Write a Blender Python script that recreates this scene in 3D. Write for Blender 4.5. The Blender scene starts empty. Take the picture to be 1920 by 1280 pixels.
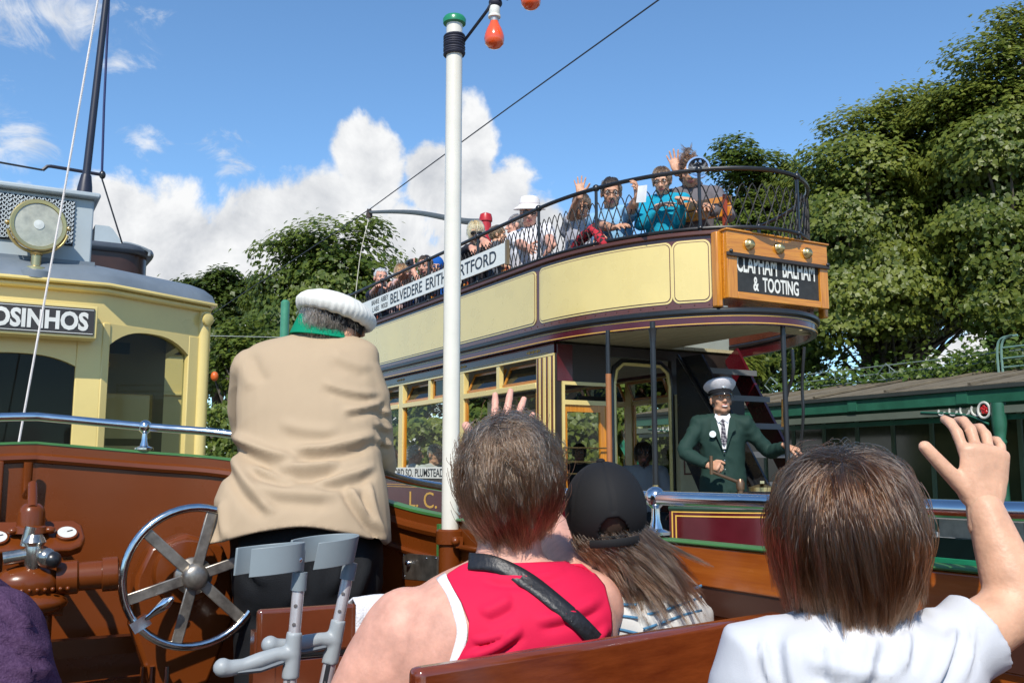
import bpy, bmesh, math, random
import numpy as np
from mathutils import Vector, Matrix, Quaternion
random.seed(7)
RNG = np.random.default_rng(11)
PI = math.pi
sc = bpy.context.scene
C = sc.collection
# ------------------------------------------------------------------ camera
EYE = 1.95
PSI, TH, FPX = math.radians(29.3), math.radians(7.7), 1800.0
cam_d = bpy.data.cameras.new('camera')
cam_d.sensor_width = 36.0
cam_d.lens = FPX / 1920 * 36
cam_d.clip_start, cam_d.clip_end = 0.05, 3000
cam = bpy.data.objects.new('camera', cam_d)
C.objects.link(cam)
cam.location = (0, 0, EYE)
cam.rotation_euler = (PI / 2 + TH, 0, -PSI)
sc.camera = cam
# ------------------------------------------------------------------ light
SUN_EL = math.radians(45)
SUN_TRAVEL = Vector((0.62, 0.785, -1.0)).normalized()     # light goes this way
SUN_EL = math.asin(-SUN_TRAVEL.z)
sun_az = math.atan2(-SUN_TRAVEL.x, -SUN_TRAVEL.y)            # from +Y towards +X
sd = bpy.data.lights.new('sun', 'SUN')
sd.energy, sd.angle, sd.color = 4.9, math.radians(0.53), (1.0, 0.945, 0.86)
so = bpy.data.objects.new('sun', sd)
so.rotation_euler = SUN_TRAVEL.to_track_quat('-Z', 'Y').to_euler()
so.location = (-10, -12, 20)
C.objects.link(so)
vs = sc.view_settings
vs.view_transform, vs.look, vs.exposure, vs.gamma = 'Standard', 'None', 0.12, 1.0
vs.use_curve_mapping = False

def ray(px, py):
    a, b = (px - 960) / FPX, (640 - py) / FPX
    fw = (math.sin(PSI) * math.cos(TH), math.cos(PSI) * math.cos(TH), math.sin(TH))
    rt = (math.cos(PSI), -math.sin(PSI), 0.0)
    up = (-math.sin(PSI) * math.sin(TH), -math.cos(PSI) * math.sin(TH), math.cos(TH))
    return Vector([fw[i] + a * rt[i] + b * up[i] for i in range(3)])
def onX(px, py, X):
    r = ray(px, py); t = X / r.x
    return Vector((X, t * r.y, EYE + t * r.z))
def onY(px, py, Y):
    r = ray(px, py); t = Y / r.y
    return Vector((t * r.x, Y, EYE + t * r.z))
def onZ(px, py, Z):
    r = ray(px, py); t = (Z - EYE) / r.z
    return Vector((t * r.x, t * r.y, Z))
def atd(px, py, d):
    r = ray(px, py)
    return Vector((d * r.x, d * r.y, EYE + d * r.z))
V = Vector
# ------------------------------------------------------------------ sky
world = bpy.data.worlds.new('World')
sc.world = world
world.use_nodes = True
def build_sky():
    nt = world.node_tree
    N, L = nt.nodes, nt.links
    N.clear()
    out = N.new('ShaderNodeOutputWorld')
    bg = N.new('ShaderNodeBackground')
    bg.inputs['Strength'].default_value = 0.15
    L.new(bg.outputs[0], out.inputs[0])
    sky = N.new('ShaderNodeTexSky')
    sky.sky_type = 'NISHITA'
    sky.sun_disc = False
    sky.sun_elevation = SUN_EL
    sky.sun_rotation = sun_az
    sky.air_density, sky.dust_density, sky.ozone_density = 1.0, 0.1, 3.4
    sky.altitude = 100
    tc = N.new('ShaderNodeTexCoord')
    sep = N.new('ShaderNodeSeparateXYZ'); L.new(tc.outputs['Generated'], sep.inputs[0])
    def math_(op, a, b=None, clamp=False):
        n = N.new('ShaderNodeMath'); n.operation = op; n.use_clamp = clamp
        for i, v in enumerate((a, b)):
            if v is None: continue
            if isinstance(v, (int, float)): n.inputs[i].default_value = v
            else: L.new(v, n.inputs[i])
        return n.outputs[0]
    az = math_('MULTIPLY', math_('ARCTAN2', sep.outputs[0], sep.outputs[1]), 180 / PI)
    el = math_('MULTIPLY', math_('ARCSINE', sep.outputs[2]), 180 / PI)
    cv = N.new('ShaderNodeCombineXYZ'); L.new(az, cv.inputs[0]); L.new(el, cv.inputs[1])
    P = cv.outputs[0]
    def noise(vec, scale, detail, rough, dist=0.0, off=(0, 0, 0), sy=1.0):
        m = N.new('ShaderNodeMapping'); L.new(vec, m.inputs[0])
        m.inputs['Location'].default_value = off
        m.inputs['Scale'].default_value = (1, sy, 1)
        n = N.new('ShaderNodeTexNoise'); L.new(m.outputs[0], n.inputs['Vector'])
        n.inputs['Scale'].default_value = scale; n.inputs['Detail'].default_value = detail
        n.inputs['Roughness'].default_value = rough; n.inputs['Distortion'].default_value = dist
        return n.outputs[0]
    def blob(px, py, rx, ry):
        r = ray(px, py).normalized()
        a, e = math.degrees(math.atan2(r.x, r.y)), math.degrees(math.asin(r.z))
        s = N.new('ShaderNodeVectorMath'); s.operation = 'SUBTRACT'; L.new(P, s.inputs[0]); s.inputs[1].default_value = (a, e, 0)
        k = N.new('ShaderNodeVectorMath'); k.operation = 'MULTIPLY'; L.new(s.outputs[0], k.inputs[0])
        k.inputs[1].default_value = (1 / (rx / 32.0), 1 / (ry / 32.0), 0)
        ln = N.new('ShaderNodeVectorMath'); ln.operation = 'LENGTH'; L.new(k.outputs[0], ln.inputs[0])
        return math_('SUBTRACT', 1.0, ln.outputs['Value'])
    n1 = noise(P, 0.16, 9, 0.6, 0.25, (3, 1, 0))
    n2 = noise(P, 0.16, 9, 0.6, 0.25, (3.9, 0.1, 0))
    n3 = noise(P, 0.05, 6, 0.55, 0.6, (11, 4, 0), 1.6)
    fld = None
    for b in [(700, 330, 95, 115), (620, 400, 160, 110), (800, 340, 70, 95), (890, 300, 62, 110), (960, 360, 80, 90), (1010, 420, 70, 100), (900, 480, 230, 150),
              (480, 430, 170, 95), (330, 440, 160, 95), (560, 520, 330, 150), (820, 520, 330, 150), (700, 440, 240, 110), (300, 500, 260, 120), (1020, 500, 130, 120), (230, 420, 130, 90), (60, 420, 150, 80)]:
        v = blob(*b)
        fld = v if fld is None else math_('MAXIMUM', fld, v)
    # low cumulus bank all the way round the horizon, broken by a slow noise
    band = math_('ADD', math_('MULTIPLY', math_('SUBTRACT', 9.0, el), 0.10), math_('MULTIPLY', math_('SUBTRACT', n3, 0.60), 5.0))
    fld = math_('MAXIMUM', fld, math_('MINIMUM', band, 0.55))
    fld = math_('MAXIMUM', fld, -1.5)
    d = math_('ADD', math_('MULTIPLY', fld, 0.9), math_('MULTIPLY', math_('SUBTRACT', n1, 0.5), 2.3))
    mr = N.new('ShaderNodeMapRange'); mr.interpolation_type = 'SMOOTHSTEP'
    L.new(d, mr.inputs[0]); mr.inputs[1].default_value = 0.0; mr.inputs[2].default_value = 0.30
    mask = mr.outputs[0]
    # thin high wisps
    fl2 = None
    for b in [(90, 30, 220, 70), (40, 240, 60, 60), (425, 290, 60, 34), (265, 268, 45, 26), (220, 118, 40, 40)]:
        v = blob(*b)
        fl2 = v if fl2 is None else math_('MAXIMUM', fl2, v)
    fl2 = math_('MAXIMUM', fl2, -1.2)
    d2 = math_('ADD', math_('MULTIPLY', fl2, 0.62), math_('MULTIPLY', math_('SUBTRACT', noise(P, 0.24, 9, 0.66, 0.9, (0, 9, 0), 1.5), 0.5), 3.4))
    m2 = N.new('ShaderNodeMapRange'); m2.interpolation_type = 'SMOOTHSTEP'
    L.new(d2, m2.inputs[0]); m2.inputs[1].default_value = 0.05; m2.inputs[2].default_value = 1.0; m2.inputs[4].default_value = 0.8
    mask = math_('MAXIMUM', mask, m2.outputs[0])
    # billow shading: sample the field a little way towards the light
    rel = math_('MULTIPLY', math_('SUBTRACT', n1, n2), 2.6)
    thick = math_('MULTIPLY', math_('SUBTRACT', d, 0.35), 0.75, True)
    sh = math_('SUBTRACT', math_('ADD', 0.78, rel), math_('MULTIPLY', thick, math_('ADD', math_('MULTIPLY', math_('SUBTRACT', n3, 0.5), 3.0), 0.62)), True)
    ramp = N.new('ShaderNodeMix'); ramp.data_type = 'RGBA'
    L.new(sh, ramp.inputs['Factor'])
    ramp.inputs['A'].default_value = (2.9, 3.1, 3.45, 1)
    ramp.inputs['B'].default_value = (5.9, 5.95, 6.0, 1)
    mix = N.new('ShaderNodeMix'); mix.data_type = 'RGBA'
    L.new(mask, mix.inputs['Factor'])
    gain = N.new('ShaderNodeMix'); gain.data_type = 'RGBA'; gain.blend_type = 'MULTIPLY'
    gain.inputs['Factor'].default_value = 1
    L.new(sky.outputs[0], gain.inputs['A']); gain.inputs['B'].default_value = SKY_GAIN
    L.new(gain.outputs['Result'], mix.inputs['A']); L.new(ramp.outputs['Result'], mix.inputs['B'])
    L.new(mix.outputs['Result'], bg.inputs[0])
SKY_GAIN = (0.86, 1.06, 1.15, 1)
build_sky()

# ------------------------------------------------------------------ materials
MATS = {}
def mat(name, col, rough=0.5, metal=0.0, var=0.12, vscale=6.0, bump=0.0, bscale=40.0, spec=0.5, sub=0.0, coat=0.0, stretch=None, trans=0.0, alpha=1.0, detail=5, col2=None, coords='Object', island=0.0):
    if name in MATS: return MATS[name]
    m = bpy.data.materials.new(name); m.use_nodes = True
    nt = m.node_tree; N, L = nt.nodes, nt.links
    b = N['Principled BSDF']
    b.inputs['Roughness'].default_value = rough
    b.inputs['Metallic'].default_value = metal
    b.inputs['Specular IOR Level'].default_value = spec
    b.inputs['Coat Weight'].default_value = coat
    b.inputs['Coat Roughness'].default_value = 0.12
    b.inputs['Transmission Weight'].default_value = trans
    b.inputs['Alpha'].default_value = alpha
    if sub:
        b.inputs['Subsurface Weight'].default_value = sub
        b.inputs['Subsurface Radius'].default_value = (1.0, 0.35, 0.2)
        b.inputs['Subsurface Scale'].default_value = 0.006
    tc = N.new('ShaderNodeTexCoord')
    vec = tc.outputs[coords]
    if stretch:
        mp = N.new('ShaderNodeMapping'); mp.inputs['Scale'].default_value = stretch
        L.new(vec, mp.inputs[0]); vec = mp.outputs[0]
    n = N.new('ShaderNodeTexNoise'); n.inputs['Scale'].default_value = vscale; n.inputs['Detail'].default_value = detail
    n.inputs['Roughness'].default_value = 0.6
    L.new(vec, n.inputs['Vector'])
    mr = N.new('ShaderNodeMapRange'); L.new(n.outputs[0], mr.inputs[0]); mr.inputs[1].default_value = 0.3; mr.inputs[2].default_value = 0.7
    mx = N.new('ShaderNodeMix'); mx.data_type = 'RGBA'
    c = tuple(col)
    if col2 is None:
        A = tuple(max(0, v * (1 - var)) for v in c); B = tuple(min(1, v * (1 + var)) for v in c)
    else: A, B = c, tuple(col2)
    mx.inputs['A'].default_value = (*A, 1); mx.inputs['B'].default_value = (*B, 1)
    L.new(mr.outputs[0], mx.inputs['Factor'])
    colout = mx.outputs['Result']
    if island:
        g = N.new('ShaderNodeNewGeometry'); hs = N.new('ShaderNodeHueSaturation')
        oi = N.new('ShaderNodeObjectInfo')
        ad = N.new('ShaderNodeMath'); ad.operation = 'ADD'; L.new(g.outputs['Random Per Island'], ad.inputs[0]); L.new(oi.outputs['Random'], ad.inputs[1])
        fr = N.new('ShaderNodeMath'); fr.operation = 'FRACT'; L.new(ad.outputs[0], fr.inputs[0])
        r2 = N.new('ShaderNodeMapRange'); L.new(fr.outputs[0], r2.inputs[0]); r2.inputs[3].default_value = 1 - island; r2.inputs[4].default_value = 1 + island
        L.new(r2.outputs[0], hs.inputs['Value']); L.new(colout, hs.inputs['Color']); colout = hs.outputs[0]
    L.new(colout, b.inputs['Base Color'])
    rr = N.new('ShaderNodeMapRange'); L.new(n.outputs[0], rr.inputs[0])
    rr.inputs[3].default_value = max(0.02, rough - 0.08); rr.inputs[4].default_value = min(1, rough + 0.08)
    L.new(rr.outputs[0], b.inputs['Roughness'])
    if bump:
        n2 = N.new('ShaderNodeTexNoise'); n2.inputs['Scale'].default_value = bscale; n2.inputs['Detail'].default_value = 4
        L.new(vec, n2.inputs['Vector'])
        bp = N.new('ShaderNodeBump'); bp.inputs['Strength'].default_value = bump; bp.inputs['Distance'].default_value = 0.01
        L.new(n2.outputs[0], bp.inputs['Height']); L.new(bp.outputs[0], b.inputs['Normal'])
    MATS[name] = m
    return m
def wood(name, c1, c2, rough=0.3, axis=0, coat=0.4, scale=5.0, spots=0.0):
    st = [14, 14, 14]; st[axis] = 0.9
    return mat(name, c1, rough, col2=c2, stretch=tuple(st), vscale=scale, coat=coat, bump=0.08, bscale=9, detail=8)
def glass(name, tint=(0.75, 0.82, 0.8), refl=0.9, opacity=0.1, dark=(0.02, 0.025, 0.02)):
    """thin pane: see-through with a fresnel mirror coat"""
    if name in MATS: return MATS[name]
    m = bpy.data.materials.new(name); m.use_nodes = True
    N, L = m.node_tree.nodes, m.node_tree.links
    N.clear()
    out = N.new('ShaderNodeOutputMaterial'); mx = N.new('ShaderNodeMixShader'); tr = N.new('ShaderNodeBsdfTransparent'); gl = N.new('ShaderNodeBsdfGlossy')
    df = N.new('ShaderNodeBsdfDiffuse'); df.inputs[0].default_value = (*dark, 1)
    m2 = N.new('ShaderNodeMixShader')
    tcn = N.new('ShaderNodeTexCoord'); nz = N.new('ShaderNodeTexNoise'); nz.inputs['Scale'].default_value = 3.0; nz.inputs['Detail'].default_value = 6
    L.new(tcn.outputs['Object'], nz.inputs['Vector'])
    mr = N.new('ShaderNodeMapRange'); L.new(nz.outputs[0], mr.inputs[0]); mr.inputs[3].default_value = opacity * 0.6; mr.inputs[4].default_value = min(1, opacity * 1.4)
    L.new(mr.outputs[0], m2.inputs[0])
    tr.inputs[0].default_value = (*tint, 1); gl.inputs['Roughness'].default_value = 0.02
    lw = N.new('ShaderNodeLayerWeight'); lw.inputs['Blend'].default_value = 0.3
    mm = N.new('ShaderNodeMath'); mm.operation = 'MULTIPLY'; mm.inputs[1].default_value = refl; fp = N.new('ShaderNodeMath'); fp.operation = 'POWER'; fp.inputs[1].default_value = 3.0; L.new(lw.outputs['Facing'], fp.inputs[0]); fa = N.new('ShaderNodeMath'); fa.inputs[1].default_value = 0.05; L.new(fp.outputs[0], fa.inputs[0]); L.new(fa.outputs[0], mm.inputs[0])
    L.new(tr.outputs[0], m2.inputs[1]); L.new(df.outputs[0], m2.inputs[2])
    L.new(mm.outputs[0], mx.inputs[0]); L.new(m2.outputs[0], mx.inputs[1]); L.new(gl.outputs[0], mx.inputs[2])
    L.new(mx.outputs[0], out.inputs[0])
    MATS[name] = m
    return m
def leafmat(name, c1, c2, tl=0.46):
    if name in MATS: return MATS[name]
    m = bpy.data.materials.new(name); m.use_nodes = True
    N, L = m.node_tree.nodes, m.node_tree.links
    b = N['Principled BSDF']; out = N['Material Output']
    b.inputs['Roughness'].default_value = 0.42; b.inputs['Specular IOR Level'].default_value = 0.4
    g = N.new('ShaderNodeNewGeometry')
    tc = N.new('ShaderNodeTexCoord'); nz = N.new('ShaderNodeTexNoise'); nz.inputs['Scale'].default_value = 0.55; nz.inputs['Detail'].default_value = 3
    L.new(tc.outputs['Object'], nz.inputs['Vector'])
    ad = N.new('ShaderNodeMath'); ad.operation = 'MULTIPLY_ADD'; L.new(nz.outputs[0], ad.inputs[0]); ad.inputs[1].default_value = 1.6; ad.inputs[2].default_value = -0.75
    a2 = N.new('ShaderNodeMath'); a2.operation = 'MULTIPLY_ADD'; L.new(g.outputs['Random Per Island'], a2.inputs[0]); a2.inputs[1].default_value = 0.9; L.new(ad.outputs[0], a2.inputs[2]); a2.use_clamp = True
    mx = N.new('ShaderNodeMix'); mx.data_type = 'RGBA'; mx.inputs['A'].default_value = (*c1, 1); mx.inputs['B'].default_value = (*c2, 1)
    L.new(a2.outputs[0], mx.inputs['Factor']); L.new(mx.outputs['Result'], b.inputs['Base Color'])
    t = N.new('ShaderNodeBsdfTranslucent'); ms = N.new('ShaderNodeMixShader'); ms.inputs[0].default_value = tl
    hs = N.new('ShaderNodeHueSaturation'); hs.inputs['Value'].default_value = 1.5; hs.inputs['Hue'].default_value = 0.485
    L.new(mx.outputs['Result'], hs.inputs['Color']); L.new(hs.outputs[0], t.inputs[0])
    L.new(b.outputs[0], ms.inputs[1]); L.new(t.outputs[0], ms.inputs[2]); L.new(ms.outputs[0], out.inputs[0])
    MATS[name] = m
    return m

# ------------------------------------------------------------------ mesh helpers
WORLD_THINGS = set()
class MB:
    def __init__(s): s.v = []; s.f = []
    def add(s, vs, fs):
        o = len(s.v); s.v.extend([tuple(p) for p in vs]); s.f.extend([tuple(i + o for i in f) for f in fs]); return s
    def bx(s, x0, x1, y0, y1, z0, z1):
        return s.add([(x0, y0, z0), (x1, y0, z0), (x1, y1, z0), (x0, y1, z0), (x0, y0, z1), (x1, y0, z1), (x1, y1, z1), (x0, y1, z1)],
                     [(0, 3, 2, 1), (4, 5, 6, 7), (0, 1, 5, 4), (1, 2, 6, 5), (2, 3, 7, 6), (3, 0, 4, 7)])
    def bar(s, p, q, w, h, up=(0, 0, 1)):
        """box from p to q, w wide (side), h high (up)"""
        p, q = V(p), V(q); d = (q - p).normalized(); u = V(up); sd_ = d.cross(u).normalized(); u = sd_.cross(d).normalized()
        a, b = sd_ * (w / 2), u * (h / 2)
        vs = [p - a - b, p + a - b, p + a + b, p - a + b, q - a - b, q + a - b, q + a + b, q - a + b]
        return s.add(vs, [(0, 1, 2, 3), (7, 6, 5, 4), (0, 4, 5, 1), (1, 5, 6, 2), (2, 6, 7, 3), (3, 7, 4, 0)])
    def quadprism(s, pts, n):
        """closed polygon pts extruded by vector n"""
        k = len(pts); n = V(n)
        vs = [V(p) for p in pts] + [V(p) + n for p in pts]
        return s.add(vs, [tuple(range(k))[::-1], tuple(range(k, 2 * k))] + [(i, (i + 1) % k, k + (i + 1) % k, k + i) for i in range(k)])
    def cyl(s, p, q, r0, r1=None, n=12):
        return s.tube([p, q], [r0, r0 if r1 is None else r1], n)
    def tube(s, pts, r, n=8, closed=False, ell=None, up=None, caps=True, dome=False):
        pts = [V(p) for p in pts]; k = len(pts)
        if isinstance(r, (int, float)): r = [r] * k
        r = list(r)
        if dome and not closed:
            d0 = (pts[0] - pts[1]).normalized(); d1 = (pts[-1] - pts[-2]).normalized()
            ra = r[0] if not isinstance(r[0], tuple) else min(r[0]); rb = r[-1] if not isinstance(r[-1], tuple) else min(r[-1])
            def sc_(x, f): return (x[0] * f, x[1] * f) if isinstance(x, tuple) else x * f
            A, RA, B, RB = [], [], [], []
            for t in (0.95, 0.75, 0.42):
                A.append(pts[0] + d0 * ra * t); RA.append(sc_(r[0], math.sqrt(1 - t * t)))
            for t in (0.42, 0.75, 0.95):
                B.append(pts[-1] + d1 * rb * t); RB.append(sc_(r[-1], math.sqrt(1 - t * t)))
            pts = A + pts + B; r = RA + r + RB; k = len(pts)
        tan = []
        for i in range(k):
            a = pts[(i - 1) % k] if (closed or i > 0) else pts[i]; b = pts[(i + 1) % k] if (closed or i < k - 1) else pts[i]
            tan.append((b - a).normalized())
        u = V(up) if up is not None else (V((0, 0, 1)) if abs(tan[0].z) < 0.9 else V((1, 0, 0)))
        vs, fs = [], []
        for i in range(k):
            t = tan[i]
            u = u - t * u.dot(t)
            if u.length < 1e-5: u = V((0.3, 1, 0.2)) - t * V((0.3, 1, 0.2)).dot(t)
            u.normalize(); w = t.cross(u)
            ra, rb = (r[i] if isinstance(r[i], tuple) else (r[i], r[i]))
            for j in range(n):
                an = 2 * PI * j / n
                vs.append(pts[i] + w * (ra * math.cos(an)) + u * (rb * math.sin(an)))
        for i in range(k if closed else k - 1):
            for j in range(n):
                a, b = i * n + j, i * n + (j + 1) % n
                c, d = ((i + 1) % k) * n + (j + 1) % n, ((i + 1) % k) * n + j
                fs.append((a, b, c, d))
        if not closed and caps:
            fs.append(tuple(range(n))[::-1]); fs.append(tuple(range((k - 1) * n, k * n)))
        return s.add(vs, fs)
    def lathe(s, prof, o=(0, 0, 0), axis=(0, 0, 1), n=24):
        """prof: list of (radius, height along axis)"""
        o = V(o); t = V(axis).normalized(); u = t.orthogonal().normalized(); w = t.cross(u)
        vs, fs = [], []
        for (r, h) in prof:
            for j in range(n):
                an = 2 * PI * j / n
                vs.append(o + t * h + u * (r * math.cos(an)) + w * (r * math.sin(an)))
        k = len(prof)
        for i in range(k - 1):
            for j in range(n):
                fs.append((i * n + j, i * n + (j + 1) % n, (i + 1) * n + (j + 1) % n, (i + 1) * n + j))
        fs.append(tuple(range(n))[::-1]); fs.append(tuple(range((k - 1) * n, k * n)))
        return s.add(vs, fs)
    def ell(s, c, r, rot=None, n=16, m=10):
        """ellipsoid, r = (rx, ry, rz), rot = 3x3 Matrix"""
        c = V(c); vs, fs = [], []
        def P(a, b):
            p = V((r[0] * math.cos(a) * math.cos(b), r[1] * math.sin(a) * math.cos(b), r[2] * math.sin(b)))
            return c + (rot @ p if rot is not None else p)
        vs.append(P(0, -PI / 2))
        for i in range(1, m):
            for j in range(n): vs.append(P(2 * PI * j / n, -PI / 2 + PI * i / m))
        vs.append(P(0, PI / 2))
        for j in range(n): fs.append((0, 1 + (j + 1) % n, 1 + j))
        for i in range(m - 2):
            for j in range(n):
                a = 1 + i * n
                fs.append((a + j, a + (j + 1) % n, a + n + (j + 1) % n, a + n + j))
        e = len(vs) - 1; a = 1 + (m - 2) * n
        for j in range(n): fs.append((a + j, a + (j + 1) % n, e))
        return s.add(vs, fs)
    def xf(s, M):
        s.v = [tuple(M @ V(p)) for p in s.v]; return s
    def mesh(s, name, smooth=True, angle=40):
        me = bpy.data.meshes.new(name); me.from_pydata(s.v, [], s.f); me.validate(); me.update()
        if smooth:
            me.shade_smooth(); me.set_sharp_from_angle(angle=math.radians(angle))
        return me
    def build(s, name, m, parent=None, smooth=True, bevel=0.0, angle=40, seg=2):
        return link(name, s.mesh(name, smooth, angle), m, parent, bevel, seg)
def link(name, me, m, parent=None, bevel=0.0, seg=2):
    o = bpy.data.objects.new(name, me)
    if m is not None:
        if isinstance(m, (list, tuple)):
            for x in m: me.materials.append(x)
        elif len(me.materials) == 0: me.materials.append(m)
    C.objects.link(o)
    if bevel:
        b = o.modifiers.new('bevel', 'BEVEL'); b.width = bevel; b.segments = seg; b.limit_method = 'ANGLE'; b.angle_limit = math.radians(35)
        b.harden_normals = False
    if parent is not None:
        o.parent = parent
        if parent.name in WORLD_THINGS: o.matrix_parent_inverse = Matrix.Translation(-parent.location)
    return o
def tag(o, label, cat, group=None, kind=None):
    o['label'] = label
    if cat: o['category'] = cat
    if group: o['group'] = group
    if kind: o['kind'] = kind
    return o
def thing(name, label, cat, base=(0, 0, 0), group=None, rotz=0.0, world=True):
    """Empty at the thing's base; with world=True its parts are given in world coordinates"""
    o = bpy.data.objects.new(name, None); o.empty_display_size = 0.2
    o.location = base; o.rotation_euler = (0, 0, rotz); C.objects.link(o)
    if world: WORLD_THINGS.add(o.name)
    return tag(o, label, cat, group)
def structure(o): o['kind'] = 'structure'; return o
def remesh(mb, voxel, smooth=2, name='m', post=None):
    me = bpy.data.meshes.new(name); me.from_pydata(mb.v, [], mb.f); me.update()
    o = bpy.data.objects.new('tmp', me); C.objects.link(o)
    r = o.modifiers.new('r', 'REMESH'); r.mode = 'VOXEL'; r.voxel_size = voxel; r.use_smooth_shade = True
    if smooth:
        s_ = o.modifiers.new('s', 'SMOOTH'); s_.factor = 0.5; s_.iterations = smooth
    dg = bpy.context.evaluated_depsgraph_get(); dg.update()
    ev = o.evaluated_get(dg)
    m2 = bpy.data.meshes.new_from_object(ev)
    m2.name = name
    bpy.data.objects.remove(o); bpy.data.meshes.remove(me)
    if post is not None:
        n = len(m2.vertices); co = np.empty(n * 3, 'f'); no = np.empty(n * 3, 'f')
        m2.vertices.foreach_get('co', co); m2.vertex_normals.foreach_get('vector', no)
        co = post(co.reshape(-1, 3), no.reshape(-1, 3)); m2.vertices.foreach_set('co', co.astype('f').ravel()); m2.update()
    return m2
def join_meshes(name, meshes):
    vs, fs, mi, mats, off = [], [], [], [], 0
    for me in meshes:
        n = len(me.vertices); co = np.empty(n * 3, 'f'); me.vertices.foreach_get('co', co); vs.append(co.reshape(-1, 3))
        base = len(mats); mats += list(me.materials)
        for p in me.polygons:
            fs.append(tuple(i + off for i in p.vertices)); mi.append(base + p.material_index if me.materials else 0)
        off += n
    out = bpy.data.meshes.new(name); out.from_pydata(np.concatenate(vs).tolist(), [], fs)
    for m in mats: out.materials.append(m)
    out.polygons.foreach_set('material_index', mi); out.shade_smooth(); out.update()
    for me in meshes: bpy.data.meshes.remove(me)
    return out
def text_mesh(txt, size, width=None, height=None, depth=0.002, bold=0.0, align='CENTER', space=1.0):
    """text as mesh in the XY plane, optionally squeezed to width/height, origin at the middle"""
    cu = bpy.data.curves.new('t', 'FONT'); cu.body = txt; cu.size = size; cu.extrude = depth; cu.offset = bold; cu.align_x = align; cu.space_character = space
    cu.resolution_u = 3
    o = bpy.data.objects.new('tmp', cu); C.objects.link(o)
    dg = bpy.context.evaluated_depsgraph_get(); dg.update()
    me = bpy.data.meshes.new_from_object(o.evaluated_get(dg)); bpy.data.objects.remove(o); bpy.data.curves.remove(cu)
    n = len(me.vertices); co = np.empty(n * 3, 'f'); me.vertices.foreach_get('co', co); co = co.reshape(-1, 3)
    lo, hi = co.min(0), co.max(0); co[:, :2] -= ((lo + hi) / 2)[:2]
    if width: co[:, 0] *= width / (hi[0] - lo[0])
    if height: co[:, 1] *= height / (hi[1] - lo[1])
    me.vertices.foreach_set('co', co.ravel()); me.update()
    return me
def put_text(name, txt, o, right, up, m, parent, width, height, bold=0.0, depth=0.001, space=1.0):
    me = text_mesh(txt, 0.1, width, height, depth, bold, space=space)
    r, u = V(right).normalized(), V(up).normalized(); n = r.cross(u)
    M = Matrix((r, u, n)).transposed().to_4x4(); M.translation = V(o)
    me.transform(M)
    return link(name, me, m, parent)
def spline(pts, n=8):
    """Catmull-Rom through pts"""
    P = [V(p) for p in pts]; P = [P[0] * 2 - P[1]] + P + [P[-1] * 2 - P[-2]]
    out = []
    for i in range(1, len(P) - 2):
        for k in range(n):
            t = k / n; a, b, c, d = P[i - 1], P[i], P[i + 1], P[i + 2]
            out.append(0.5 * ((2 * b) + (c - a) * t + (2 * a - 5 * b + 4 * c - d) * t * t + (3 * b - a - 3 * c + d) * t ** 3))
    out.append(P[-2]); return out
# ================================================================== ground
gm = mat('ground_tarmac', (0.24, 0.225, 0.195), 0.9, var=0.3, vscale=1.5, bump=0.4, bscale=60)
g = MB(); g.bx(-400, 400, -400, 900, -0.5, 0.0); structure(g.build('ground', gm, smooth=False))
steel = mat('rail_steel', (0.35, 0.34, 0.33), 0.35, 0.9)
for cx in (0.12, 5.35):
    b = MB(); b.bx(cx - 1.15, cx + 1.15, -6, 60, 0.0, 0.006)
    tr = structure(b.build('road', mat('sett_paving', (0.26, 0.245, 0.215), 0.85, var=0.3, vscale=9, bump=0.6, bscale=14), smooth=False))
    for sx in (-0.72, 0.72):
        r = MB(); r.bx(cx + sx - 0.03, cx + sx + 0.03, -6, 60, -0.05, 0.016); r.build('rail', steel, tr)

# ================================================================== trees
bark = mat('bark', (0.075, 0.06, 0.045), 0.9, var=0.35, vscale=8, bump=0.7, bscale=18, stretch=(1, 1, 0.3))
LEAF = np.array([(0, 0, 0), (.44, .30, -.05), (.24, .55, .03), (.0, 1.0, -.10), (-.24, .55, .03), (-.44, .30, -.05)], 'f')
LEAF_F = np.array([(0, 1, 2), (0, 2, 3), (0, 3, 4), (0, 4, 5)])
def leaves_mesh(name, pts, nrm, size, rng):
    n = len(pts)
    z = nrm / np.linalg.norm(nrm, axis=1, keepdims=True)
    t = rng.normal(size=(n, 3)); t[:, 2] -= 0.4
    y = t - z * (t * z).sum(1, keepdims=True); y /= np.linalg.norm(y, axis=1, keepdims=True)
    x = np.cross(y, z)
    s = (size * rng.uniform(.65, 1.3, n))[:, None, None]
    lf = LEAF[None] * s
    v = pts[:, None, :] + lf[..., 0:1] * x[:, None, :] + lf[..., 1:2] * y[:, None, :] + lf[..., 2:3] * z[:, None, :]
    k = len(LEAF)
    f = (LEAF_F[None] + (np.arange(n) * k)[:, None, None]).reshape(-1, 3)
    me = bpy.data.meshes.new(name)
    me.vertices.add(n * k); me.vertices.foreach_set('co', v.astype('f').ravel())
    me.loops.add(f.size); me.loops.foreach_set('vertex_index', f.astype('i').ravel())
    me.polygons.add(len(f)); me.polygons.foreach_set('loop_start', np.arange(0, f.size, 3, dtype='i'))
    me.update(calc_edges=True); me.validate()
    return me
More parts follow.
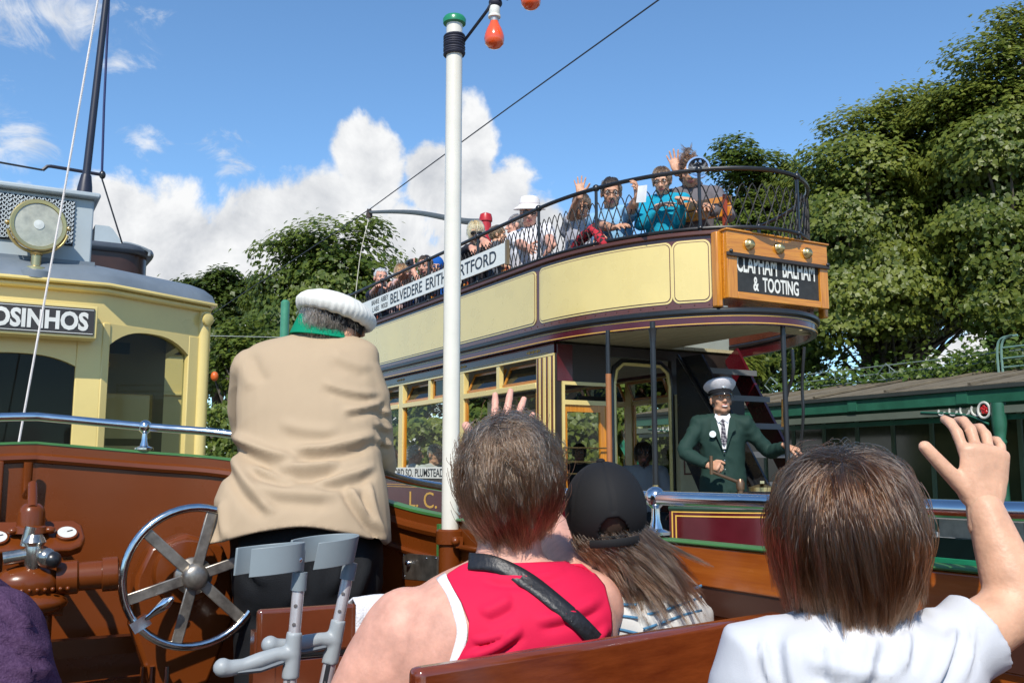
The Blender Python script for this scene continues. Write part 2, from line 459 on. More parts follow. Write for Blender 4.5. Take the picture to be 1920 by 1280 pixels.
def tree(name, label, blobs, base, leaf_mat, seed, leaf=0.13, n_leaf=24000, clump=0.75, group=None, trunk_r=0.22, spike=False, n_cl=None, gap=0.0):
    """blobs: list of (centre, radius); clumps of leaves are spread through their shells"""
    rng = np.random.default_rng(seed)
    T = thing(name, label, 'tree', base, group)
    cen = np.array([list(b[0]) for b in blobs]); rad = np.array([b[1] for b in blobs])
    vol = rad ** 2.2; n_cl = n_cl or int(20 * len(blobs))
    cl, cr = [], []
    tries = 0
    while len(cl) < n_cl and tries < n_cl * 30:
        tries += 1
        i = rng.choice(len(blobs), p=vol / vol.sum())
        d = rng.normal(size=3); d /= np.linalg.norm(d)
        if spike: d[2] = abs(d[2]) * 1.0
        p = cen[i] + d * rad[i] * rng.uniform(.62, 1.0) * np.array([1, 1, .92])
        r = clump * rng.uniform(.55, 1.25)
        if any(np.linalg.norm(p - q) < .55 * (r + s) * .62 for q, s in zip(cl[-120:], cr[-120:])): continue
        cl.append(p); cr.append(r)
    cl = np.array(cl); cr = np.array(cr)
    w = cr ** 2; pick = rng.choice(len(cl), n_leaf, p=w / w.sum())
    d = rng.normal(size=(n_leaf, 3)); d /= np.linalg.norm(d, axis=1, keepdims=True)
    d[:, 2] = np.where(rng.random(n_leaf) < .7, np.abs(d[:, 2]), d[:, 2])
    rr = rng.uniform(.35, 1.0, n_leaf) ** .5
    # feathered twig ends: push some leaves out along droopy sprays
    ext = np.where(rng.random(n_leaf) < .14, rng.uniform(1.0, 1.45, n_leaf), 1.0)
    pts = cl[pick] + d * (cr[pick] * rr * ext)[:, None] * np.array([1.0, 1.0, .52])
    lay = rng.normal(0, .03, n_leaf); pts[:, 2] += lay
    out = cl[pick] - cen.mean(0); out /= np.linalg.norm(out, axis=1, keepdims=True) + 1e-6
    nr = d * .7 + out * .75 + np.array([-.15, -.25, .6]) + rng.normal(0, .36, (n_leaf, 3))
    me = leaves_mesh('crown', pts, nr, np.full(n_leaf, leaf), rng)
    # trunk and limbs
    b = MB(); base = V(base); mid = V(cen.mean(0)); top = V((mid.x, mid.y, mid.z + rad.mean() * .4))
    tp = [base, base.lerp(top, .35) + V((rng.normal(0, .1), rng.normal(0, .1), 0)), base.lerp(top, .7) + V((rng.normal(0, .2), rng.normal(0, .2), 0)), top]
    tp = spline(tp, 4)
    b.tube(tp, [trunk_r * (1.25 - 1.1 * i / (len(tp) - 1)) for i in range(len(tp))], 8)
    for i in range(len(cl)):
        if rng.random() > .6: continue
        k = int(np.clip((cl[i][2] - base.z) / max(.1, (top.z - base.z)) * len(tp) * .6, 1, len(tp) - 2))
        s_, e = tp[k], V(cl[i])
        m_ = s_.lerp(e, .5) + V((rng.normal(0, .15), rng.normal(0, .15), rng.normal(.1, .15)))
        b.tube([s_, m_, e], [trunk_r * .3, trunk_r * .17, .012], 5)
    b.build('trunk', bark, T)
    link('crown', me, leaf_mat, T)
    return T
def B(px, py, rpx, d):
    return (atd(px, py, d), max(.25, rpx * d / FPX - .42))
lm_a = leafmat('sycamore_leaf', (0.075, 0.115, 0.016), (0.215, 0.245, 0.042))
lm_b = leafmat('maple_leaf', (0.054, 0.094, 0.015), (0.16, 0.205, 0.036))
lm_c = leafmat('dark_leaf', (0.034, 0.062, 0.012), (0.095, 0.135, 0.024))
def foot(bl): 
    c = sum((b[0] for b in bl), V((0, 0, 0))) / len(bl); return (c.x, c.y, 0.0)
GT = 'trees behind the shelter'
bl = [B(1600, 330, 105, 17), B(1690, 250, 105, 17.5), B(1560, 430, 95, 16.5), B(1660, 420, 150, 17.5), B(1760, 330, 130, 18), B(1640, 560, 140, 16.5), B(1560, 590, 90, 16), B(1780, 520, 150, 17.5), B(1760, 210, 70, 18), B(1525, 360, 70, 17.5), B(1535, 500, 80, 17), B(1600, 240, 60, 17.5)]
tree('sycamore_tree', 'broad sunlit sycamore tree rising just behind the roof of the green shelter', bl, (atd(1700, 885, 17.5).x, atd(1700, 885, 17.5).y, 0), lm_a, 1, .096, 80000, .74, GT, n_cl=270)
bl = [B(1880, 130, 100, 16), B(1800, 215, 95, 16.5), B(1835, 165, 80, 16.3), B(1790, 330, 110, 16.5), B(1920, 60, 90, 16), B(1880, 290, 130, 15.5), B(1930, 260, 160, 16), B(1860, 430, 120, 15.5), B(1920, 470, 150, 15.5), B(1890, 590, 110, 15), B(1980, 380, 180, 16)]
tree('sycamore_tree', 'tallest tree at the right edge, its crown cut off by the picture border', bl, (atd(1900, 885, 15.8).x, atd(1900, 885, 15.8).y, 0), lm_a, 2, .096, 70000, .7, GT, n_cl=230)
bl = [B(1375, 300, 45, 19), B(1420, 340, 70, 19.5), B(1480, 350, 70, 19.5), B(1400, 420, 95, 19.5), B(1500, 450, 100, 19), B(1350, 450, 60, 19), B(1440, 560, 110, 18.5), B(1480, 660, 90, 18)]
tree('maple_tree', 'lower pale green maple behind the curved front rail of the open-top tram', bl, (atd(1440, 885, 19).x, atd(1440, 885, 19).y, 0), lm_b, 3, .105, 44000, .7, GT, n_cl=180)
GL = 'trees behind the trams on the far side'
bl = [B(540, 480, 60, 27), B(600, 470, 70, 27), B(690, 455, 55, 27), B(725, 500, 40, 27), B(620, 560, 110, 27), B(700, 560, 80, 27), B(520, 560, 70, 27), B(690, 425, 28, 27), B(560, 660, 120, 26), B(660, 660, 100, 26)]
tree('lime_tree', 'rounded dark green tree whose top meets the trolley wheel above the tram', bl, foot(bl), lm_b, 4, .16, 34000, 1.0, GL, n_cl=230)
bl = [B(357, 545, 22, 29), B(390, 535, 24, 29), B(415, 530, 26, 29), B(452, 545, 24, 29), B(360, 580, 30, 29), B(405, 600, 55, 29), B(470, 580, 50, 29), B(430, 680, 85, 28), B(380, 700, 60, 28)]
tree('spiky_tree', 'lower tree with several pointed tops beside the cream tram roof', bl, foot(bl), lm_c, 5, .16, 24000, .8, GL, n_cl=170)
bl = [B(410, 680, 60, 24), B(440, 640, 60, 24), B(400, 790, 60, 23), B(430, 860, 70, 23), B(500, 700, 90, 24), B(520, 800, 110, 23), B(600, 760, 110, 23)]
tree('bushy_tree', 'dense bushy tree filling the gap between the cream tram and the beige jacket', bl, foot(bl), lm_b, 6, .15, 20000, .8, GL, n_cl=140)
GW = 'trees seen through the saloon windows'
for i, (px, d, wdt, tp_) in enumerate([(720, 21, 100, 725), (830, 19, 95, 710), (950, 17.5, 100, 700), (1080, 16.5, 105, 690), (1210, 16, 105, 680), (1330, 15.5, 95, 640)]):
    lab = ['bushy tree glimpsed through the rear saloon window beside the jacket sleeve', 'bushy tree seen through the middle saloon window of the open-top tram', 'bushy tree seen through the front saloon window above the raised fingers',
           'sunlit tree seen through the glazed saloon bulkhead behind the tan pillar', 'sunlit tree seen through the open saloon doorway', 'bushy tree behind the staircase of the open-top tram'][i]
    bl = [B(px, tp_ + 20, 55, d), B(px - 45, tp_ + 50, 60, d), B(px + 45, tp_ + 60, 60, d), B(px - 20, tp_ + 120, 75, d - .5), B(px + 40, tp_ + 150, 70, d - .5), B(px, tp_ + 200, 70, d - .5)]
    tree('hedge_tree', lab, bl, foot(bl), lm_a if i % 2 else lm_b, 20 + i, .12, 10500, .6, GW, trunk_r=.12, n_cl=75)
# ================================================================== open-top double-deck tram
cream = mat('cream_paint', (0.68, 0.535, 0.20), 0.28, coat=0.5, var=0.05, vscale=3)
brown = mat('brown_paint', (0.10, 0.028, 0.016), 0.28, coat=0.5, var=0.15)
maroon = mat('maroon_paint', (0.070, 0.005, 0.009), 0.2, coat=0.4, var=0.12)
gold = mat('gold_line', (0.62, 0.36, 0.06), 0.35, var=0.1)
black = mat('black_iron', (0.012, 0.012, 0.013), 0.32, var=0.3, spec=0.6)
dgrey = mat('dark_grey_paint', (0.07, 0.085, 0.085), 0.4, var=0.2)
ggrey = mat('grey_green_paint', (0.30, 0.34, 0.32), 0.5, var=0.08)
varn = wood('orange_varnish', (0.42, 0.135, 0.008), (0.66, 0.27, 0.022), 0.25, axis=0, coat=0.6)
varn_y = wood('orange_varnish_y', (0.36, 0.12, 0.010), (0.56, 0.23, 0.022), 0.3, axis=1, coat=0.5)
varn_z = wood('orange_varnish_z', (0.42, 0.135, 0.008), (0.66, 0.27, 0.022), 0.25, axis=2, coat=0.6)
brass = mat('brass', (0.55, 0.42, 0.2), 0.28, 0.9, var=0.15)
white_p = mat('white_enamel', (0.72, 0.72, 0.66), 0.35, var=0.05)
ink = mat('black_lettering', (0.015, 0.015, 0.018), 0.4)
tan_p = mat('leather_wrap', (0.32, 0.12, 0.04), 0.5, var=0.15)
pane_m = glass('window_glass', tint=(.86, .9, .86), opacity=0.02, refl=.4)
pane_d = glass('dim_glass', tint=(0.35, 0.38, 0.33), refl=1.0, opacity=0.25)
chrome = mat('chrome', (0.75, 0.76, 0.78), 0.08, 1.0, var=0.04)
red_p = mat('red_paint', (0.42, 0.012, 0.012), 0.35, coat=0.3)
CX, HA, YF, YR, BF = 5.42, 1.12, 7.19, 12.15, 1.86
T = thing('double_deck_tram', 'cream and maroon open-top double-deck tram with passengers leaning over its upper rail', 'tram', (CX, 9.6, 0.0))
def ellp(t, da=0.0, cy=YF, b=BF, a=HA, sgn=-1):
    return V((CX - (a + da) * math.cos(t), cy + sgn * (b + da) * math.sin(t), 0))
def deck(n=40, da=0.0, t_end=PI, rear=True, b=BF, a=HA, cy=YF):
    """plan of the deck edge: rear curve, near side, front curve"""
    p = []
    if rear: p += [ellp(t, da, YR, 1.62, a, 1) for t in np.linspace(PI, 0, n)]
    p += [V((CX - a - da, y, 0)) for y in np.linspace(YR, cy, 26)[1:-1]]
    p += [ellp(t, da, cy, b, a) for t in np.linspace(0, t_end, n)]
    return p
class Arc:
    def __init__(s, pts):
        s.p = pts; s.l = [0.0]
        for i in range(1, len(pts)): s.l.append(s.l[-1] + (pts[i] - pts[i - 1]).length)
    def at(s, d):
        i = int(np.searchsorted(s.l, d)); i = min(max(i, 1), len(s.p) - 1)
        t = (d - s.l[i - 1]) / max(1e-9, s.l[i] - s.l[i - 1]); p = s.p[i - 1].lerp(s.p[i], t)
        tn = (s.p[i] - s.p[i - 1]).normalized(); return p, V((tn.y, -tn.x, 0))     # outward normal
    def near(s, x, y):
        return min(range(len(s.p)), key=lambda i: (s.p[i].x - x) ** 2 + (s.p[i].y - y) ** 2)
    def d_of(s, x, y): return s.l[s.near(x, y)]
def wall(mb, pts, z0, z1, th):
    """upright strip along a plan line, th thick towards the inside"""
    A = Arc(pts); vs, fs = [], []
    k = len(pts)
    for i in range(k):
        tn = (pts[min(i + 1, k - 1)] - pts[max(i - 1, 0)]).normalized(); nm = V((tn.y, -tn.x, 0))
        q = pts[i] + nm * th
        for p, z in ((pts[i], z0), (pts[i], z1), (q, z1), (q, z0)): vs.append((p.x, p.y, z))
    for i in range(k - 1):
        for j in range(4): fs.append((4 * i + j, 4 * i + (j + 1) % 4, 4 * i + 4 + (j + 1) % 4, 4 * i + 4 + j))
    fs.append((3, 2, 1, 0)); fs.append((4 * k - 4, 4 * k - 3, 4 * k - 2, 4 * k - 1))
    return mb.add(vs, fs)
def nrm_sign(A):
    p, n = A.at(A.l[-1] * 0.45); return 1 if (p + n - V((CX, 9, 0))).length > (p - V((CX, 9, 0))).length else -1
D = Arc(deck(60)); SG = nrm_sign(D)
def plate(name, s0, s1, z0, z1, r, off, m, parent, arc=None, n=60, th=0.006):
    arc = arc or D
    vs, fs = [], []
    ss = sorted(set(list(np.linspace(s0, s1, n)) + [s0 + r * (1 - math.cos(a)) for a in np.linspace(0, PI / 2, 7)] + [s1 - r * (1 - math.cos(a)) for a in np.linspace(0, PI / 2, 7)]))
    for s_ in ss:
        e = min(s_ - s0, s1 - s_); k = r - math.sqrt(max(0, r * r - (r - e) ** 2)) if e < r else 0.0
        p, nn = arc.at(s_); q = p + nn * SG * off; w = p + nn * SG * (off - th)
        vs += [(q.x, q.y, z0 + k), (q.x, q.y, z1 - k), (w.x, w.y, z1 - k), (w.x, w.y, z0 + k)]
    for i in range(len(ss) - 1):
        for j in range(4): fs.append((4 * i + j, 4 * i + 4 + j, 4 * i + 4 + (j + 1) % 4, 4 * i + (j + 1) % 4))
    fs.append((0, 1, 2, 3)); k = 4 * len(ss); fs.append((k - 1, k - 2, k - 3, k - 4))
    return MB().add(vs, fs).build(name, m, parent)
# upper deck wall
T_BOX = 1.13
def deck_f(da=0.0): return deck(60, da, t_end=T_BOX)
def deck_far(da=0.0): return [ellp(t, da) for t in np.linspace(PI - T_BOX, PI, 30)]
b = MB(); wall(b, deck_f(), 3.19, 3.775, -0.03 * SG); w_up = b.build('upper_wall', brown, T)
b = MB(); wall(b, deck_far(), 3.19, 3.775, -0.03 * SG); b.build('upper_wall', brown, T)
b = MB(); wall(b, deck_f(0.03), 3.757, 3.79, -0.075 * SG); b.build('upper_capping', mat('capping', (0.09, 0.03, 0.02), 0.35), T, bevel=0.006)
b = MB(); wall(b, deck_f(-0.034), 3.1, 3.75, -0.012 * SG); b.build('upper_lining', ggrey, T)
s_a = D.d_of(CX - HA, 7.19)
def s_t(t): return D.d_of(*ellp(t)[:2])
def tpx(px, z=3.5):
    """parameter on the front curve seen at picture column px"""
    best = None
    for t in np.linspace(0, PI * .6, 400):
        p = ellp(t); v = V((p.x, p.y, 0)); c = (v.x * math.cos(PSI) - v.y * math.sin(PSI)) / (v.x * math.sin(PSI) + v.y * math.cos(PSI))
        e = abs(c * FPX / math.cos(TH) * 0.995 + 960 - px)
        if best is None or e < best[0]: best = (e, t)
    return best[1]
spans = [(D.d_of(CX - HA, YR - .05), s_a - .03), (s_a + .03, s_t(tpx(1259))), (s_t(tpx(1267)), s_t(tpx(1340)))]
for i, (s0, s1) in enumerate(spans):
    pa = plate('upper_panel', s0, s1, 3.235, 3.725, .055, .006, cream, T)
    plate('coach_line', s0 + .014, s1 - .014, 3.249, 3.711, .046, .0085, brown, pa)
    plate('panel_field', s0 + .020, s1 - .020, 3.255, 3.705, .042, .0105, cream, pa)
for s_ in np.arange(spans[0][0], spans[2][1], .11):       # rivets along the lower brown band
    if s_ > spans[1][0] - .3:
        p, nn = D.at(s_); q = p + nn * SG * .002
        MB().ell((q.x, q.y, 3.215), (.006, .006, .006), n=6, m=4).build('rivet', brown, w_up)
# gutter, fascia, ceiling
b = MB(); wall(b, deck(60, 0.045), 3.135, 3.185, -0.09 * SG); b.build('gutter', black, T, bevel=.015)
b = MB(); wall(b, deck(60, 0.02), 3.055, 3.134, -0.05 * SG); fas = b.build('fascia', maroon, T)
for z in (3.062, 3.118):
    b = MB(); wall(b, deck(60, 0.0235), z, z + .007, -0.006 * SG); b.build('gold_line', gold, fas)
deckfl = mat('deck_boards', (0.40, 0.36, 0.22), 0.6, var=0.15, stretch=(8, .6, 8))
pw = .14
x = CX - HA + .03
while x < CX + HA - .03:
    x1 = min(x + pw - .006, CX + HA - .03); xm = (x + x1) / 2
    cf = min(1, (abs(xm - CX) + pw / 2) / (HA - .005)); e = math.sqrt(1 - cf * cf)
    y0, y1 = YF - (BF - .04) * e, YR + 1.58 * e
    segs = [(y0, y1)]
    if xm > CX + .12 and xm < CX + .98: segs = [(y0, min(5.72, y0 + .25)), (6.95, y1)]
    for a_, c_ in segs:
        if c_ - a_ > .03: MB().bx(x, x1, a_, c_, 3.07, 3.10).build('deck_board', deckfl, T, smooth=False)
    x += pw
# destination box
bx0, bx1, by = 4.915, 5.985, 5.42
db = MB(); db.bx(bx0, bx1, by + .035, by + .30, 3.25, 3.772); dbo = db.build('destination_box', varn, T, bevel=.006)
for (x0, x1, z0, z1, m_) in [(bx0, bx1, 3.60, 3.772, varn), (bx0, bx0 + .098, 3.25, 3.60, varn_z), (bx1 - .09, bx1, 3.25, 3.60, varn_z), (bx0 + .098, bx1 - .09, 3.25, 3.305, varn)]:
    MB().bx(x0, x1, by, by + .035, z0, z1).build('frame_board', m_, dbo, bevel=.004)
MB().bx(bx0 - .012, bx1 + .012, by - .014, by + .31, 3.772, 3.786).build('top_moulding', varn, dbo, bevel=.004)
MB().bx(bx0 - .012, bx1 - .0, by - .022, by - .001, 3.572, 3.602).build('metal_strip', mat('dull_bronze', (.08, .06, .05), .4, .6), dbo, bevel=.003)
for xx in (bx0 + .02, bx1 - .02): MB().ell((xx, by - .022, 3.607), (.016, .014, .016)).build('strip_bolt', black, dbo)
MB().bx(bx0 + .098, bx1 - .09, by + .022, by + .034, 3.305, 3.60).build('blind', mat('blind_cloth', (.022, .024, .024), .75, var=.35, vscale=14, bump=.2, bscale=60), dbo, smooth=False)
blind_w = mat('blind_lettering', (.68, .68, .62), .7, var=.08, vscale=20)
put_text('lettering', 'CLAPHAM  BALHAM', (5.44, by + .0205, 3.538), (1, 0, 0), (0, 0, 1), blind_w, dbo, .83, .150, .0022)
put_text('lettering', '&  TOOTING', (5.43, by + .0205, 3.386), (1, 0, 0), (0, 0, 1), blind_w, dbo, .48, .115, .0022)
MB().bx(bx0 + .098, bx1 - .09, by + .001, by + .0215, 3.574, 3.60).build('blind_lip', mat('lip_black', (.01, .01, .01), .6), dbo)
for i, px in enumerate((1404, 1460, 1512)):
    c = onY(px, [459, 466, 475][i], by)
    h = MB(); h.lathe([(.047, 0), (.047, .012), (.042, .016), (.036, .034), (.022, .045), (.008, .049)], c + V((0, -.0, 0)), (0, -1, 0), 22); h.build('route_lamp', brass, dbo)
MB().bx(bx0 - .055, bx0 - .001, by + .055, by + .125, 3.185, 3.77).build('corner_post', varn_z, dbo, bevel=.012)
MB().bx(bx1 + .001, bx1 + .05, by + .055, by + .125, 3.185, 3.77).build('corner_post', varn_z, dbo, bevel=.012)
# rails
RZ = 4.285
ru = deck(60, -0.01)
b = MB(); b.tube([p + V((0, 0, RZ)) for p in ru], .0185, 8); rail = b.build('top_rail', black, T)
b = MB(); b.tube([p + V((0, 0, 3.815)) for p in ru], .016, 8); b.build('bottom_rail', black, T)
A2 = Arc(ru)
posts = [A2.d_of(4.31, y) for y in (12.1, 11.0, 9.65, 8.3, 7.15)] + [A2.d_of(*ellp(tpx(p))[:2]) for p in (1128, 1328)] + [A2.d_of(*ellp(t)[:2]) for t in (1.75, 2.3, 2.9)]
for s_ in posts:
    p, n_ = A2.at(s_)
    k = MB(); k.cyl((p.x, p.y, 3.78), (p.x, p.y, RZ), .0135, n=8); k.ell((p.x, p.y, RZ + .002), (.031, .031, .031)); k.ell((p.x, p.y, 3.82), (.025, .025, .02)); k.build('rail_post', black, T)
def net(s0, s1, arc, z0=3.80, z1=4.19, pitch=.080, W=.30):
    b = MB(); s_ = s0 - W
    while s_ < s1:
        pts = []
        for u in np.linspace(0, 1, 17):
            zz = z0 + (z1 - z0) * (1 - abs(2 * u - 1) ** 1.0) if abs(2 * u - 1) > .22 else z1 - (z1 - z0) * .22 + (z1 - z0) * .16 * math.cos((2 * u - 1) / .22 * PI / 2)
            d = s_ + W * u
            if s0 <= d <= s1:
                p, _ = arc.at(d); pts.append((p.x, p.y, zz))
        if len(pts) > 1: b.tube(pts, .0054, 4)
        s_ += pitch
    return b
for i in range(len(posts) - 1):
    net(posts[i], posts[i + 1], A2).build('wire_netting', mat('wire_black', (.012, .012, .013), .6, spec=.3), T)
# far side rail and net (seen past the seated passengers)
fr = [V((CX + HA - .01, y, 0)) for y in np.linspace(YF, 11.5, 20)]
b = MB(); b.tube([p + V((0, 0, RZ)) for p in fr], .0185, 8); b.build('top_rail', black, T)
net(0, 3.6, Arc(fr)).build('wire_netting', mat('wire_black', (.012, .012, .013), .6, spec=.3), T)
for y in (8.4, 9.8): MB().cyl((CX + HA - .01, y, 3.78), (CX + HA - .01, y, RZ), .0135, n=8).build('rail_post', black, T)
b = MB(); wall(b, [V((CX + HA, y, 0)) for y in np.linspace(YF, YR, 8)], 3.07, 3.775, .03 * 1); b.build('upper_wall', ggrey, T)
# bell-shaped chrome lamp on the rail
p, _ = A2.at(posts[6])
lp = MB(); lp.lathe([(.02, -.09), (.05, -.085), (.078, -.05), (.092, 0), (.092, .012), (.078, .012), (.06, -.02), (.03, -.045), (.005, -.05)], (p.x + .02, p.y + .03, RZ + .03), (-.62, -.75, .1), 24); lp.build('searchlight', chrome, T)
# route boards
def board(y0, y1, z0, z1, name='route_board', x=CX - HA - .035):
    o = MB().bx(x, x + .016, y0, y1, z0, z1).build(name, white_p, T, bevel=.003)
    fm = mat('board_frame', (.16, .12, .07), .5)
    for yy in (y0 - .018, y1 + .018): MB().bx(x - .008, x + .022, yy - .018, yy + .018, z0 - .02, z1 + .015).build('end_clip', fm, o)
    return o
ub = board(7.72, 11.62, 3.885, 4.085)
xt = CX - HA - .0365
def side_text(t, y0, y1, z0, z1, par, m=ink, x=xt, bold=.001):
    put_text('lettering', t, (x, (y0 + y1) / 2, (z0 + z1) / 2), (0, -1, 0), (0, 0, 1), m, par, abs(y1 - y0), z1 - z0, bold)
def yp(px): return onX(px, 560, xt).y
side_text('DARTFORD', yp(930), yp(838), 3.925, 4.05, ub)
side_text('ERITH', yp(832) + -.06, yp(798), 3.925, 4.05, ub)
side_text('BELVEDERE', yp(791), yp(732), 3.925, 4.05, ub)
side_text('ABBEY', yp(728), yp(714), 4.0, 4.062, ub, bold=0)
side_text('WOOD', yp(727), yp(715), 3.91, 3.972, ub, bold=0)
side_text('BANKE', yp(711), yp(697), 4.0, 4.062, ub, bold=0)
side_text('LABS', yp(711), yp(699), 3.91, 3.972, ub, bold=0)
# upper deck seats: slatted reversible benches in pairs
def deck_seat(y, x0, x1, back=1):
    st = MB(); st.bx(x0, x1, y - .2, y + .2, 3.50, 3.52); so_ = st.build('deck_seat', varn, T, bevel=.004)
    for i in range(2): MB().bx(x0, x1, y + back * (.21 + .012 * i), y + back * (.21 + .012 * i) + .02, 3.68 + .13 * i, 3.79 + .13 * i).build('back_slat', varn, so_, bevel=.004)
    for xx in (x0 + .06, x1 - .06): MB().bar((xx, y + back * .2, 3.5), (xx, y + back * .24, 3.95), .02, .03, (1, 0, 0)).build('back_arm', mat('rust_iron', (.3, .05, .02), .5), so_)
    for xx in (x0 + .1, x1 - .1): MB().cyl((xx, y, 3.1), (xx, y, 3.5), .02).build('leg', black, so_)
for y in (7.9, 8.75, 9.6, 10.5, 11.35):
    deck_seat(y, 4.45, 5.25); deck_seat(y, 5.6, 6.35)
c0, c1 = onX(1232, 372, 4.86), onX(1360, 392, 5.1)
fs = MB(); fs.bx(4.6, 5.5, 5.95, 6.3, 3.54, 3.57); fso = fs.build('front_seat', varn, T, bevel=.004)
for i in range(2):
    MB().bar((c0.x, c0.y, 4.0 + .085 * i), (c1.x + .05, c1.y - .02, 4.0 + .085 * i), .022, .076).build('back_slat', varn, fso, bevel=.004)
for e in (c0, c1):
    MB().bar((e.x, e.y + .02, 3.6), (e.x, e.y, 4.13), .025, .03, (1, 0, 0)).build('back_arm', mat('rust_iron', (.3, .05, .02), .5), fso)
# trolley mast, pole and wheel
ms = MB(); ms.lathe([(.10, 3.1), (.10, 3.2), (.068, 3.25), (.068, 5.0), (.082, 5.01), (.082, 5.05), (.07, 5.10), (.04, 5.115)], (CX - .04, 10.25, 0), (0, 0, 1), 20); mast = ms.build('trolley_mast', red_p, T)
wx = CX - .06
wl = onX(692, 397, wx)
tp = [(CX - .04, 10.2, 5.0), (CX - .05, 10.75, 5.16)]
tpo = MB(); pts = spline([V((CX - .04, 10.25, 5.0)), onX(866, 414, wx), onX(790, 400, wx), onX(740, 397, wx), wl + V((0, -.05, -.02))], 6)
tpo.tube(pts, [.045 - .02 * i / (len(pts) - 1) for i in range(len(pts))], 8); tpole = tpo.build('trolley_pole', mat('pole_grey', (.09, .1, .1), .45), T)
hw = MB(); hw.lathe([(.05, -.025), (.03, -.008), (.03, .008), (.05, .025)], wl, (1, 0, 0), 16); hw.bx(wl.x - .04, wl.x + .04, wl.y - .05, wl.y + .03, wl.z - .1, wl.z - .02); hw.build('trolley_wheel', mat('rusty_head', (.07, .05, .04), .7), tpole)
rp = MB(); rp.tube(spline([wl + V((0, 0, -.1)), V((CX - .3, 14.0, 5.2)), V((CX - .5, 13.75, 3.8))], 6), .006, 4); rp.build('trolley_rope', mat('rope', (.5, .47, .38), .9), tpole)
# ---------------- lower saloon
SX = CX - HA + .05                      # saloon side plane
b = MB(); b.bx(SX, CX + HA - .05, 7.0, 12.2, .70, .78); b.build('saloon_floor', mat('floor_wood', (.12, .08, .05), .7), T)
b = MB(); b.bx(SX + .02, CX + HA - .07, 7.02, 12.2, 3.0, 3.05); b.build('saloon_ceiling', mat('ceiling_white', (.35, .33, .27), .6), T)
for side, xs in ((-1, SX), (1, CX + HA - .05)):
    o_ = lambda d: xs + side * d
    def sb(x0, x1, y0, y1, z0, z1): return MB().bx(min(o_(x0), o_(x1)), max(o_(x0), o_(x1)), y0, y1, z0, z1)
    wp = sb(-.04, 0, 7.0, 12.2, .75, 1.86).build('waist_panel', maroon, T)
    if side < 0:
        for z in (1.775, 1.80):
            sb(0, .003, 7.1, 12.1, z, z + .006).build('gold_line', gold, wp)
        side_text('L. C. C.', onX(768, 935, SX).y, onX(858, 935, SX).y, 1.56, 1.73, wp, gold, SX - .002, .0)
    sb(-.03, .012, 7.0, 12.2, 1.86, 1.90).build('window_sill', black, T)
    sb(-.04, .006, 7.0, 12.2, 2.965, 3.05).build('cant_rail', maroon, T)
    sb(-.02, .010, 7.0, 12.2, 2.945, 2.964).build('head_moulding', cream, T)
    if side < 0:
        sb(.006, .009, 7.1, 12.15, 2.972, 2.978).build('gold_line', gold, T)
        sb(-.02, .0135, 7.0, 12.2, 3.04, 3.047).build('cant_moulding', mat('plum_line', (.25, .08, .10), .35), T)
    ys = [7.30, 8.74, 8.86, 10.33, 10.45, 11.9]
    for y0, y1 in ((7.0, 7.30), (8.74, 8.86), (10.33, 10.45), (11.9, 12.2)):
        pl = sb(-.05, .008, y0, y1, 1.90, 2.945).build('window_pillar', cream, T, bevel=.004)
        if y1 - y0 > .2 and side < 0 and y0 < 8:
            for ya in (7.015, 7.10, 7.185, 7.255): sb(.008, .016, ya, ya + .022, 1.9, 2.94).build('brown_strip', brown, pl)
            for ya in (7.055, 7.14, 7.22): sb(.008, .013, ya, ya + .012, 1.9, 2.94).build('cream_bead', cream, pl)
    for k in range(3):
        y0, y1 = ys[2 * k], ys[2 * k + 1]
        sb(-.04, .014, y0, y1, 2.675, 2.73).build('transom', cream, T, bevel=.006)
        wf = MB()
        wf.bx(min(o_(-.035), o_(-.01)), max(o_(-.035), o_(-.01)), y0, y0 + .035, 1.9, 2.675); wf.bx(min(o_(-.035), o_(-.01)), max(o_(-.035), o_(-.01)), y1 - .035, y1, 1.9, 2.675)
        wf.bx(min(o_(-.035), o_(-.01)), max(o_(-.035), o_(-.01)), y0 + .035, y1 - .035, 1.9, 1.93)
        wn = wf.build('window', varn_z, T)
        xq = o_(-.024); MB().add([(xq, y0 + .035, 1.93), (xq, y1 - .035, 1.93), (xq, y1 - .035, 2.675), (xq, y0 + .035, 2.675)], [(0, 1, 2, 3)] if side > 0 else [(3, 2, 1, 0)]).build('pane', pane_m, wn, smooth=False)
        ym = (y0 + y1) / 2
        sb(-.04, .004, ym - .03, ym + .03, 2.73, 2.945).build('mullion', cream, T)
        for a_, c_ in ((y0, ym - .03), (ym + .03, y1)):
            # hopper lights hinged at the foot and tipped inwards
            th = math.radians(0 if (k == 1 and a_ < ym) and side < 0 else 24)
            xi, zi = o_(-.03), 2.735
            def hp(h, d=0.0): return (xi - side * (h * math.sin(th)) , zi + h * math.cos(th))
            f = MB(); q0, q1 = hp(0), hp(.20)
            f.bar((q0[0], a_ + .02, q0[1] + .012), (q0[0], c_ - .02, q0[1] + .012), .022, .028)
            f.bar((q1[0], a_ + .02, q1[1]), (q1[0], c_ - .02, q1[1]), .022, .024)
            for yy in (a_ + .03, c_ - .03): f.bar((q0[0], yy, q0[1]), (q1[0], yy, q1[1]), .024, .022, (0, 1, 0))
            h_ = f.build('hopper_light', varn_y, T)
            g_ = MB(); g_.add([(q0[0], a_ + .04, q0[1]), (q0[0], c_ - .04, q0[1]), (q1[0], c_ - .04, q1[1]), (q1[0], a_ + .04, q1[1])], [(0, 1, 2, 3)]); g_.build('pane', pane_d, h_, smooth=False)
lb = board(8.55, 10.9, 1.875, 1.995, x=SX - .03)
side_text('PLUMSTEAD', yp(826) , yp(774), 1.893, 1.98, lb, x=SX - .0315)
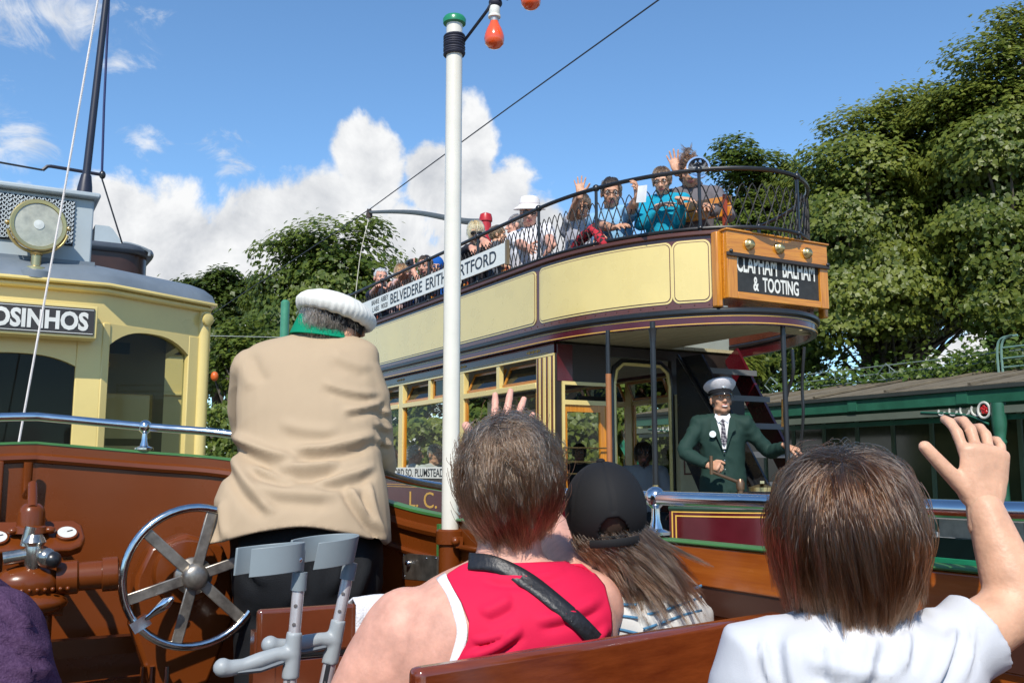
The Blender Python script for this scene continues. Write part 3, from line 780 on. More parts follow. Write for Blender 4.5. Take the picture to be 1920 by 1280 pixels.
side_text('SO.', yp(770), yp(757), 1.893, 1.98, lb, x=SX - .0315)
side_text('DEPTFORD', yp(754), yp(714), 1.893, 1.98, lb, x=SX - .0315)
# ornaments on the cant rail
for y in (7.35, 8.8, 10.4):
    o_ = MB()
    for i in range(-3, 4): o_.ell((SX - .0085, y + i * .035, 3.008), (.002, .012 if i % 2 else .016, .010 if i % 2 else .016), n=8, m=5)
    o_.build('gilt_ornament', gold, T)
# front bulkhead with window and arched doorway
YB = 7.0
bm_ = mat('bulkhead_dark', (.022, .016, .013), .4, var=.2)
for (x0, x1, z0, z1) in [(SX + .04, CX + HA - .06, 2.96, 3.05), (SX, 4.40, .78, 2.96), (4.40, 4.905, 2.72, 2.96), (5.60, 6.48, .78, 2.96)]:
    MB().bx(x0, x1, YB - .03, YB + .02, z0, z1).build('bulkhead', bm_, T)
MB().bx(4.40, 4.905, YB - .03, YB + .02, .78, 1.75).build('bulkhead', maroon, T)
MB().bx(SX + .005, SX + .16, YB - .036, YB - .031, 2.72, 3.04).build('maroon_corner', maroon, T)
dfm = MB()
for (x0, x1, z0, z1) in [(4.40, 4.425, 1.75, 2.72), (4.86, 4.885, 1.75, 2.72), (4.425, 4.86, 2.69, 2.72), (4.425, 4.86, 2.52, 2.56)]: dfm.bx(x0, x1, YB - .045, YB - .031, z0, z1)
bw = dfm.build('bulkhead_window', cream, T)
ofm = MB()
for (x0, x1, z0, z1) in [(4.425, 4.455, 1.75, 2.52), (4.80, 4.86, 1.75, 2.52), (4.455, 4.80, 2.46, 2.52)]: ofm.bx(x0, x1, YB - .03, YB, z0, z1)
ofm.build('sash', varn_z, bw)
MB().add([(4.455, YB - .012, 1.75), (4.80, YB - .012, 1.75), (4.80, YB - .012, 2.46), (4.455, YB - .012, 2.46)], [(0, 1, 2, 3)]).build('pane', pane_m, bw, smooth=False)
for z in (1.93, 2.03, 2.15): MB().cyl((4.39, YB - .06, z), (4.90, YB - .06, z), .007, n=6).build('guard_bar', brass, bw)
arch = [V((4.925, YB - .035, .8)), V((4.925, YB - .035, 2.75)), V((4.95, YB - .035, 2.87)), V((5.03, YB - .035, 2.93)), V((5.47, YB - .035, 2.93)), V((5.56, YB - .035, 2.87)), V((5.585, YB - .035, 2.75)), V((5.585, YB - .035, .8))]
b = MB(); b.tube(arch, .022, 6); dw = b.build('doorway_arch', black, T)
b = MB(); b.tube([V((5.25 + (p.x - 5.25) * .93, p.y - .01, p.z - .03 if p.z > 1 else p.z)) for p in arch], .016, 6); b.build('arch_bead', cream, dw)
b = MB(); b.bx(5.0, 5.50, YB + .6, YB + .63, 2.62, 2.66); b.build('inner_rail', bm_, T)
# cream locker panel on the platform
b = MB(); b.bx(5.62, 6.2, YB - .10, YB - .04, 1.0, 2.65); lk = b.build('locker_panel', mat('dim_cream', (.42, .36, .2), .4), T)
for (x0, x1, z0, z1) in [(5.66, 6.16, 2.57, 2.585), (5.66, 6.16, 1.92, 1.935), (5.66, 5.675, 1.935, 2.57), (6.145, 6.16, 1.935, 2.57)]: MB().bx(x0, x1, YB - .105, YB - .101, z0, z1).build('moulding', brown, lk)
# platform
b = MB(); pl_ = [V((CX - .98, YB, 0))] + [ellp(t, 0, YB, 1.78, 1.0) for t in np.linspace(0, PI, 24)] + [V((CX + .98, YB, 0))]
b.quadprism([(p.x, p.y, .68) for p in pl_], (0, 0, .08)); b.build('platform', dgrey, T)
da = [ellp(t, 0, YB, 1.80, 1.02) for t in np.linspace(.70, PI - .5, 30)]
b = MB(); wall(b, da, .62, 1.672, -.03 * SG); dsh = b.build('dash_panel', maroon, T)
b = MB(); b.tube([p + V((0, 0, 1.675)) for p in da], .018, 6); b.build('dash_rail', mat('green_rail', (.02, .05, .03), .3), dsh)
AD = Arc(da); SGd = SG
def dplate(s0, s1, z0, z1, off, m, par): return plate('gold_line', s0, s1, z0, z1, .001, off, m, par, AD, 20, .003)
for q0, q1 in ((.02, .95), (.05, .92)):
    w_ = .010
    dplate(q0, q1, 1.645 - (q0 - .02), 1.645 - (q0 - .02) + w_, .003, gold, dsh); dplate(q0, q0 + w_, .75, 1.645 - (q0 - .02), .003, gold, dsh)
    dplate(q1 - w_, q1, .75, 1.645 - (q0 - .02), .003, gold, dsh)
# platform stanchions
MB().cyl((4.44, 5.74, .75), (4.44, 5.74, 3.07), .021, n=12).build('stanchion', black, T)
MB().lathe([(.034, 3.02), (.026, 2.98), (.024, 2.92)], (4.44, 5.74, 0)).build('stanchion_collar', black, T)
MB().cyl((4.44, 5.74, .80), (4.44, 5.74, 1.85), .0235, n=12).build('brass_sleeve', brass, T)
MB().cyl((4.40, 6.27, 2.70), (4.40, 6.27, 3.07), .018, n=10).build('stanchion', black, T)
MB().cyl((4.40, 6.27, .75), (4.40, 6.27, 2.72), .023, n=12).build('grab_pole', tan_p, T)
b = MB(); b.tube(spline([onX(1485, 655, 5.5), onX(1487, 700, 5.5), onX(1474, 745, 5.5), onX(1469, 800, 5.5)], 5), .014, 8); b.build('stair_handrail', black, T)
b = MB(); b.cyl(onX(1469, 748, 5.5), onX(1469, 800, 5.5), .0165); b.build('grab_sleeve', varn_z, T)
MB().cyl((5.42, 5.38, .8), (5.42, 5.38, 3.08), .02).build('stanchion', black, T)
b = MB(); b.tube(spline([onX(1508, 650, 5.6), onX(1504, 720, 5.6), onX(1506, 780, 5.6), onX(1500, 850, 5.6), onX(1498, 900, 5.6)], 5), .012, 8); b.build('stair_handrail', black, T)
# stairs on the far half, going down towards the front
for i in range(8):
    y = 6.75 - i * .155; z = 2.86 - i * .25
    MB().bx(5.62, 6.25, y - .20, y + .02, z - .02, z).build('stair_tread', dgrey, T)
    MB().bx(5.62, 6.25, y - .203, y - .185, z - .045, z + .004).build('tread_nosing', mat('worn_edge', (.12, .12, .12), .5), T)
st = MB(); st.bar((6.27, 6.9, 3.05), (6.27, 5.5, .85), .03, .20, (0, 0, 1)); st.build('stair_stringer', maroon, T)
st = MB(); st.quadprism([(5.60, 6.9, 2.98), (5.60, 6.55, 2.98), (5.60, 5.45, 1.35), (5.60, 5.45, .8), (5.60, 6.0, .8), (5.60, 6.9, 2.2)], (.02, 0, 0)); st.build('stair_side', mat('black_panel', (.016, .018, .022), .25), T)
b = MB(); b.tube(spline([V((5.58, 6.85, 3.0)), V((5.58, 6.2, 2.2)), V((5.58, 5.7, 1.5))], 6), .014, 6); b.build('stair_handrail', black, T)
# controller, brake staff
b = MB(); b.bx(5.12, 5.50, 5.42, 5.68, .76, 1.80); b.build('controller', mat('controller_black', (.012, .012, .014), .22), T, bevel=.03)
b = MB(); b.lathe([(.10, 0), (.10, .03), (.03, .05)], (5.31, 5.55, 1.80)); b.bar((5.31, 5.55, 1.85), (5.20, 5.43, 1.87), .03, .02); b.build('controller_handle', brass, T)
bs = atd(1388, 905, 7.32)
b = MB(); b.cyl((bs.x, bs.y, .76), (bs.x, bs.y, bs.z - .02), .024); b.lathe([(.03, -.05), (.034, 0), (.02, .03)], bs); b.build('brake_staff', mat('bronze', (.2, .12, .07), .35, .7), T)
b = MB(); hnd = atd(1334, 884, 7.32); b.tube([bs, bs.lerp(hnd, .3) + V((0, 0, .0)), hnd], [.014, .013, .012]); b.cyl(hnd + V((0, 0, -.02)), hnd + V((0, 0, .12)), .014); b.build('brake_handle', mat('bronze', (.2, .12, .07), .35, .7), T)
# ================================================================== green shelter on the far side
sgreen = mat('shelter_green', (0.020, 0.105, 0.062), 0.38, var=0.22, vscale=5, coat=0.2, bump=.05, bscale=25)
roofm = mat('weathered_roof', (0.085, 0.068, 0.045), 0.9, col2=(0.19, 0.155, 0.10), stretch=(.8, 5, 3), vscale=3.5, bump=.8, bscale=16, detail=8)
S = thing('tram_shelter', 'green iron and glass waiting shelter with mossy roof and iron cresting', 'shelter', (9.2, 7.5, 0))
SXP, S0, S1 = 8.5, 2.0, 11.5
for i in range(7):
    y0, y1 = S0 + i * 1.36, S0 + (i + 1) * 1.36 - .006
    MB().bx(SXP, SXP + .05, y0, y1, 2.60, 2.735).build('fascia_beam', sgreen, S, bevel=.006)
    MB().bx(SXP - .012, SXP, y1 - .06, y1 + .06, 2.61, 2.725).build('joint_plate', sgreen, S)
MB().bx(SXP - .03, SXP + .09, S0, S1, 2.735, 2.775).build('gutter', mat('gutter_dark', (.03, .035, .03), .6), S)
MB().bx(SXP + .02, SXP + .08, S0, S1, 2.50, 2.57).build('inner_beam', mat('grey_green', (.10, .12, .09), .6), S)
MB().bx(SXP + .10, SXP + .15, S0, S1, 2.44, 2.49).build('inner_beam', sgreen, S)
# roof: overlapping felt strips
for i in range(19):
    y0 = S0 + i * .5; dz = random.uniform(-.006, .006)
    MB().add([(SXP - .02, y0, 2.785 + dz), (SXP - .02, y0 + .49, 2.782 + dz), (10.2, y0 + .49, 3.085 + dz), (10.2, y0, 3.088 + dz),
              (SXP - .02, y0, 2.755 + dz), (SXP - .02, y0 + .49, 2.752 + dz), (10.2, y0 + .49, 3.05 + dz), (10.2, y0, 3.05 + dz)],
             [(0, 1, 2, 3), (7, 6, 5, 4), (0, 4, 5, 1), (1, 5, 6, 2), (2, 6, 7, 3), (3, 7, 4, 0)]).build('roof_strip', roofm, S, smooth=False)
    if i % 2 == 0: MB().bar((SXP, y0 - .01, 2.80), (10.2, y0 - .01, 3.10), .035, .022).build('roof_batten', roofm, S)
def column(y):
    c = MB(); c.lathe([(.10, 0), (.10, .3), (.065, .36), (.055, 1.0), (.048, 2.2), (.060, 2.22), (.048, 2.26), (.060, 2.33), (.068, 2.40), (.068, 2.60)], (SXP + .03, y, .0), n=18); co = c.build('column', sgreen, S)
    # cast bracket with scrolls and a red rose
    for sg in (1,):
        w = mat('cast_white', (.55, .55, .5), .5)
        for k in range(4):
            yc = y + sg * (.22 + .13 * k); r = .058 - .008 * k
            MB().tube([(SXP + .02, yc + r * math.cos(a), 2.545 + r * math.sin(a) + .0) for a in np.linspace(PI * 1.0, PI * 2.2, 14)], .011, 6).build('scroll', w, co)
        yc = y + .13
        MB().tube([(SXP + .0, yc + .062 * math.cos(a), 2.535 + .075 * math.sin(a)) for a in np.linspace(0, 2 * PI, 20)][:-1], .012, 6, closed=True).build('scroll', w, co)
        rose = MB()
        for a in range(5): rose.ell((SXP + .005, yc + .026 * math.cos(a * 1.257 + .3), 2.54 + .028 * math.sin(a * 1.257 + .3)), (.010, .021, .021), n=8, m=6)
        rose.ell((SXP, yc, 2.54), (.012, .014, .014), n=8, m=6); rose.build('rose', red_p, co)
        MB().tube(spline([V((SXP + .02, y + .10, 2.40)), V((SXP + .02, y + .35, 2.50)), V((SXP + .02, y + .85, 2.55))], 6), .013, 6).build('bracket_rib', sgreen, co)
for y in (5.72, 10.3): column(y)
# back wall: bays of opaque dark green glass
XB = 9.9
dimg = mat('dark_green_glass', (.026, .040, .022), .12, var=.5, vscale=1.3, coat=.6, col2=(.06, .075, .035))
stone = mat('pale_stone', (.42, .40, .35), .8, var=.2, vscale=8, bump=.3)
y = S0
k = 0
while y < S1 - .3:
    MB().bx(XB, XB + .012, y + .03, y + .52, 1.45, 2.62).build('pane', dimg, S, smooth=False)
    MB().bx(XB - .02, XB + .03, y - .022, y + .022, 1.28, 2.75).build('mullion', mat('pale_green', (.10, .17, .12), .5), S)
    MB().bx(XB - .01, XB + .02, y + .03, y + .52, 1.20, 1.42).build('stone_panel', stone, S)
    y += .55; k += 1
MB().bx(XB - .03, XB + .05, S0, S1, 2.62, 2.78).build('head_beam', sgreen, S)
MB().bx(XB - .02, XB + .05, S0, S1, .0, 1.19).build('plinth_wall', mat('dark_green_panel', (.010, .035, .025), .4), S)
MB().bx(XB - .04, XB + .02, S0, S1, 1.42, 1.45).build('sill', sgreen, S)
# cresting along the ridge
cr = mat('cresting_iron', (.16, .20, .18), .5)
rc = 10.2
for z in (3.12, 3.20, 3.30): MB().cyl((rc, S0, z + .0), (rc, 9.9, z), .008, n=5).build('cresting_bar', cr, S)
for y in (8.35, 6.0, 10.4):
    d_ = MB(); q = [(rc, y - .13, 3.21), (rc, y, 3.32), (rc, y + .13, 3.21), (rc, y, 3.10)]
    d_.tube([V(p) for p in q], .010, 5, closed=True); d_.build('cresting_diamond', cr, S)
y = S0
while y < 9.9:
    MB().cyl((rc, y, 3.08), (rc, y, 3.31), .006, n=5).build('cresting_upright', cr, S); y += .9
for y in (6.62,):
    for dy in (0, .05): MB().tube(spline([V((rc - .2, y + dy, 3.02)), V((rc - .2, y + dy, 3.30)), V((rc - .2, y - .05 + dy, 3.42)), V((rc - .2, y - .2 + dy, 3.44))], 5), .014, 6).build('hoop_rail', mat('pale_green_rail', (.14, .24, .2), .5), S)
for z in (3.10, 3.20, 3.32): MB().cyl((rc - .2, 3.5, z), (rc - .2, 6.62, z), .010, n=5).build('hoop_rail', mat('pale_green_rail', (.14, .24, .2), .5), S)
# green bench rail in front of the shelter
bn = thing('platform_bench', 'green slatted bench standing in front of the green shelter', 'bench', (8.9, 5.9, 0))
for z, x in ((1.02, 8.75), (.90, 8.74)): MB().bx(x, x + .03, 4.6, 7.4, z, z + .055).build('back_slat', mat('bench_green', (.015, .20, .10), .35), bn, bevel=.006)
for i in range(4): MB().bx(8.35 + .1 * i, 8.43 + .1 * i, 4.6, 7.4, .50, .53).build('seat_slat', mat('bench_green', (.015, .20, .10), .35), bn)
for y in (4.8, 6.0, 7.2): MB().bar((8.78, y, 0), (8.77, y, 1.08), .05, .05, (1, 0, 0)).build('leg', black, bn); MB().bar((8.38, y, 0), (8.38, y, .5), .05, .05, (1, 0, 0)).build('leg', black, bn)
# ivy spilling over the ridge
rng = np.random.default_rng(5)
pv = []
for (yy, sp, zz, n_) in ((6.9, .55, .16, 1500), (7.6, .5, .08, 700), (9.2, .6, .12, 700), (5.8, .4, .1, 300)):
    p_ = np.column_stack([rng.normal(10.35, .16, n_), rng.normal(yy, sp, n_), 3.08 + np.abs(rng.normal(0, zz, n_))]); pv.append(p_)
pv = np.concatenate(pv); nr = rng.normal(0, .5, pv.shape) + np.array([-.4, -.3, .8])
iv = link('ivy', leaves_mesh('ivy', pv, nr, np.full(len(pv), .07), rng), leafmat('ivy_leaf', (.05, .10, .012), (.15, .21, .035)))
tag(iv, 'light green ivy spilling over the ridge of the shelter roof', 'ivy', kind='stuff')
# low hedge bank behind the shelter that closes the view under the crowns
bl = [(V((13.0 + .5 * (i % 3), 3 + i * 1.15, 2.2 + .7 * (i % 2))), 1.4) for i in range(14)]
tree('laurel_hedge', 'dark hedge under the trees behind the shelter roof', bl, (13.5, 9, 0), lm_c, 41, .14, 17000, .7, None, trunk_r=.08, n_cl=150)
# old timber post, plank and green frame beyond the tram
X_ = 9.0
q = onX(1090, 760, X_)
pt = thing('timber_post', 'weathered timber post with white plate seen through the bulkhead window', 'post', (X_, q.y, 0))
MB().bx(X_ - .06, X_ + .06, q.y - .10, q.y + .10, 0, 2.62).build('post', mat('grey_timber', (.22, .19, .14), .9, stretch=(10, 10, 1), var=.3, bump=.4), pt)
MB().bx(X_ - .08, X_ - .062, q.y - .15, q.y + .14, 2.58, 2.72).build('plate', white_p, pt)
gfm = mat('jade_paint', (.02, .22, .13), .4)
fr_ = thing('green_barrier', 'bright green barrier frame seen through the saloon windows behind dark heads', 'barrier', (9.0, 8.5, 0))
a0, a1 = onX(1060, 842, X_), onX(1140, 845, X_)
MB().bx(X_, X_ + .06, a1.y, a0.y, 1.78, 2.16).build('panel', gfm, fr_)
for y in (a0.y - .1, a1.y + .1): MB().bx(X_ + .0, X_ + .06, y - .04, y + .04, 0, 1.78).build('leg', gfm, fr_)
MB().bar(onX(1168, 830, X_), onX(1195, 880, X_), .06, .14).build('brace', gfm, fr_)
pk = MB(); pk.bar(onX(1158, 775, X_), onX(1190, 860, X_), .05, .09); tag(pk.build('leaning_plank', mat('grey_timber', (.22, .19, .14), .9)), 'brown plank leaning at an angle beyond the saloon doorway', 'plank')
# ================================================================== cream single-deck tram ahead of ours
cy = mat('pale_yellow_paint', (0.64, 0.50, 0.175), 0.3, coat=0.4, var=0.06, vscale=3)
cyd = mat('cream_shaded', (0.16, 0.12, 0.045), 0.5)  # the pale yellow paint darkened to stand in for shade inside the cab
roofg = mat('grey_roof', (0.14, 0.17, 0.20), 0.5, var=0.12, vscale=5)
lgrey = mat('light_grey_paint', (0.36, 0.41, 0.43), 0.4, var=0.06)
dwood = mat('dark_brown_wood', (0.035, 0.014, 0.008), 0.3, var=0.3)
dpane = glass('cab_glass', tint=(.62, .66, .58), refl=.3, opacity=.04)
K = thing('single_deck_tram', 'pale yellow single-deck tram with brass headlamp on its roof and black destination sign', 'tram', (.2, 9.0, 0))
LC = .2
FP = [V((LC - 1.06, 14, 0)), V((LC - 1.06, 6.3, 0)), V((LC - .42, 5.93, 0)), V((LC + .42, 5.93, 0)), V((LC + 1.06, 6.3, 0)), V((LC + 1.06, 14, 0))]
def off_plan(p, d):
    out = []
    for i in range(len(p)):
        ns = []
        for a, b in ((i - 1, i), (i, i + 1)):
            if 0 <= a and b < len(p):
                t = (p[b] - p[a]).normalized(); ns.append(V((-t.y, t.x, 0)))
        n = sum(ns, V((0, 0, 0))); n.normalize(); k = 1 / max(.4, n.dot(ns[0])); out.append(p[i] - n * d * k)
    return out
def sgn_out(): 
    q = off_plan(FP, .1)[2]; return 1 if q.y < FP[2].y else -1
so_ = sgn_out()
def kwall(name, d, z0, z1, th, m, par, bev=0.0, plan=None):
    p = off_plan(plan or FP, d * so_); q = off_plan(plan or FP, (d - th) * so_); b = MB(); vs, fs = [], []
    for i in range(len(p)): vs += [(p[i].x, p[i].y, z0), (p[i].x, p[i].y, z1), (q[i].x, q[i].y, z1), (q[i].x, q[i].y, z0)]
    for i in range(len(p) - 1):
        for j in range(4): fs.append((4 * i + j, 4 * i + (j + 1) % 4, 4 * i + 4 + (j + 1) % 4, 4 * i + 4 + j))
    b.add(vs, fs); return b.build(name, m, par, bevel=bev)
kwall('lower_panel', 0, .5, 1.72, .05, cy, K)
kwall('window_sill', .02, 1.72, 1.75, .07, cy, K, .006)
kwall('letterboard', 0, 2.80, 2.97, .06, cy, K)
kwall('cornice', .045, 2.965, 2.998, .12, cy, K, .012)
kwall('cornice', .075, 2.999, 3.022, .12, cy, K, .008)
# pillars: upright boards on each facet, rounded corner columns
def facet_board(a, b, u0, u1, z0, z1, th, out, m, par, name='pillar', bev=.006):
    a, b = V(a), V(b); t = (b - a).normalized(); n = V((t.y, -t.x, 0)); n = n if n.y < 0 else -n
    p = a + t * u0 + n * out; q = a + t * u1 + n * out
    return MB().quadprism([(p.x, p.y, z0), (q.x, q.y, z0), (q.x, q.y, z1), (p.x, p.y, z1)], -n * th).build(name, m, par, bevel=bev)
def arch_head(a, b, u0, u1, z0, z1, rise, th, out, m, par):
    """board over a window whose lower edge is an arch"""
    a, b = V(a), V(b); t = (b - a).normalized(); n = V((t.y, -t.x, 0)); n = n if n.y < 0 else -n
    P = lambda u, z: (a + t * u + n * out) + V((0, 0, z))
    pts = [P(u0, z1), P(u1, z1)] + [P(u1 + (u0 - u1) * k / 14, z0 - rise + rise * (1 - abs(2 * k / 14 - 1) ** 2.6)) for k in range(15)]
    mb = MB(); vs = [tuple(p) for p in pts] + [tuple(V(p) - n * th) for p in pts]; k = len(pts); fs = []
    for i in range(2, k - 1): fs.append((i, i + 1, 0 if i >= 9 else 1))
    fs.append((9, 0, 1))
    fs += [tuple(v + k for v in f[::-1]) for f in fs]
    fs += [(i, (i + 1) % k, k + (i + 1) % k, k + i) for i in range(k)]
    return mb.add(vs, fs).build('arched_head', m, par, smooth=False)
F2, F3, F4, F5 = FP[2], FP[3], FP[4], FP[5]
wdt = (F3 - F2).length; wd2 = (F4 - F3).length
facet_board(F2, F3, -.03, .115, 1.75, 2.80, .05, .004, cy, K)
facet_board(F2, F3, wdt - .13, wdt + .005, 1.75, 2.80, .05, .004, cy, K)
facet_board(F3, F4, .0, .05, 1.75, 2.80, .05, .010, cy, K)
facet_board(F3, F4, wd2 - .115, wd2, 1.75, 2.80, .05, .004, cy, K)
arch_head(F2, F3, .115, wdt - .13, 2.60, 2.80, .06, .05, .002, cy, K)
arch_head(F3, F4, .05, wd2 - .115, 2.775, 2.80, .10, .05, .002, cy, K)
MB().cyl((F4.x, F4.y + .01, 1.75), (F4.x, F4.y + .01, 2.965), .045, n=16).build('corner_column', cy, K)
MB().cyl((FP[1].x, FP[1].y + .01, 1.75), (FP[1].x, FP[1].y + .01, 2.965), .045, n=16).build('corner_column', cy, K)
MB().lathe([(.0, 0), (.042, .002), (.042, .02), (.03, .026), (0, .027)], (F4.x + .01, F4.y - .03, 2.915), (.5, -.8, 0), 16).build('round_boss', cy, K)
for k in range(5):
    y = 6.4 + k * 1.5
    MB().bx(LC + 1.02, LC + 1.065, y, y + .16, 1.75, 2.80).build('pillar', cy, K); MB().bx(LC - 1.065, LC - 1.02, y, y + .16, 1.75, 2.80).build('pillar', cy, K)
def facet_pane(a, b, u0, u1, z0, z1):
    a, b = V(a), V(b); t = (b - a).normalized(); n = V((t.y, -t.x, 0)); n = n if n.y < 0 else -n
    p = a + t * u0 - n * .03; q = a + t * u1 - n * .03
    MB().add([(p.x, p.y, z0), (q.x, q.y, z0), (q.x, q.y, z1), (p.x, p.y, z1)], [(0, 1, 2, 3)]).build('pane', dpane, K, smooth=False)
facet_pane(F2, F3, .1, wdt - .1, 1.75, 2.62); facet_pane(F3, F4, .04, wd2 - .1, 1.75, 2.80)
facet_pane(FP[1], F2, .04, wd2 - .04, 1.75, 2.80)
# cab interior: rear bulkhead of the platform with a small arched window and grab rail, colours darkened for the shade inside
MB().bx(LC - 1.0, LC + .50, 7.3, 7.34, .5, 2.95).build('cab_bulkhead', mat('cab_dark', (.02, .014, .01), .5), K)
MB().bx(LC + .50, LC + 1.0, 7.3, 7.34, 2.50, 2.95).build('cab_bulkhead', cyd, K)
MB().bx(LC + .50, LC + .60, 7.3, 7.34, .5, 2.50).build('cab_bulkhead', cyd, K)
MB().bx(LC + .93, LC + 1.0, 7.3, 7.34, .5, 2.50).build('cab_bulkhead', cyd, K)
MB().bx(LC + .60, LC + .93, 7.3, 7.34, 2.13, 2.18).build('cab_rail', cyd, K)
MB().bx(LC + .55, LC + .75, 7.28, 7.299, 2.78, 2.86).build('notice_plate', black, K)
put_text('lettering', '20', (LC + .60, 7.277, 2.70), (1, 0, 0), (0, 0, 1), gold, K, .05, .04)
b = MB(); b.bx(LC - .9, LC + .9, 6.0, 13.8, .45, .5); b.build('cab_floor', dgrey, K)
b = MB(); b.tube(spline([V((LC - .5, 5.87, 1.80)), V((LC + .1, 5.86, 1.86)), V((LC + .35, 5.87, 1.87))], 6), .008, 6); b.build('wiper_rod', chrome, K)
MB().lathe([(.05, 0), (.055, .06), (.03, .12)], (LC + .33, 6.1, 1.75)).build('cab_fitting', mat('dull_green_metal', (.12, .15, .1), .4), K)
# roof: domed end
rv, rf = [], []
NS, NR = 28, 7
ring0 = []
pl = off_plan(FP, .06 * so_)
def plan_at(t):
    A_ = Arc(pl[1:5]); return A_.at(t * A_.l[-1])[0]
outl = [V((pl[0].x, 14, 0))] + [plan_at(k / 20) for k in range(21)] + [V((pl[5].x, 14, 0))]
for r in range(NR + 1):
    f = r / NR; sc_ = math.cos(f * PI / 2 * .86); z = 3.02 + .22 * math.sin(f * PI / 2)
    for p in outl:
        c = V((LC, max(p.y, 7.4), 0)); q = c.lerp(p, sc_ ** .75) if True else p
        rv.append((q.x, q.y, z))
m_ = len(outl)
for r in range(NR):
    for i in range(m_ - 1): rf.append((r * m_ + i, r * m_ + i + 1, (r + 1) * m_ + i + 1, (r + 1) * m_ + i))
rf.append(tuple(NR * m_ + i for i in range(m_)))
MB().add(rv, rf).build('roof', roofg, K)
b = MB(); b.tube([V((LC + .2, 5.98, 3.075)), V((LC + .75, 6.12, 3.08)), V((LC + .8, 6.18, 3.04))], .006, 5); b.build('rain_strip', black, K)
b = MB(); b.tube([V((LC - .6, 5.98, 3.09)), V((LC + .26, 5.96, 3.09)), V((LC + .27, 5.96, 3.05))], .006, 5); b.build('rain_strip', black, K)
# destination sign
MB().bx(LC - .42, LC + .375, 5.76, 5.90, 2.68, 2.865).build('sign_box', cy, K, bevel=.006)
MB().bx(LC - .405, LC + .358, 5.752, 5.762, 2.697, 2.848).build('sign_plate', mat('sign_black', (.035, .028, .024), .35), K)
for z in (2.704, 2.837): MB().bx(LC - .40, LC + .353, 5.7495, 5.7518, z, z + .003).build('sign_line', white_p, K)
put_text('lettering', 'MATOSINHOS', (LC - .022, 5.749, 2.772), (1, 0, 0), (0, 0, 1), mat('sign_white', (.62, .62, .58), .5), K, .70, .105, .0040)
# clerestory box with punched grille
MB().bx(LC - .40, LC + .355, 6.12, 7.4, 3.10, 3.565).build('clerestory', lgrey, K, bevel=.01)
MB().bx(LC - .44, LC + .385, 6.07, 7.45, 3.565, 3.60).build('clerestory_roof', lgrey, K, bevel=.012)
MB().bx(LC - .36, LC + .25, 6.108, 6.119, 3.27, 3.54).build('grille_back', mat('grille_black', (.012, .014, .018), .8), K)
gr = MB()
for iz in range(10):
    for ix in range(22):
        x, z = LC - .355 + ix * .0275, 3.28 + iz * .026
        gr.bar((x, 6.104, z), (x + .0275, 6.104, z + .026 if ix % 2 else z), .004, .005, (0, 1, 0)); gr.bar((x + .0137, 6.104, z), (x, 6.104, z + .026), .004, .005, (0, 1, 0)); gr.bar((x + .0137, 6.104, z), (x + .0275, 6.104, z + .026), .004, .005, (0, 1, 0))
gr.build('punched_grille', mat('grille_white', (.55, .6, .62), .4), K, smooth=False)
MB().bx(LC - .42, LC + .37, 6.04, 6.13, 3.12, 3.17).build('clerestory_foot', roofg, K)
# brass headlamp
lc_ = onY(72, 423, 5.95)
ax = V((.08, -1, .02)).normalized()
hl = thing('lamp_tmp', 'x x x x', 'lamp', (0, 0, 0)); bpy.data.objects.remove(hl)
b = MB(); b.lathe([(.04, -.13), (.09, -.11), (.135, -.05), (.148, 0), (.150, .018), (.143, .024), (.126, .022), (.126, .012)], lc_, ax, 36); hd = b.build('headlamp', mat('lamp_brass', (.50, .40, .18), .3, .8), K)
MB().lathe([(.126, .0), (.124, .016), (.05, .022), (.0, .023)], lc_, ax, 32).build('lens', mat('lens_glass', (.38, .37, .28), .12, spec=.8, var=.25, vscale=20, coat=1.0), hd)
MB().lathe([(.028, 0.02), (.027, .026), (.0, .029)], lc_, ax, 20).build('lens_boss', mat('lens_boss', (.6, .62, .58), .3), hd)
yoke = [lc_ + V((.158 * math.cos(a), .0, .158 * math.sin(a))) for a in np.linspace(PI * 1.08, PI * 1.92, 18)]
MB().tube(yoke, .009, 6).build('yoke', mat('lamp_brass', (.50, .40, .18), .3, .8), hd)
MB().lathe([(.06, 0), (.06, .03), (.028, .04), (.026, .10), (.036, .105), (.02, .12)], (lc_.x, lc_.y, lc_.z - .275)).build('lamp_stem', brass, hd)
MB().lathe([(.10, 0), (.10, .04), (.085, .05)], (lc_.x, lc_.y, lc_.z - .315)).build('lamp_foot', roofg, hd)
for sx in (-1, 1): MB().ell(lc_ + V((sx * .158, 0, 0)), (.014, .014, .014)).build('yoke_bolt', brass, hd)
# trolley gear on the roof
b = MB(); a0, a1 = onY(158, 362, 6.6), onY(206, -60, 6.6); b.tube([a0, a1], [.026, .021], 10); b.lathe([(.05, -.02), (.045, .04), (.032, .12)], a0, a1 - a0, 12); b.build('trolley_pole', mat('navy_black', (.014, .016, .03), .4), K)
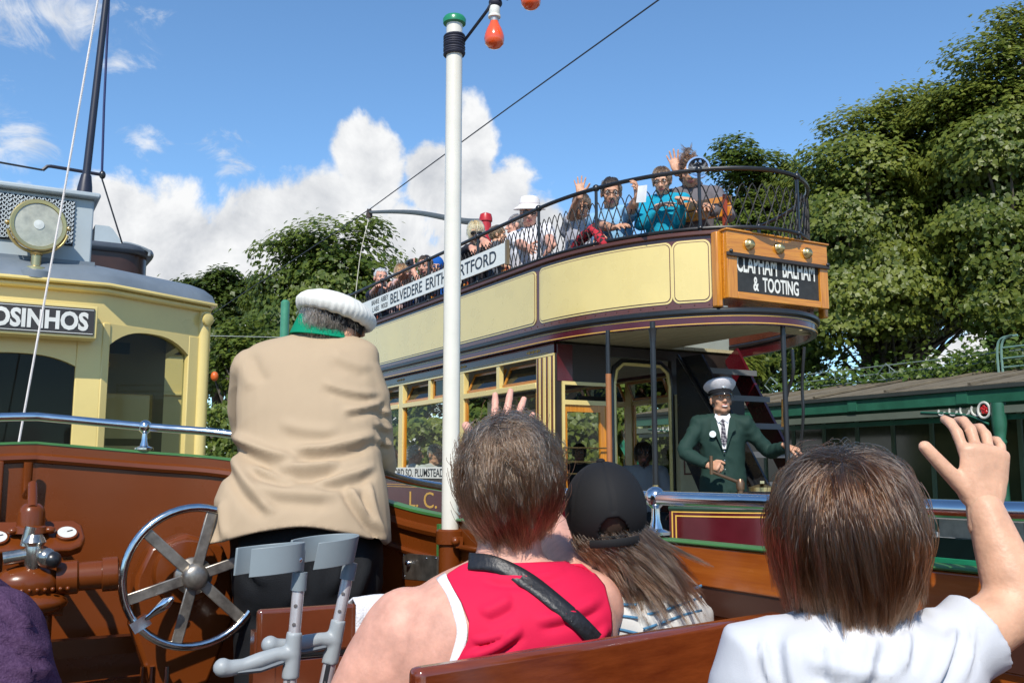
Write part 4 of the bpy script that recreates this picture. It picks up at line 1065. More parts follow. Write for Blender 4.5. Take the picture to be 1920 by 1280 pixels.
# second tram parked behind, only its corner and roof show
K2 = thing('parked_tram', 'second yellow tram partly hidden behind the first, brown roof cabin above', 'tram', (.9, 12, 0))
MB().bx(.4, 1.78, 9.0, 14, .5, 3.0).build('body', cy, K2, bevel=.03)
MB().bx(.3, 1.86, 8.94, 14.1, 3.02, 3.07).build('cornice', cy, K2, bevel=.02)
MB().bx(.3, 1.81, 8.97, 14.1, 2.62, 2.65).build('waist_bead', cy, K2, bevel=.01)
for y in (9.6, 11.0): MB().bx(1.775, 1.79, y, y + 1.1, 1.8, 2.6).build('window', dpane, K2)
MB().add([(.3, 8.94, 3.07), (1.86, 8.94, 3.07), (1.86, 14, 3.07), (.3, 14, 3.07), (.5, 9.3, 3.3), (1.5, 9.3, 3.3), (1.5, 14, 3.3), (.5, 14, 3.3)], [(0, 1, 5, 4), (1, 2, 6, 5), (2, 3, 7, 6), (3, 0, 4, 7), (4, 5, 6, 7)]).build('roof', roofg, K2, smooth=False)
YC = 8.6
def cab(px, py): return onY(px, py, YC)
e0 = cab(282, 500)
pl2 = [V((.1, YC, 0))] + [V((e0.x - .25 + .25 * math.sin(a), YC + .25 * (1 - math.cos(a)), 0)) for a in np.linspace(0, PI / 2, 8)] + [V((e0.x, 10.5, 0)), V((.1, 10.5, 0))]
zb, zt = cab(270, 540).z, cab(270, 478).z
MB().quadprism([(p.x, p.y, zb) for p in pl2], (0, 0, zt - zb)).build('roof_cabin', dwood, K2)
MB().quadprism([(p.x + (.05 if p.x > .5 else 0), p.y - .05, zt) for p in pl2], (0, 0, .075)).build('cabin_roof', mat('blue_black_roof', (.05, .06, .075), .35), K2, bevel=.03)
q0, q1 = cab(175, 480), cab(212, 425)
MB().add([(q0.x, YC, zt + .06), (q1.x + .1, YC, zt + .06), (q1.x - .0, YC, q1.z - .02), (q1.x - .03, YC, q1.z), (q0.x, YC, q1.z),
          (q0.x, YC + 1, zt + .06), (q1.x + .1, YC + 1, zt + .06), (q1.x, YC + 1, q1.z - .02), (q1.x - .03, YC + 1, q1.z), (q0.x, YC + 1, q1.z)],
         [(0, 1, 2, 3, 4), (9, 8, 7, 6, 5), (1, 6, 7, 2), (2, 7, 8, 3), (3, 8, 9, 4)]).build('roof_hump', lgrey, K2)
MB().tube(spline([cab(226, 462), cab(230, 456), cab(250, 459), cab(278, 470), cab(280, 480)], 5), .014, 6).build('grab_rail', mat('dull_rail', (.2, .23, .25), .4), K2)
# rope, wires and bracket overhead
b = MB(); p0, p1 = onY(187, -20, 4.7), onY(35, 830, 4.7); b.tube([p0, p0.lerp(p1, .5) + V((0, 0, -.03)), p1, V((p1.x - .01, 4.7, .6))], .0052, 6)
tag(b.build('trolley_rope', mat('white_rope', (.62, .58, .55), .9, bump=.3, bscale=200)), 'thin white rope hanging slantwise in front of the brass headlamp', 'rope')
W = thing('overhead_bracket', 'dark cranked overhead wire bracket crossing the sky above the yellow tram', 'bracket', (.2, 7.0, 0))
yb = 7.0
MB().tube([onY(-60, 294, yb), onY(80, 319, yb)], .007, 6).build('span_wire', black, W)
MB().tube([onY(80, 319, yb), onY(89, 312, yb), onY(96, 312, yb), onY(192, 328, yb)], .012, 6).build('arm', mat('navy_black', (.014, .016, .03), .4), W)
MB().ell(onY(192, 328, yb), (.022, .022, .03)).build('ear', black, W)
MB().tube([onY(206, -40, yb), onY(195, 200, yb), onY(191, 328, yb)], .009, 6).build('drop_wire', mat('navy_wire', (.012, .02, .09), .4), W)
MB().tube([onY(191, 335, yb), onY(229, 456, yb)], .006, 6).build('drop_wire', black, W)
ow = MB(); ow.tube([V((CX - .06, 40, 6.02)), V((CX - .06, 14.2, 6.13)), V((CX - .06, 9.6, 6.265)), V((CX - .06, 5.5, 6.36)), V((CX - .06, -8, 6.5))], .008, 6)
tag(ow.build('trolley_wire', mat('copper_dark', (.03, .035, .05), .5)), 'long overhead trolley wire running above the open-top tram', 'wire')
sw = MB(); sw.tube([onX(380, 629, 3.4), onX(600, 634, 5.0)], .006, 5); tag(sw.build('stay_wire', mat('stay_grey', (.3, .32, .3), .5)), 'thin pale stay wire in front of the trees beside the yellow tram', 'wire')
q = atd(534, 600, 20)
gp = MB(); gp.lathe([(.09, 0), (.09, q.z + .38), (.05, q.z + .42)], (q.x, q.y, 0), n=12); tag(gp.build('green_pole', mat('pole_green', (.05, .22, .13), .4)), 'plain green pole in front of the trees, left of the white cap', 'pole')
# orange blossom-like marker lamp beside the second tram
ml = onY(396, 705, 9.0)
MB().ell(ml + V((.03, 0, 0)), (.035, .035, .045)).build('marker_lamp', mat('orange_lamp', (.6, .12, .02), .4), K2)
# ================================================================== our own open car
obrown = mat('brown_enamel', (0.135, 0.031, 0.0045), 0.27, spec=.35, coat=0.12, var=0.07, vscale=4, bump=.03, bscale=12)
plankw = wood('varnished_teak', (0.27, 0.058, 0.006), (0.42, 0.115, 0.014), 0.25, axis=1, coat=0.7, scale=4)
darkw = wood('varnished_mahogany', (0.115, 0.020, 0.006), (0.21, 0.045, 0.011), 0.2, axis=0, coat=0.9, scale=4)
gcap = mat('green_capping', (0.05, 0.17, 0.045), 0.4, var=.15)
tubem = mat('polished_tube', (0.62, 0.64, 0.66), 0.16, 1.0, var=.05, vscale=20)
O = thing('open_tram', 'brown open-sided tram we ride in, with chrome handrail, brake wheel and white pole', 'tram', (.1, 1.5, 0))
FL = .75
MB().bx(-1.0, 1.18, -1.6, 3.2, FL - .08, FL).build('floor', mat('deck_dark', (.06, .05, .04), .8), O)
MB().bx(-1.0, 1.2, -1.6, 3.2, .3, FL - .08).build('underframe', mat('underframe_black', (.02, .02, .02), .7), O)
XS = 1.2
# right side: painted part near the front, planked part by the seats
for z0, z1, dx in ((1.738, 1.812, 0), (1.40, 1.69, .012), (1.08, 1.392, .012), (.76, 1.072, .012)):
    for y0, y1 in ((-1.6, .45), (.455, 2.14)):
        MB().bx(XS + dx, XS + .035, y0, y1, z0, z1).build('side_plank', plankw, O, bevel=.004)
MB().bx(XS + .004, XS + .035, -1.6, 2.14, 1.69, 1.738).build('side_ledge', mat('ledge_shade', (.05, .018, .01), .4), O)  # shadow below the top plank put into the ledge's dark colour
MB().bx(XS - .004, XS + .04, -1.6, 2.47, 1.8125, 1.8190).build('green_capping', gcap, O, bevel=.003)
MB().bx(XS + .01, XS + .035, 2.145, 2.47, .76, 1.812).build('side_panel', obrown, O)
MB().bx(XS - .012, XS + .01, 2.145, 2.42, 1.735, 1.75).build('panel_bead', obrown, O, bevel=.006)
MB().bx(XS - .006, XS + .009, 2.24, 2.252, .76, 1.735).build('panel_bead', obrown, O)
MB().bx(-1.06, -1.02, -1.6, 2.47, .76, 1.81).build('side_panel', obrown, O)
# dash round the front platform
top = [(-1.04, 2.50, 1.825), (-.98, 2.80, 1.86), (-.75, 3.06, 1.96), (-.35, 3.27, 2.02), (.0, 3.345, 2.038), (.16, 3.352, 2.046), (.22, 3.35, 2.043), (.49, 3.31, 2.02), (.735, 3.225, 1.998), (.95, 3.07, 1.945), (1.10, 2.90, 1.880), (1.175, 2.72, 1.843), (1.215, 2.545, 1.826)]
tp = spline([V(p) for p in top], 5)
def dstrip(d0, d1, z0f, z1f, m, name, bev=0.0):
    vs, fs = [], []; k = len(tp)
    for i in range(k):
        t = (tp[min(i + 1, k - 1)] - tp[max(i - 1, 0)]); t.z = 0; t.normalize(); n = V((-t.y, t.x, 0))     # outwards (forward)
        for d, zf in ((d0, z0f), (d0, z1f), (d1, z1f), (d1, z0f)):
            p = tp[i] + n * d; vs.append((p.x, p.y, zf(tp[i].z)))
    for i in range(k - 1):
        for j in range(4): fs.append((4 * i + j, 4 * i + (j + 1) % 4, 4 * i + 4 + (j + 1) % 4, 4 * i + 4 + j))
    fs.append((3, 2, 1, 0)); fs.append((4 * k - 4, 4 * k - 3, 4 * k - 2, 4 * k - 1))
    return MB().add(vs, fs).build(name, m, O, bevel=bev)
dstrip(0, .035, lambda z: FL, lambda z: z - .012, obrown, 'dash_panel')
dstrip(-.003, .040, lambda z: z - .0115, lambda z: z - .004, gcap, 'green_capping')
def off_path(d, dz, i0=0, i1=None):
    out = []; k = len(tp)
    for i in range(i0, i1 or k):
        t = (tp[min(i + 1, k - 1)] - tp[max(i - 1, 0)]); t.z = 0; t.normalize(); n = V((-t.y, t.x, 0)); out.append(tp[i] + n * d + V((0, 0, dz)))
    return out
b = MB(); b.tube(off_path(-.004, -.055), (.016), 8); b.build('dash_bead', obrown, O)
b = MB(); b.bar((XS - .005, 2.555, 1.70), (XS - .005, 2.555, 1.80), .015, .012, (1, 0, 0)); b.build('green_edge', gcap, O)
vb = MB()
for i in (22, 44): p = off_path(-.012, 0)[i]; vb = MB(); vb.bar((p.x, p.y, FL), (p.x, p.y, p.z - .06), .022, .022, (1, 0, 0)); vb.build('dash_stiffener', obrown, O, bevel=.006)
b = MB(); b.tube([off_path(-.006, -.13)[k] for k in range(49, 61)], .010, 6); b.build('panel_bead', obrown, O)
# handrail
RH = .074
b = MB(); b.tube(off_path(.017, RH), .0135, 12); hr = b.build('handrail', tubem, O)
b = MB(); b.tube([(XS + .017, 2.545, 1.90), (XS + .017, 1.6, 1.897), (XS + .017, -1.6, 1.897)], .0142, 12); hr2 = b.build('handrail', tubem, O)
def rpost(p):
    b = MB(); b.lathe([(.030, 0), (.030, .006), (.014, .012), (.009, .03), (.0085, RH - .022), (.013, RH - .018)], p, n=14); b.ell(p + V((0, 0, RH)), (.022, .022, .022)); b.build('rail_post', tubem, O)
po = off_path(.017, 0)
for i in (min(range(len(po)), key=lambda i: abs(po[i].x - .49)), min(range(len(po)), key=lambda i: abs(po[i].x + .35)), len(po) - 1): rpost(po[i])
for y in (1.575, .2, -1.0): rpost(V((XS + .017, y, 1.824)))
# white festoon pole with socket
pb = V((1.19, 2.475, FL))
pt_ = onX(841, 50, 1.19)
b = MB(); b.lathe([(.0245, 1.79), (.0245, pt_.z - .012)], (pb.x, pb.y, 0), n=20); wp = b.build('white_pole', mat('cream_white_paint', (.68, .645, .55), .3, coat=.5, var=.05, vscale=9), O)
MB().lathe([(.0245, 0), (.034, .003), (.035, .016), (.030, .024), (.012, .030)], (pb.x, pb.y, pt_.z - .0125), n=20).build('pole_cap', mat('cap_green', (.02, .22, .10), .3), wp)
z_w = onX(841, 95, 1.19).z
for k in range(8):
    a0 = random.random()
    MB().tube([(pb.x + .0285 * math.cos(a), pb.y + .0285 * math.sin(a), z_w - .028 + k * .0078 + .002 * math.sin(a + a0 * 6)) for a in np.linspace(0, 2 * PI, 16)[:-1]], .0052, 6, closed=True).build('cable_turn', mat('rubber_navy', (.012, .014, .03), .6), wp)
b = MB(); b.lathe([(.032, FL), (.032, 1.745), (.040, 1.75), (.040, 1.785), (.034, 1.79)], (pb.x, pb.y, 0), n=20); b.build('pole_socket', obrown, O)
b = MB(); b.bar((pb.x, pb.y - .06, 1.757), (pb.x + .02, pb.y + .06, 1.757), .02, .03); b.ell((pb.x - .01, pb.y - .055, 1.76), (.012, .012, .012)); b.build('socket_clamp', obrown, O)
# lock plate on the step door
lp0 = [onX(x, y, 1.172) for x, y in ((752, 1035), (824, 1042), (824, 1090), (757, 1084))]
b = MB(); b.quadprism(lp0, (-.008, 0, 0)); lk = b.build('lock_plate', mat('worn_steel', (.22, .2, .17), .38, .8, var=.35, vscale=30), O)
kc = onX(766, 1055, 1.16); MB().ell(kc, (.012, .012, .010)).build('lock_knob', chrome, lk)
for x, y in ((757, 1040), (800, 1046), (759, 1079), (818, 1046)): MB().ell(onX(x, y, 1.164), (.003, .003, .003), n=8, m=5).build('screw', chrome, lk)
b = MB(); b.bx(1.165, 1.19, 2.5, 2.95, FL, 1.66); b.build('step_door', obrown, O)
# ---------------- brake wheel
wc = onY(365, 1080, 2.75); R_ = .184
worn = mat('worn_iron', (.16, .14, .12), .35, .75, var=.45, vscale=25, col2=(.42, .38, .32))
b = MB(); b.tube([wc + V((R_ * math.cos(a), .02 * 0, R_ * math.sin(a))) for a in np.linspace(0, 2 * PI, 49)[:-1]], .0115, 10, closed=True); wh = b.build('brake_wheel', mat('bright_steel', (.60, .60, .58), .14, 1.0, var=.12, vscale=30), O)
for k in range(6):
    a = math.radians(17 + 60 * k); d = V((math.cos(a), 0, math.sin(a)))
    MB().bar(wc + d * .02, wc + d * (R_ - .004), .030, .008, (0, -1, 0)).build('spoke', worn, wh, bevel=.003)
MB().lathe([(.05, -.02), (.05, .0), (.036, .012), (.034, .03), (.026, .038), (.008, .041)], wc + V((0, .01, 0)), (0, -1, 0), 24).build('hub', worn, wh)
h0 = onY(262, 1168, 2.74); h1 = onY(322, 1122, 2.70)
b = MB(); b.tube([h0, h0.lerp(h1, .35), h0.lerp(h1, .6), h0.lerp(h1, .85), h1], [.009, .008, .013, .015, .007], 10, dome=True); b.bar(h0 + V((-.02, .0, -.012)), h0 + V((.02, 0, .012)), .03, .03); b.build('crank_handle', chrome, wh)
# wheel column: round boss and tapering gear case
b = MB(); b.lathe([(.09, 0), (.09, .06), (.085, .075), (.05, .08)], wc + V((.005, .20, -.0)), (0, -1, 0), 28); b.build('wheel_boss', obrown, O)
b = MB(); cc = wc + V((.01, .17, -.05))
pts = [cc + V((x, 0, z)) for x, z in [(-.135, .04), (-.10, .12), (0, .155), (.10, .12), (.135, .04), (.14, -.10), (.08, -.26), (.04, -.36), (-.04, -.36), (-.08, -.26), (-.14, -.10)]]
b.quadprism(pts, (0, .10, 0)); b.build('gear_case', obrown, O, bevel=.012)
b = MB(); b.cyl(wc + V((0, 0, 0)), wc + V((0, .2, 0)), .02); b.build('wheel_shaft', worn, O)
MB().lathe([(.012, 0), (.012, .006), (.009, .008)], cc + V((.0, -.002, -.09)), (0, -1, 0), 16).build('case_bolt', obrown, O)
# ---------------- gauge stand with dome, dials and air valves
gs = onY(66, 1004, 2.95); tl_ = math.radians(34)
gu, gv, gn = V((1, 0, 0)), V((0, math.cos(tl_), math.sin(tl_))), V((0, -math.sin(tl_), math.cos(tl_)))
def gp(u, v, w=0.0): return gs + gu * u + gv * v + gn * w
b = MB(); b.quadprism([gp(u, v, -.03) for u, v in [(-.34, -.06), (.085, -.06), (.115, -.045), (.125, -.01), (.12, .045), (.10, .07), (-.34, .07)]], gn * .03); st_ = b.build('gauge_stand', obrown, O, bevel=.007)
b = MB(); b.lathe([(.046, -.02), (.043, -.004), (.036, .0), (.034, .035), (.030, .048), (.020, .058), (.006, .062)], gp(-.012, .02, .02), (0, .0, 1), 22); b.ell(gp(.034, .0, .018), (.016, .014, .011)); b.ell(gp(-.055, .0, .018), (.015, .014, .010)); b.build('dome', obrown, st_)
b = MB(); p_a, p_b = gp(-.012, .03, .07), onY(54, 866, 3.30); b.tube([p_a, V((p_a.x, p_a.y + .06, p_a.z + .06)), V((p_b.x, p_b.y, p_b.z - .10)), p_b], .013, 10); b.build('riser_pipe', obrown, st_)
b = MB(); b.bar((gs.x - .02, gs.y + .05, gs.z - .02), (gs.x - .02, 3.34, gs.z - .04), .06, .03); b.build('stand_bracket', obrown, st_)
for u, v in ((.078, .0), (-.092, -.012)):
    d_ = MB().lathe([(.029, -.004), (.029, .008), (.025, .010)], gp(u, v), gn, 24).build('gauge', obrown, st_)
    MB().lathe([(.025, .009), (.024, .0105), (0, .011)], gp(u, v), gn, 24).build('dial', mat('dial_white', (.6, .6, .55), .4), d_)
    MB().bar(gp(u, v, .0125), gp(u + .014, v + .006, .0125), .0022, .001, gn).build('needle', ink, d_)
v0 = onY(75, 1085, 2.88)
b = MB(); b.lathe([(.045, 0), (.045, .05), (.038, .055), (.038, .11), (.046, .112), (.046, .15), (.034, .155)], v0 + V((.04, 0, 0)), (1, -.1, .05), 20); b.ell(v0 + V((-.03, 0, -.01)), (.085, .06, .05)); b.build('brake_valve', obrown, O)
b = MB(); b.ell(v0 + V((-.01, -.02, -.06)), (.08, .05, .03)); b.cyl(v0 + V((-.10, 0, -.06)), v0 + V((.06, 0, -.07)), .028); b.build('brake_valve', obrown, O)
for k in range(9): MB().ell(v0 + V((-.08 + .018 * k, -.055, -.022)), (.006, .006, .006), n=8, m=5).build('valve_nut', obrown, O)
b = MB(); q = onY(62, 1045, 2.86); b.lathe([(.016, -.03), (.026, 0), (.022, .03), (.03, .04), (.02, .06)], q, (0, 0, 1), 14); b.ell(q + V((.03, -.02, .0)), (.026, .024, .026)); b.cyl(q + V((-.07, 0, .0)), q + V((.0, 0, .01)), .018); b.cyl(q + V((-.02, 0, .03)), q + V((-.01, 0, .08)), .014); b.build('valve_body', mat('nickel', (.4, .38, .34), .2, .9, var=.3, vscale=30), O)
b = MB(); b.ell(q + V((.045, -.03, -.005)), (.022, .022, .022)); b.build('valve_knob', black, O)
b = MB(); q2 = onY(88, 1180, 2.86); b.cyl((q2.x, 2.90, FL), (q2.x, 2.90, v0.z - .05), .014); b.cyl((q2.x - .06, 2.92, FL), (q2.x - .06, 2.92, v0.z), .011); b.build('air_pipe', obrown, O)
b = MB(); b.bar((-.3, 3.22, 1.43), (.50, 3.22, 1.43), .05, .05); b.build('dash_rib', obrown, O); b = MB(); b.bar((-.3, 3.2, 1.30), (.62, 3.2, 1.33), .05, .018); b.build('dash_rib', obrown, O)
for px in (268, 285, 312): 
    q = onY(px, 1262, 2.92); MB().cyl((q.x, q.y, FL), (q.x, q.y, q.z + .02), .0075, n=8).build('floor_rod', chrome, O)
# ---------------- benches
def bench(p0, p1, zt, name='bench', m=darkw, back=.30, lean=.06, seat=True):
    """slatted bench whose back runs from p0 to p1 (plan), top at zt; seat on the +Y side"""
    p0, p1 = V((*p0, 0)), V((*p1, 0)); t = (p1 - p0).normalized(); n = V((-t.y, t.x, 0))
    bo = None
    zz = zt
    for i, (h, dy) in enumerate(((.105, 0), (.10, .018), (.09, .036))):
        a, c = p0 + n * dy, p1 + n * dy
        mb = MB(); mb.bar((a.x, a.y, zz - h / 2), (c.x, c.y, zz - h / 2), .028, h)
        if bo is None: bo = mb.build(name, m, O, bevel=.009, seg=3)
        else: mb.build('back_slat', m, bo, bevel=.006)
        zz -= h + .012
    for f in (.04, .5, .96):
        a = p0.lerp(p1, f) + n * .03
        MB().bar((a.x, a.y, FL), (a.x - n.x * .01, a.y - n.y * .01, zt - .05), .04, .05, t).build('back_post', m, bo)
    if seat:
        for i in range(4):
            a, c = p0 + n * (.10 + .095 * i), p1 + n * (.10 + .095 * i)
            MB().bar((a.x, a.y, 1.19), (c.x, c.y, 1.19), .085, .022).build('seat_slat', m, bo)
    return bo
bench((.47, 1.075), (1.175, 1.20), 1.722)
bench((.35, .22), (1.175, .36), 1.70)
b2l, b2r = atd(482, 1148, 2.2), atd(690, 1108, 2.32)
bench((b2l.x, b2l.y), (1.12, 2.24 + .0), 1.637, m=mat('bench_gloss', (.12, .032, .012), .15, coat=1.0, var=.2))
# ---------------- festoon lights
orange = mat('orange_bulb', (.75, .085, .015), .18, coat=1.0, var=.08, sub=.0)
FS = thing('festoon_lights', 'string of orange bulbs on black cable tied to the white pole', 'festoon lights', tuple(V((pb.x, pb.y, z_w))))
c0 = V((pb.x + .025, pb.y - .01, z_w + .012)); c1 = atd(912, 22, 2.72); c2 = atd(935, -10, 2.7); c3 = atd(1010, -80, 2.6)
MB().tube(spline([c0, c0.lerp(c1, .55), c1, c2, c3, V((1.2, .9, 3.9))], 6), .005, 6).build('cable', mat('rubber_navy', (.012, .014, .03), .6), FS)
def bulb(top, tilt=V((0, 0, -1))):
    s_ = MB().lathe([(.012, 0), (.016, .004), (.016, .022), (.0135, .026), (.018, .028), (.018, .034), (.014, .036)], top, tilt, 16).build('lamp_holder', white_p, FS)
    MB().lathe([(.013, .036), (.012, .046)], top, tilt, 14).build('bulb_cap', mat('grey_cap', (.4, .4, .4), .4, .6), s_)
    MB().lathe([(.011, .044), (.014, .054), (.022, .070), (.0275, .088), (.0285, .098), (.026, .112), (.017, .122), (.005, .1265)], top, tilt, 22).build('bulb', orange, s_)
bulb(atd(927, 12, 2.72)); bulb(atd(995, -62, 2.68)); bulb(V((1.2, 1.3, 3.62)))
MB().ell(atd(929, 6, 2.72), (.02, .018, .016)).build('cable_joint', mat('rubber_navy', (.012, .014, .03), .6), FS)
# ================================================================== people: toolkit
from mathutils import noise as mnoise
def skin(name, c): return mat(name, c, .48, sub=.12, var=.16, vscale=30, bump=.10, bscale=160, spec=.35)
skin_a = skin('skin_pink', (.56, .29, .205)); skin_b = skin('skin_tan', (.50, .265, .165)); skin_c = skin('skin_child', (.60, .34, .22)); skin_d = skin('skin_dark', (.27, .13, .08))
lipm = mat('lips', (.40, .13, .11), .45); eye_w = mat('eye_white', (.62, .60, .57), .25); eye_d = mat('eye_iris', (.03, .02, .015), .2); toothm = mat('teeth', (.75, .72, .65), .3)
def cloth(name, c, rough=.85, bump=.25, bscale=350, var=.08): return mat(name, c, rough, var=var, vscale=5, bump=bump, bscale=bscale, spec=.2)
def fold_noise(amp, freq=9.0, seed=0.0, stretch=(1, 1, 1)):
    def f(co, no):
        out = co.copy()
        for i in range(len(co)):
            p = V((co[i][0] * freq * stretch[0] + seed, co[i][1] * freq * stretch[1], co[i][2] * freq * stretch[2]))
            q = V((mnoise.noise(p * .6), mnoise.noise(p * .6 + V((5, 2, 9))), 0)) * .9
            r = 1 - abs(mnoise.noise(p + q)) * 2
            out[i] += no[i] * (amp * (r * r * (1 if r > 0 else -1) - .2))
        return out
    return f
def frame(f, u):
    """rotation whose Y is f and whose Z is close to u"""
    f = V(f).normalized(); x = f.cross(V(u)).normalized(); z = x.cross(f).normalized()
    return Matrix((x, f, z)).transposed()
def head_mesh(o, R, s, sk, smile=.3, voxel=.0048, jaw=1.0, nose=1.0, ears=True):
    mb = MB()
    def E(c, r): mb.ell(c, r, n=20, m=14)
    E((0, -.014, .030), (.074, .094, .086)); E((0, .026, -.030), (.058 * jaw, .062, .080)); E((0, .050, -.088), (.030 * jaw, .026, .024))
    E((0, -.02, -.045), (.055, .06, .05))
    for sx in (-1, 1):
        E((sx * .037, .055, -.022), (.024, .022, .022)); E((sx * (.076 if ears else .064), -.012, -.008), (.010, .019, .031)); E((sx * .035, .02, -.075), (.025 * jaw, .04, .025))
        E((sx * .030, .079, .026), (.024, .010, .009)); E((sx * .012, .096, -.030), (.009, .009, .008))
    E((0, .078, .030), (.050, .014, .016))
    mb.tube([(0, .084, .020), (0, .097, -.006), (0, .107 * (.97 + .03 * nose), -.027)], [.008, .0095, .0125], 10, dome=True)
    E((0, .084, -.058), (.024, .012, .007)); E((0, .081, -.068), (.021, .011, .007))
    mb.tube([(0, -.02, -.06), (0, -.03, -.15)], [.056 * jaw, .055 * jaw], 14)
    me = remesh(mb, voxel, 2, 'head')
    me.materials.append(sk); me.materials.append(lipm)
    mi = []
    for p in me.polygons:
        c = p.center; mi.append(1 if (c.y > .080 and abs(c.x) < .024 and -.075 < c.z < -.052) else 0)
    me.polygons.foreach_set('material_index', mi)
    M = (R * s).to_4x4(); M.translation = V(o); me.transform(M)
    return me
def face_bits(o, R, s, parent, brow=None, eyes=True, smile=False, closed=False):
    M = (R * s).to_4x4(); M.translation = V(o)
    if eyes:
        for sx in (-1, 1):
            e = MB().ell((sx * .030, .078, .009), (.0125, .0105, .0075), n=12, m=8).xf(M).build('eye', eye_w, parent)
            MB().ell((sx * .030, .0855, .009), (.0062, .0045, .0062), n=10, m=6).xf(M).build('iris', eye_d, e)
    if brow is not None:
        for sx in (-1, 1):
            MB().tube([V((sx * .014, .089, .026)), V((sx * .030, .0885, .031)), V((sx * .047, .078, .025))], [.0035, .0042, .002], 6).xf(M).build('eyebrow', brow, parent)
    if smile:
        MB().tube([V((sx, .0925 - abs(sx) * .22, -.067 + abs(sx) * .25)) for sx in np.linspace(-.018, .018, 9)], [(.0042, .003)] * 9, 8, up=(0, 1, 0)).xf(M).build('teeth', toothm, parent)
def glasses(o, R, s, parent, m, lens=None, r=.021, big=1.0):
    M = (R * s).to_4x4(); M.translation = V(o); g = None
    b = MB()
    for sx in (-1, 1):
        b.tube([V((sx * .031 + r * big * math.cos(a), .0985 - .06 * max(0, abs(sx * .031 + r * math.cos(a)) - .035), .006 + r * .8 * big * math.sin(a))) for a in np.linspace(0, 2 * PI, 17)[:-1]], .0016, 5, closed=True)
        b.tube([V((sx * .054, .093, .01)), V((sx * .075, .02, .012)), V((sx * .077, -.02, .008))], .0018, 5)
    b.tube([V((-.010, .102, .01)), V((.010, .102, .01))], .0025, 5)
    g = b.xf(M).build('glasses', m, parent)
    if lens is not None:
        for sx in (-1, 1): MB().ell((sx * .031, .097, .006), (r * big, .004, r * .82 * big), n=14, m=6).xf(M).build('lens', lens, g)
    return g
def hand_mesh(o, f, back, side, s, sk, curl=(.25, .25, .3, .35), spread=.12, thumb=(.75, .55, -.2), thumb_curl=.3, voxel=.0042, base=.0):
    """o wrist, f finger direction, back = direction the back of the hand faces, side +1 left / -1 right"""
    mb = MB()
    mb.tube([V((0, -.03, 0)), V((0, .0, 0)), V((.002 * side, .045, 0)), V((0, .086, .001))], [(.025, .019), (.027, .018), (.039, .0155), (.040, .0125)], 14, up=(0, 0, 1), dome=True)
    mb.ell((.022 * side, .03, -.006), (.018, .030, .014)); mb.ell((-.022 * side, .035, -.005), (.014, .034, .013))
    spec = [(.0285, .083, .076, .0088), (.0095, .088, .084, .0090), (-.0095, .085, .077, .0086), (-.0275, .076, .061, .0076)]
    for k, (bx, by, ln, r) in enumerate(spec):
        cu = curl[k] if isinstance(curl, (tuple, list)) else curl
        p = V((bx * side, by - .012, 0)); a = base; an = spread * (1.5 - k) * side * .55
        pts, rs = [p], [r * 1.12]
        for j, fr in enumerate((.46, .30, .24)):
            a += cu * (1.0 if j else .8)
            d = V((math.sin(an) * math.cos(a), math.cos(an) * math.cos(a), -math.sin(a)))
            mid = p + d * (ln * fr * .5 + (.006 if j == 0 else 0)); q = p + d * (ln * fr + (.012 if j == 0 else 0))
            pts += [mid, q]; rs += [r * (1.0 - .06 * j) * .97, r * (1.04 - .07 * j)]; p = q
        rs[-1] = r * .80
        mb.tube(pts, rs, 12, dome=True)
    d = V((thumb[0] * side, thumb[1], thumb[2])).normalized()
    p = V((.020 * side, .018, -.004)); pts, rs = [p], [.0145]
    for j, (ln, r) in enumerate(((.040, .0125), (.032, .0112), (.026, .0100))):
        if j: d = (d + V((-.5 * side * thumb_curl, .35 * thumb_curl, -.55 * thumb_curl))).normalized()
        p = p + d * ln; pts.append(p); rs.append(r)
    mb.tube(pts, rs, 12, dome=True)
    me = remesh(mb, voxel / s, 2, 'hand'); me.materials.append(sk)
    M = (frame(f, back) * s).to_4x4(); M.translation = V(o); me.transform(M)
    return me
def ik(a, c, l1, l2, hint):
    a, c = V(a), V(c); d = c - a; L = min(d.length, (l1 + l2) * .999); t = d.normalized()
    x = (l1 * l1 - l2 * l2 + L * L) / (2 * L); h = math.sqrt(max(0, l1 * l1 - x * x))
    n = V(hint) - t * V(hint).dot(t); n.normalize(); return a + t * x + n * h
# ---- hair
def hairmat(name, c, rough=.35):
    if name in MATS: return MATS[name]
    m = bpy.data.materials.new(name); m.use_nodes = True; N, L = m.node_tree.nodes, m.node_tree.links; N.clear()
    out = N.new('ShaderNodeOutputMaterial'); h = N.new('ShaderNodeBsdfHairPrincipled'); h.parametrization = 'COLOR'
    info = N.new('ShaderNodeHairInfo'); mx = N.new('ShaderNodeMix'); mx.data_type = 'RGBA'
    mx.inputs['A'].default_value = (*[v * .25 for v in c], 1); mx.inputs['B'].default_value = (*[min(1, v * 2.3) for v in c], 1)
    pw_ = N.new('ShaderNodeMath'); pw_.operation = 'POWER'; pw_.inputs[1].default_value = 2.6; L.new(info.outputs['Random'], pw_.inputs[0]); L.new(pw_.outputs[0], mx.inputs['Factor']); L.new(mx.outputs['Result'], h.inputs['Color'])
    h.inputs['Roughness'].default_value = rough; h.inputs['Radial Roughness'].default_value = .45
    L.new(h.outputs[0], out.inputs[0]); MATS[name] = m; return m
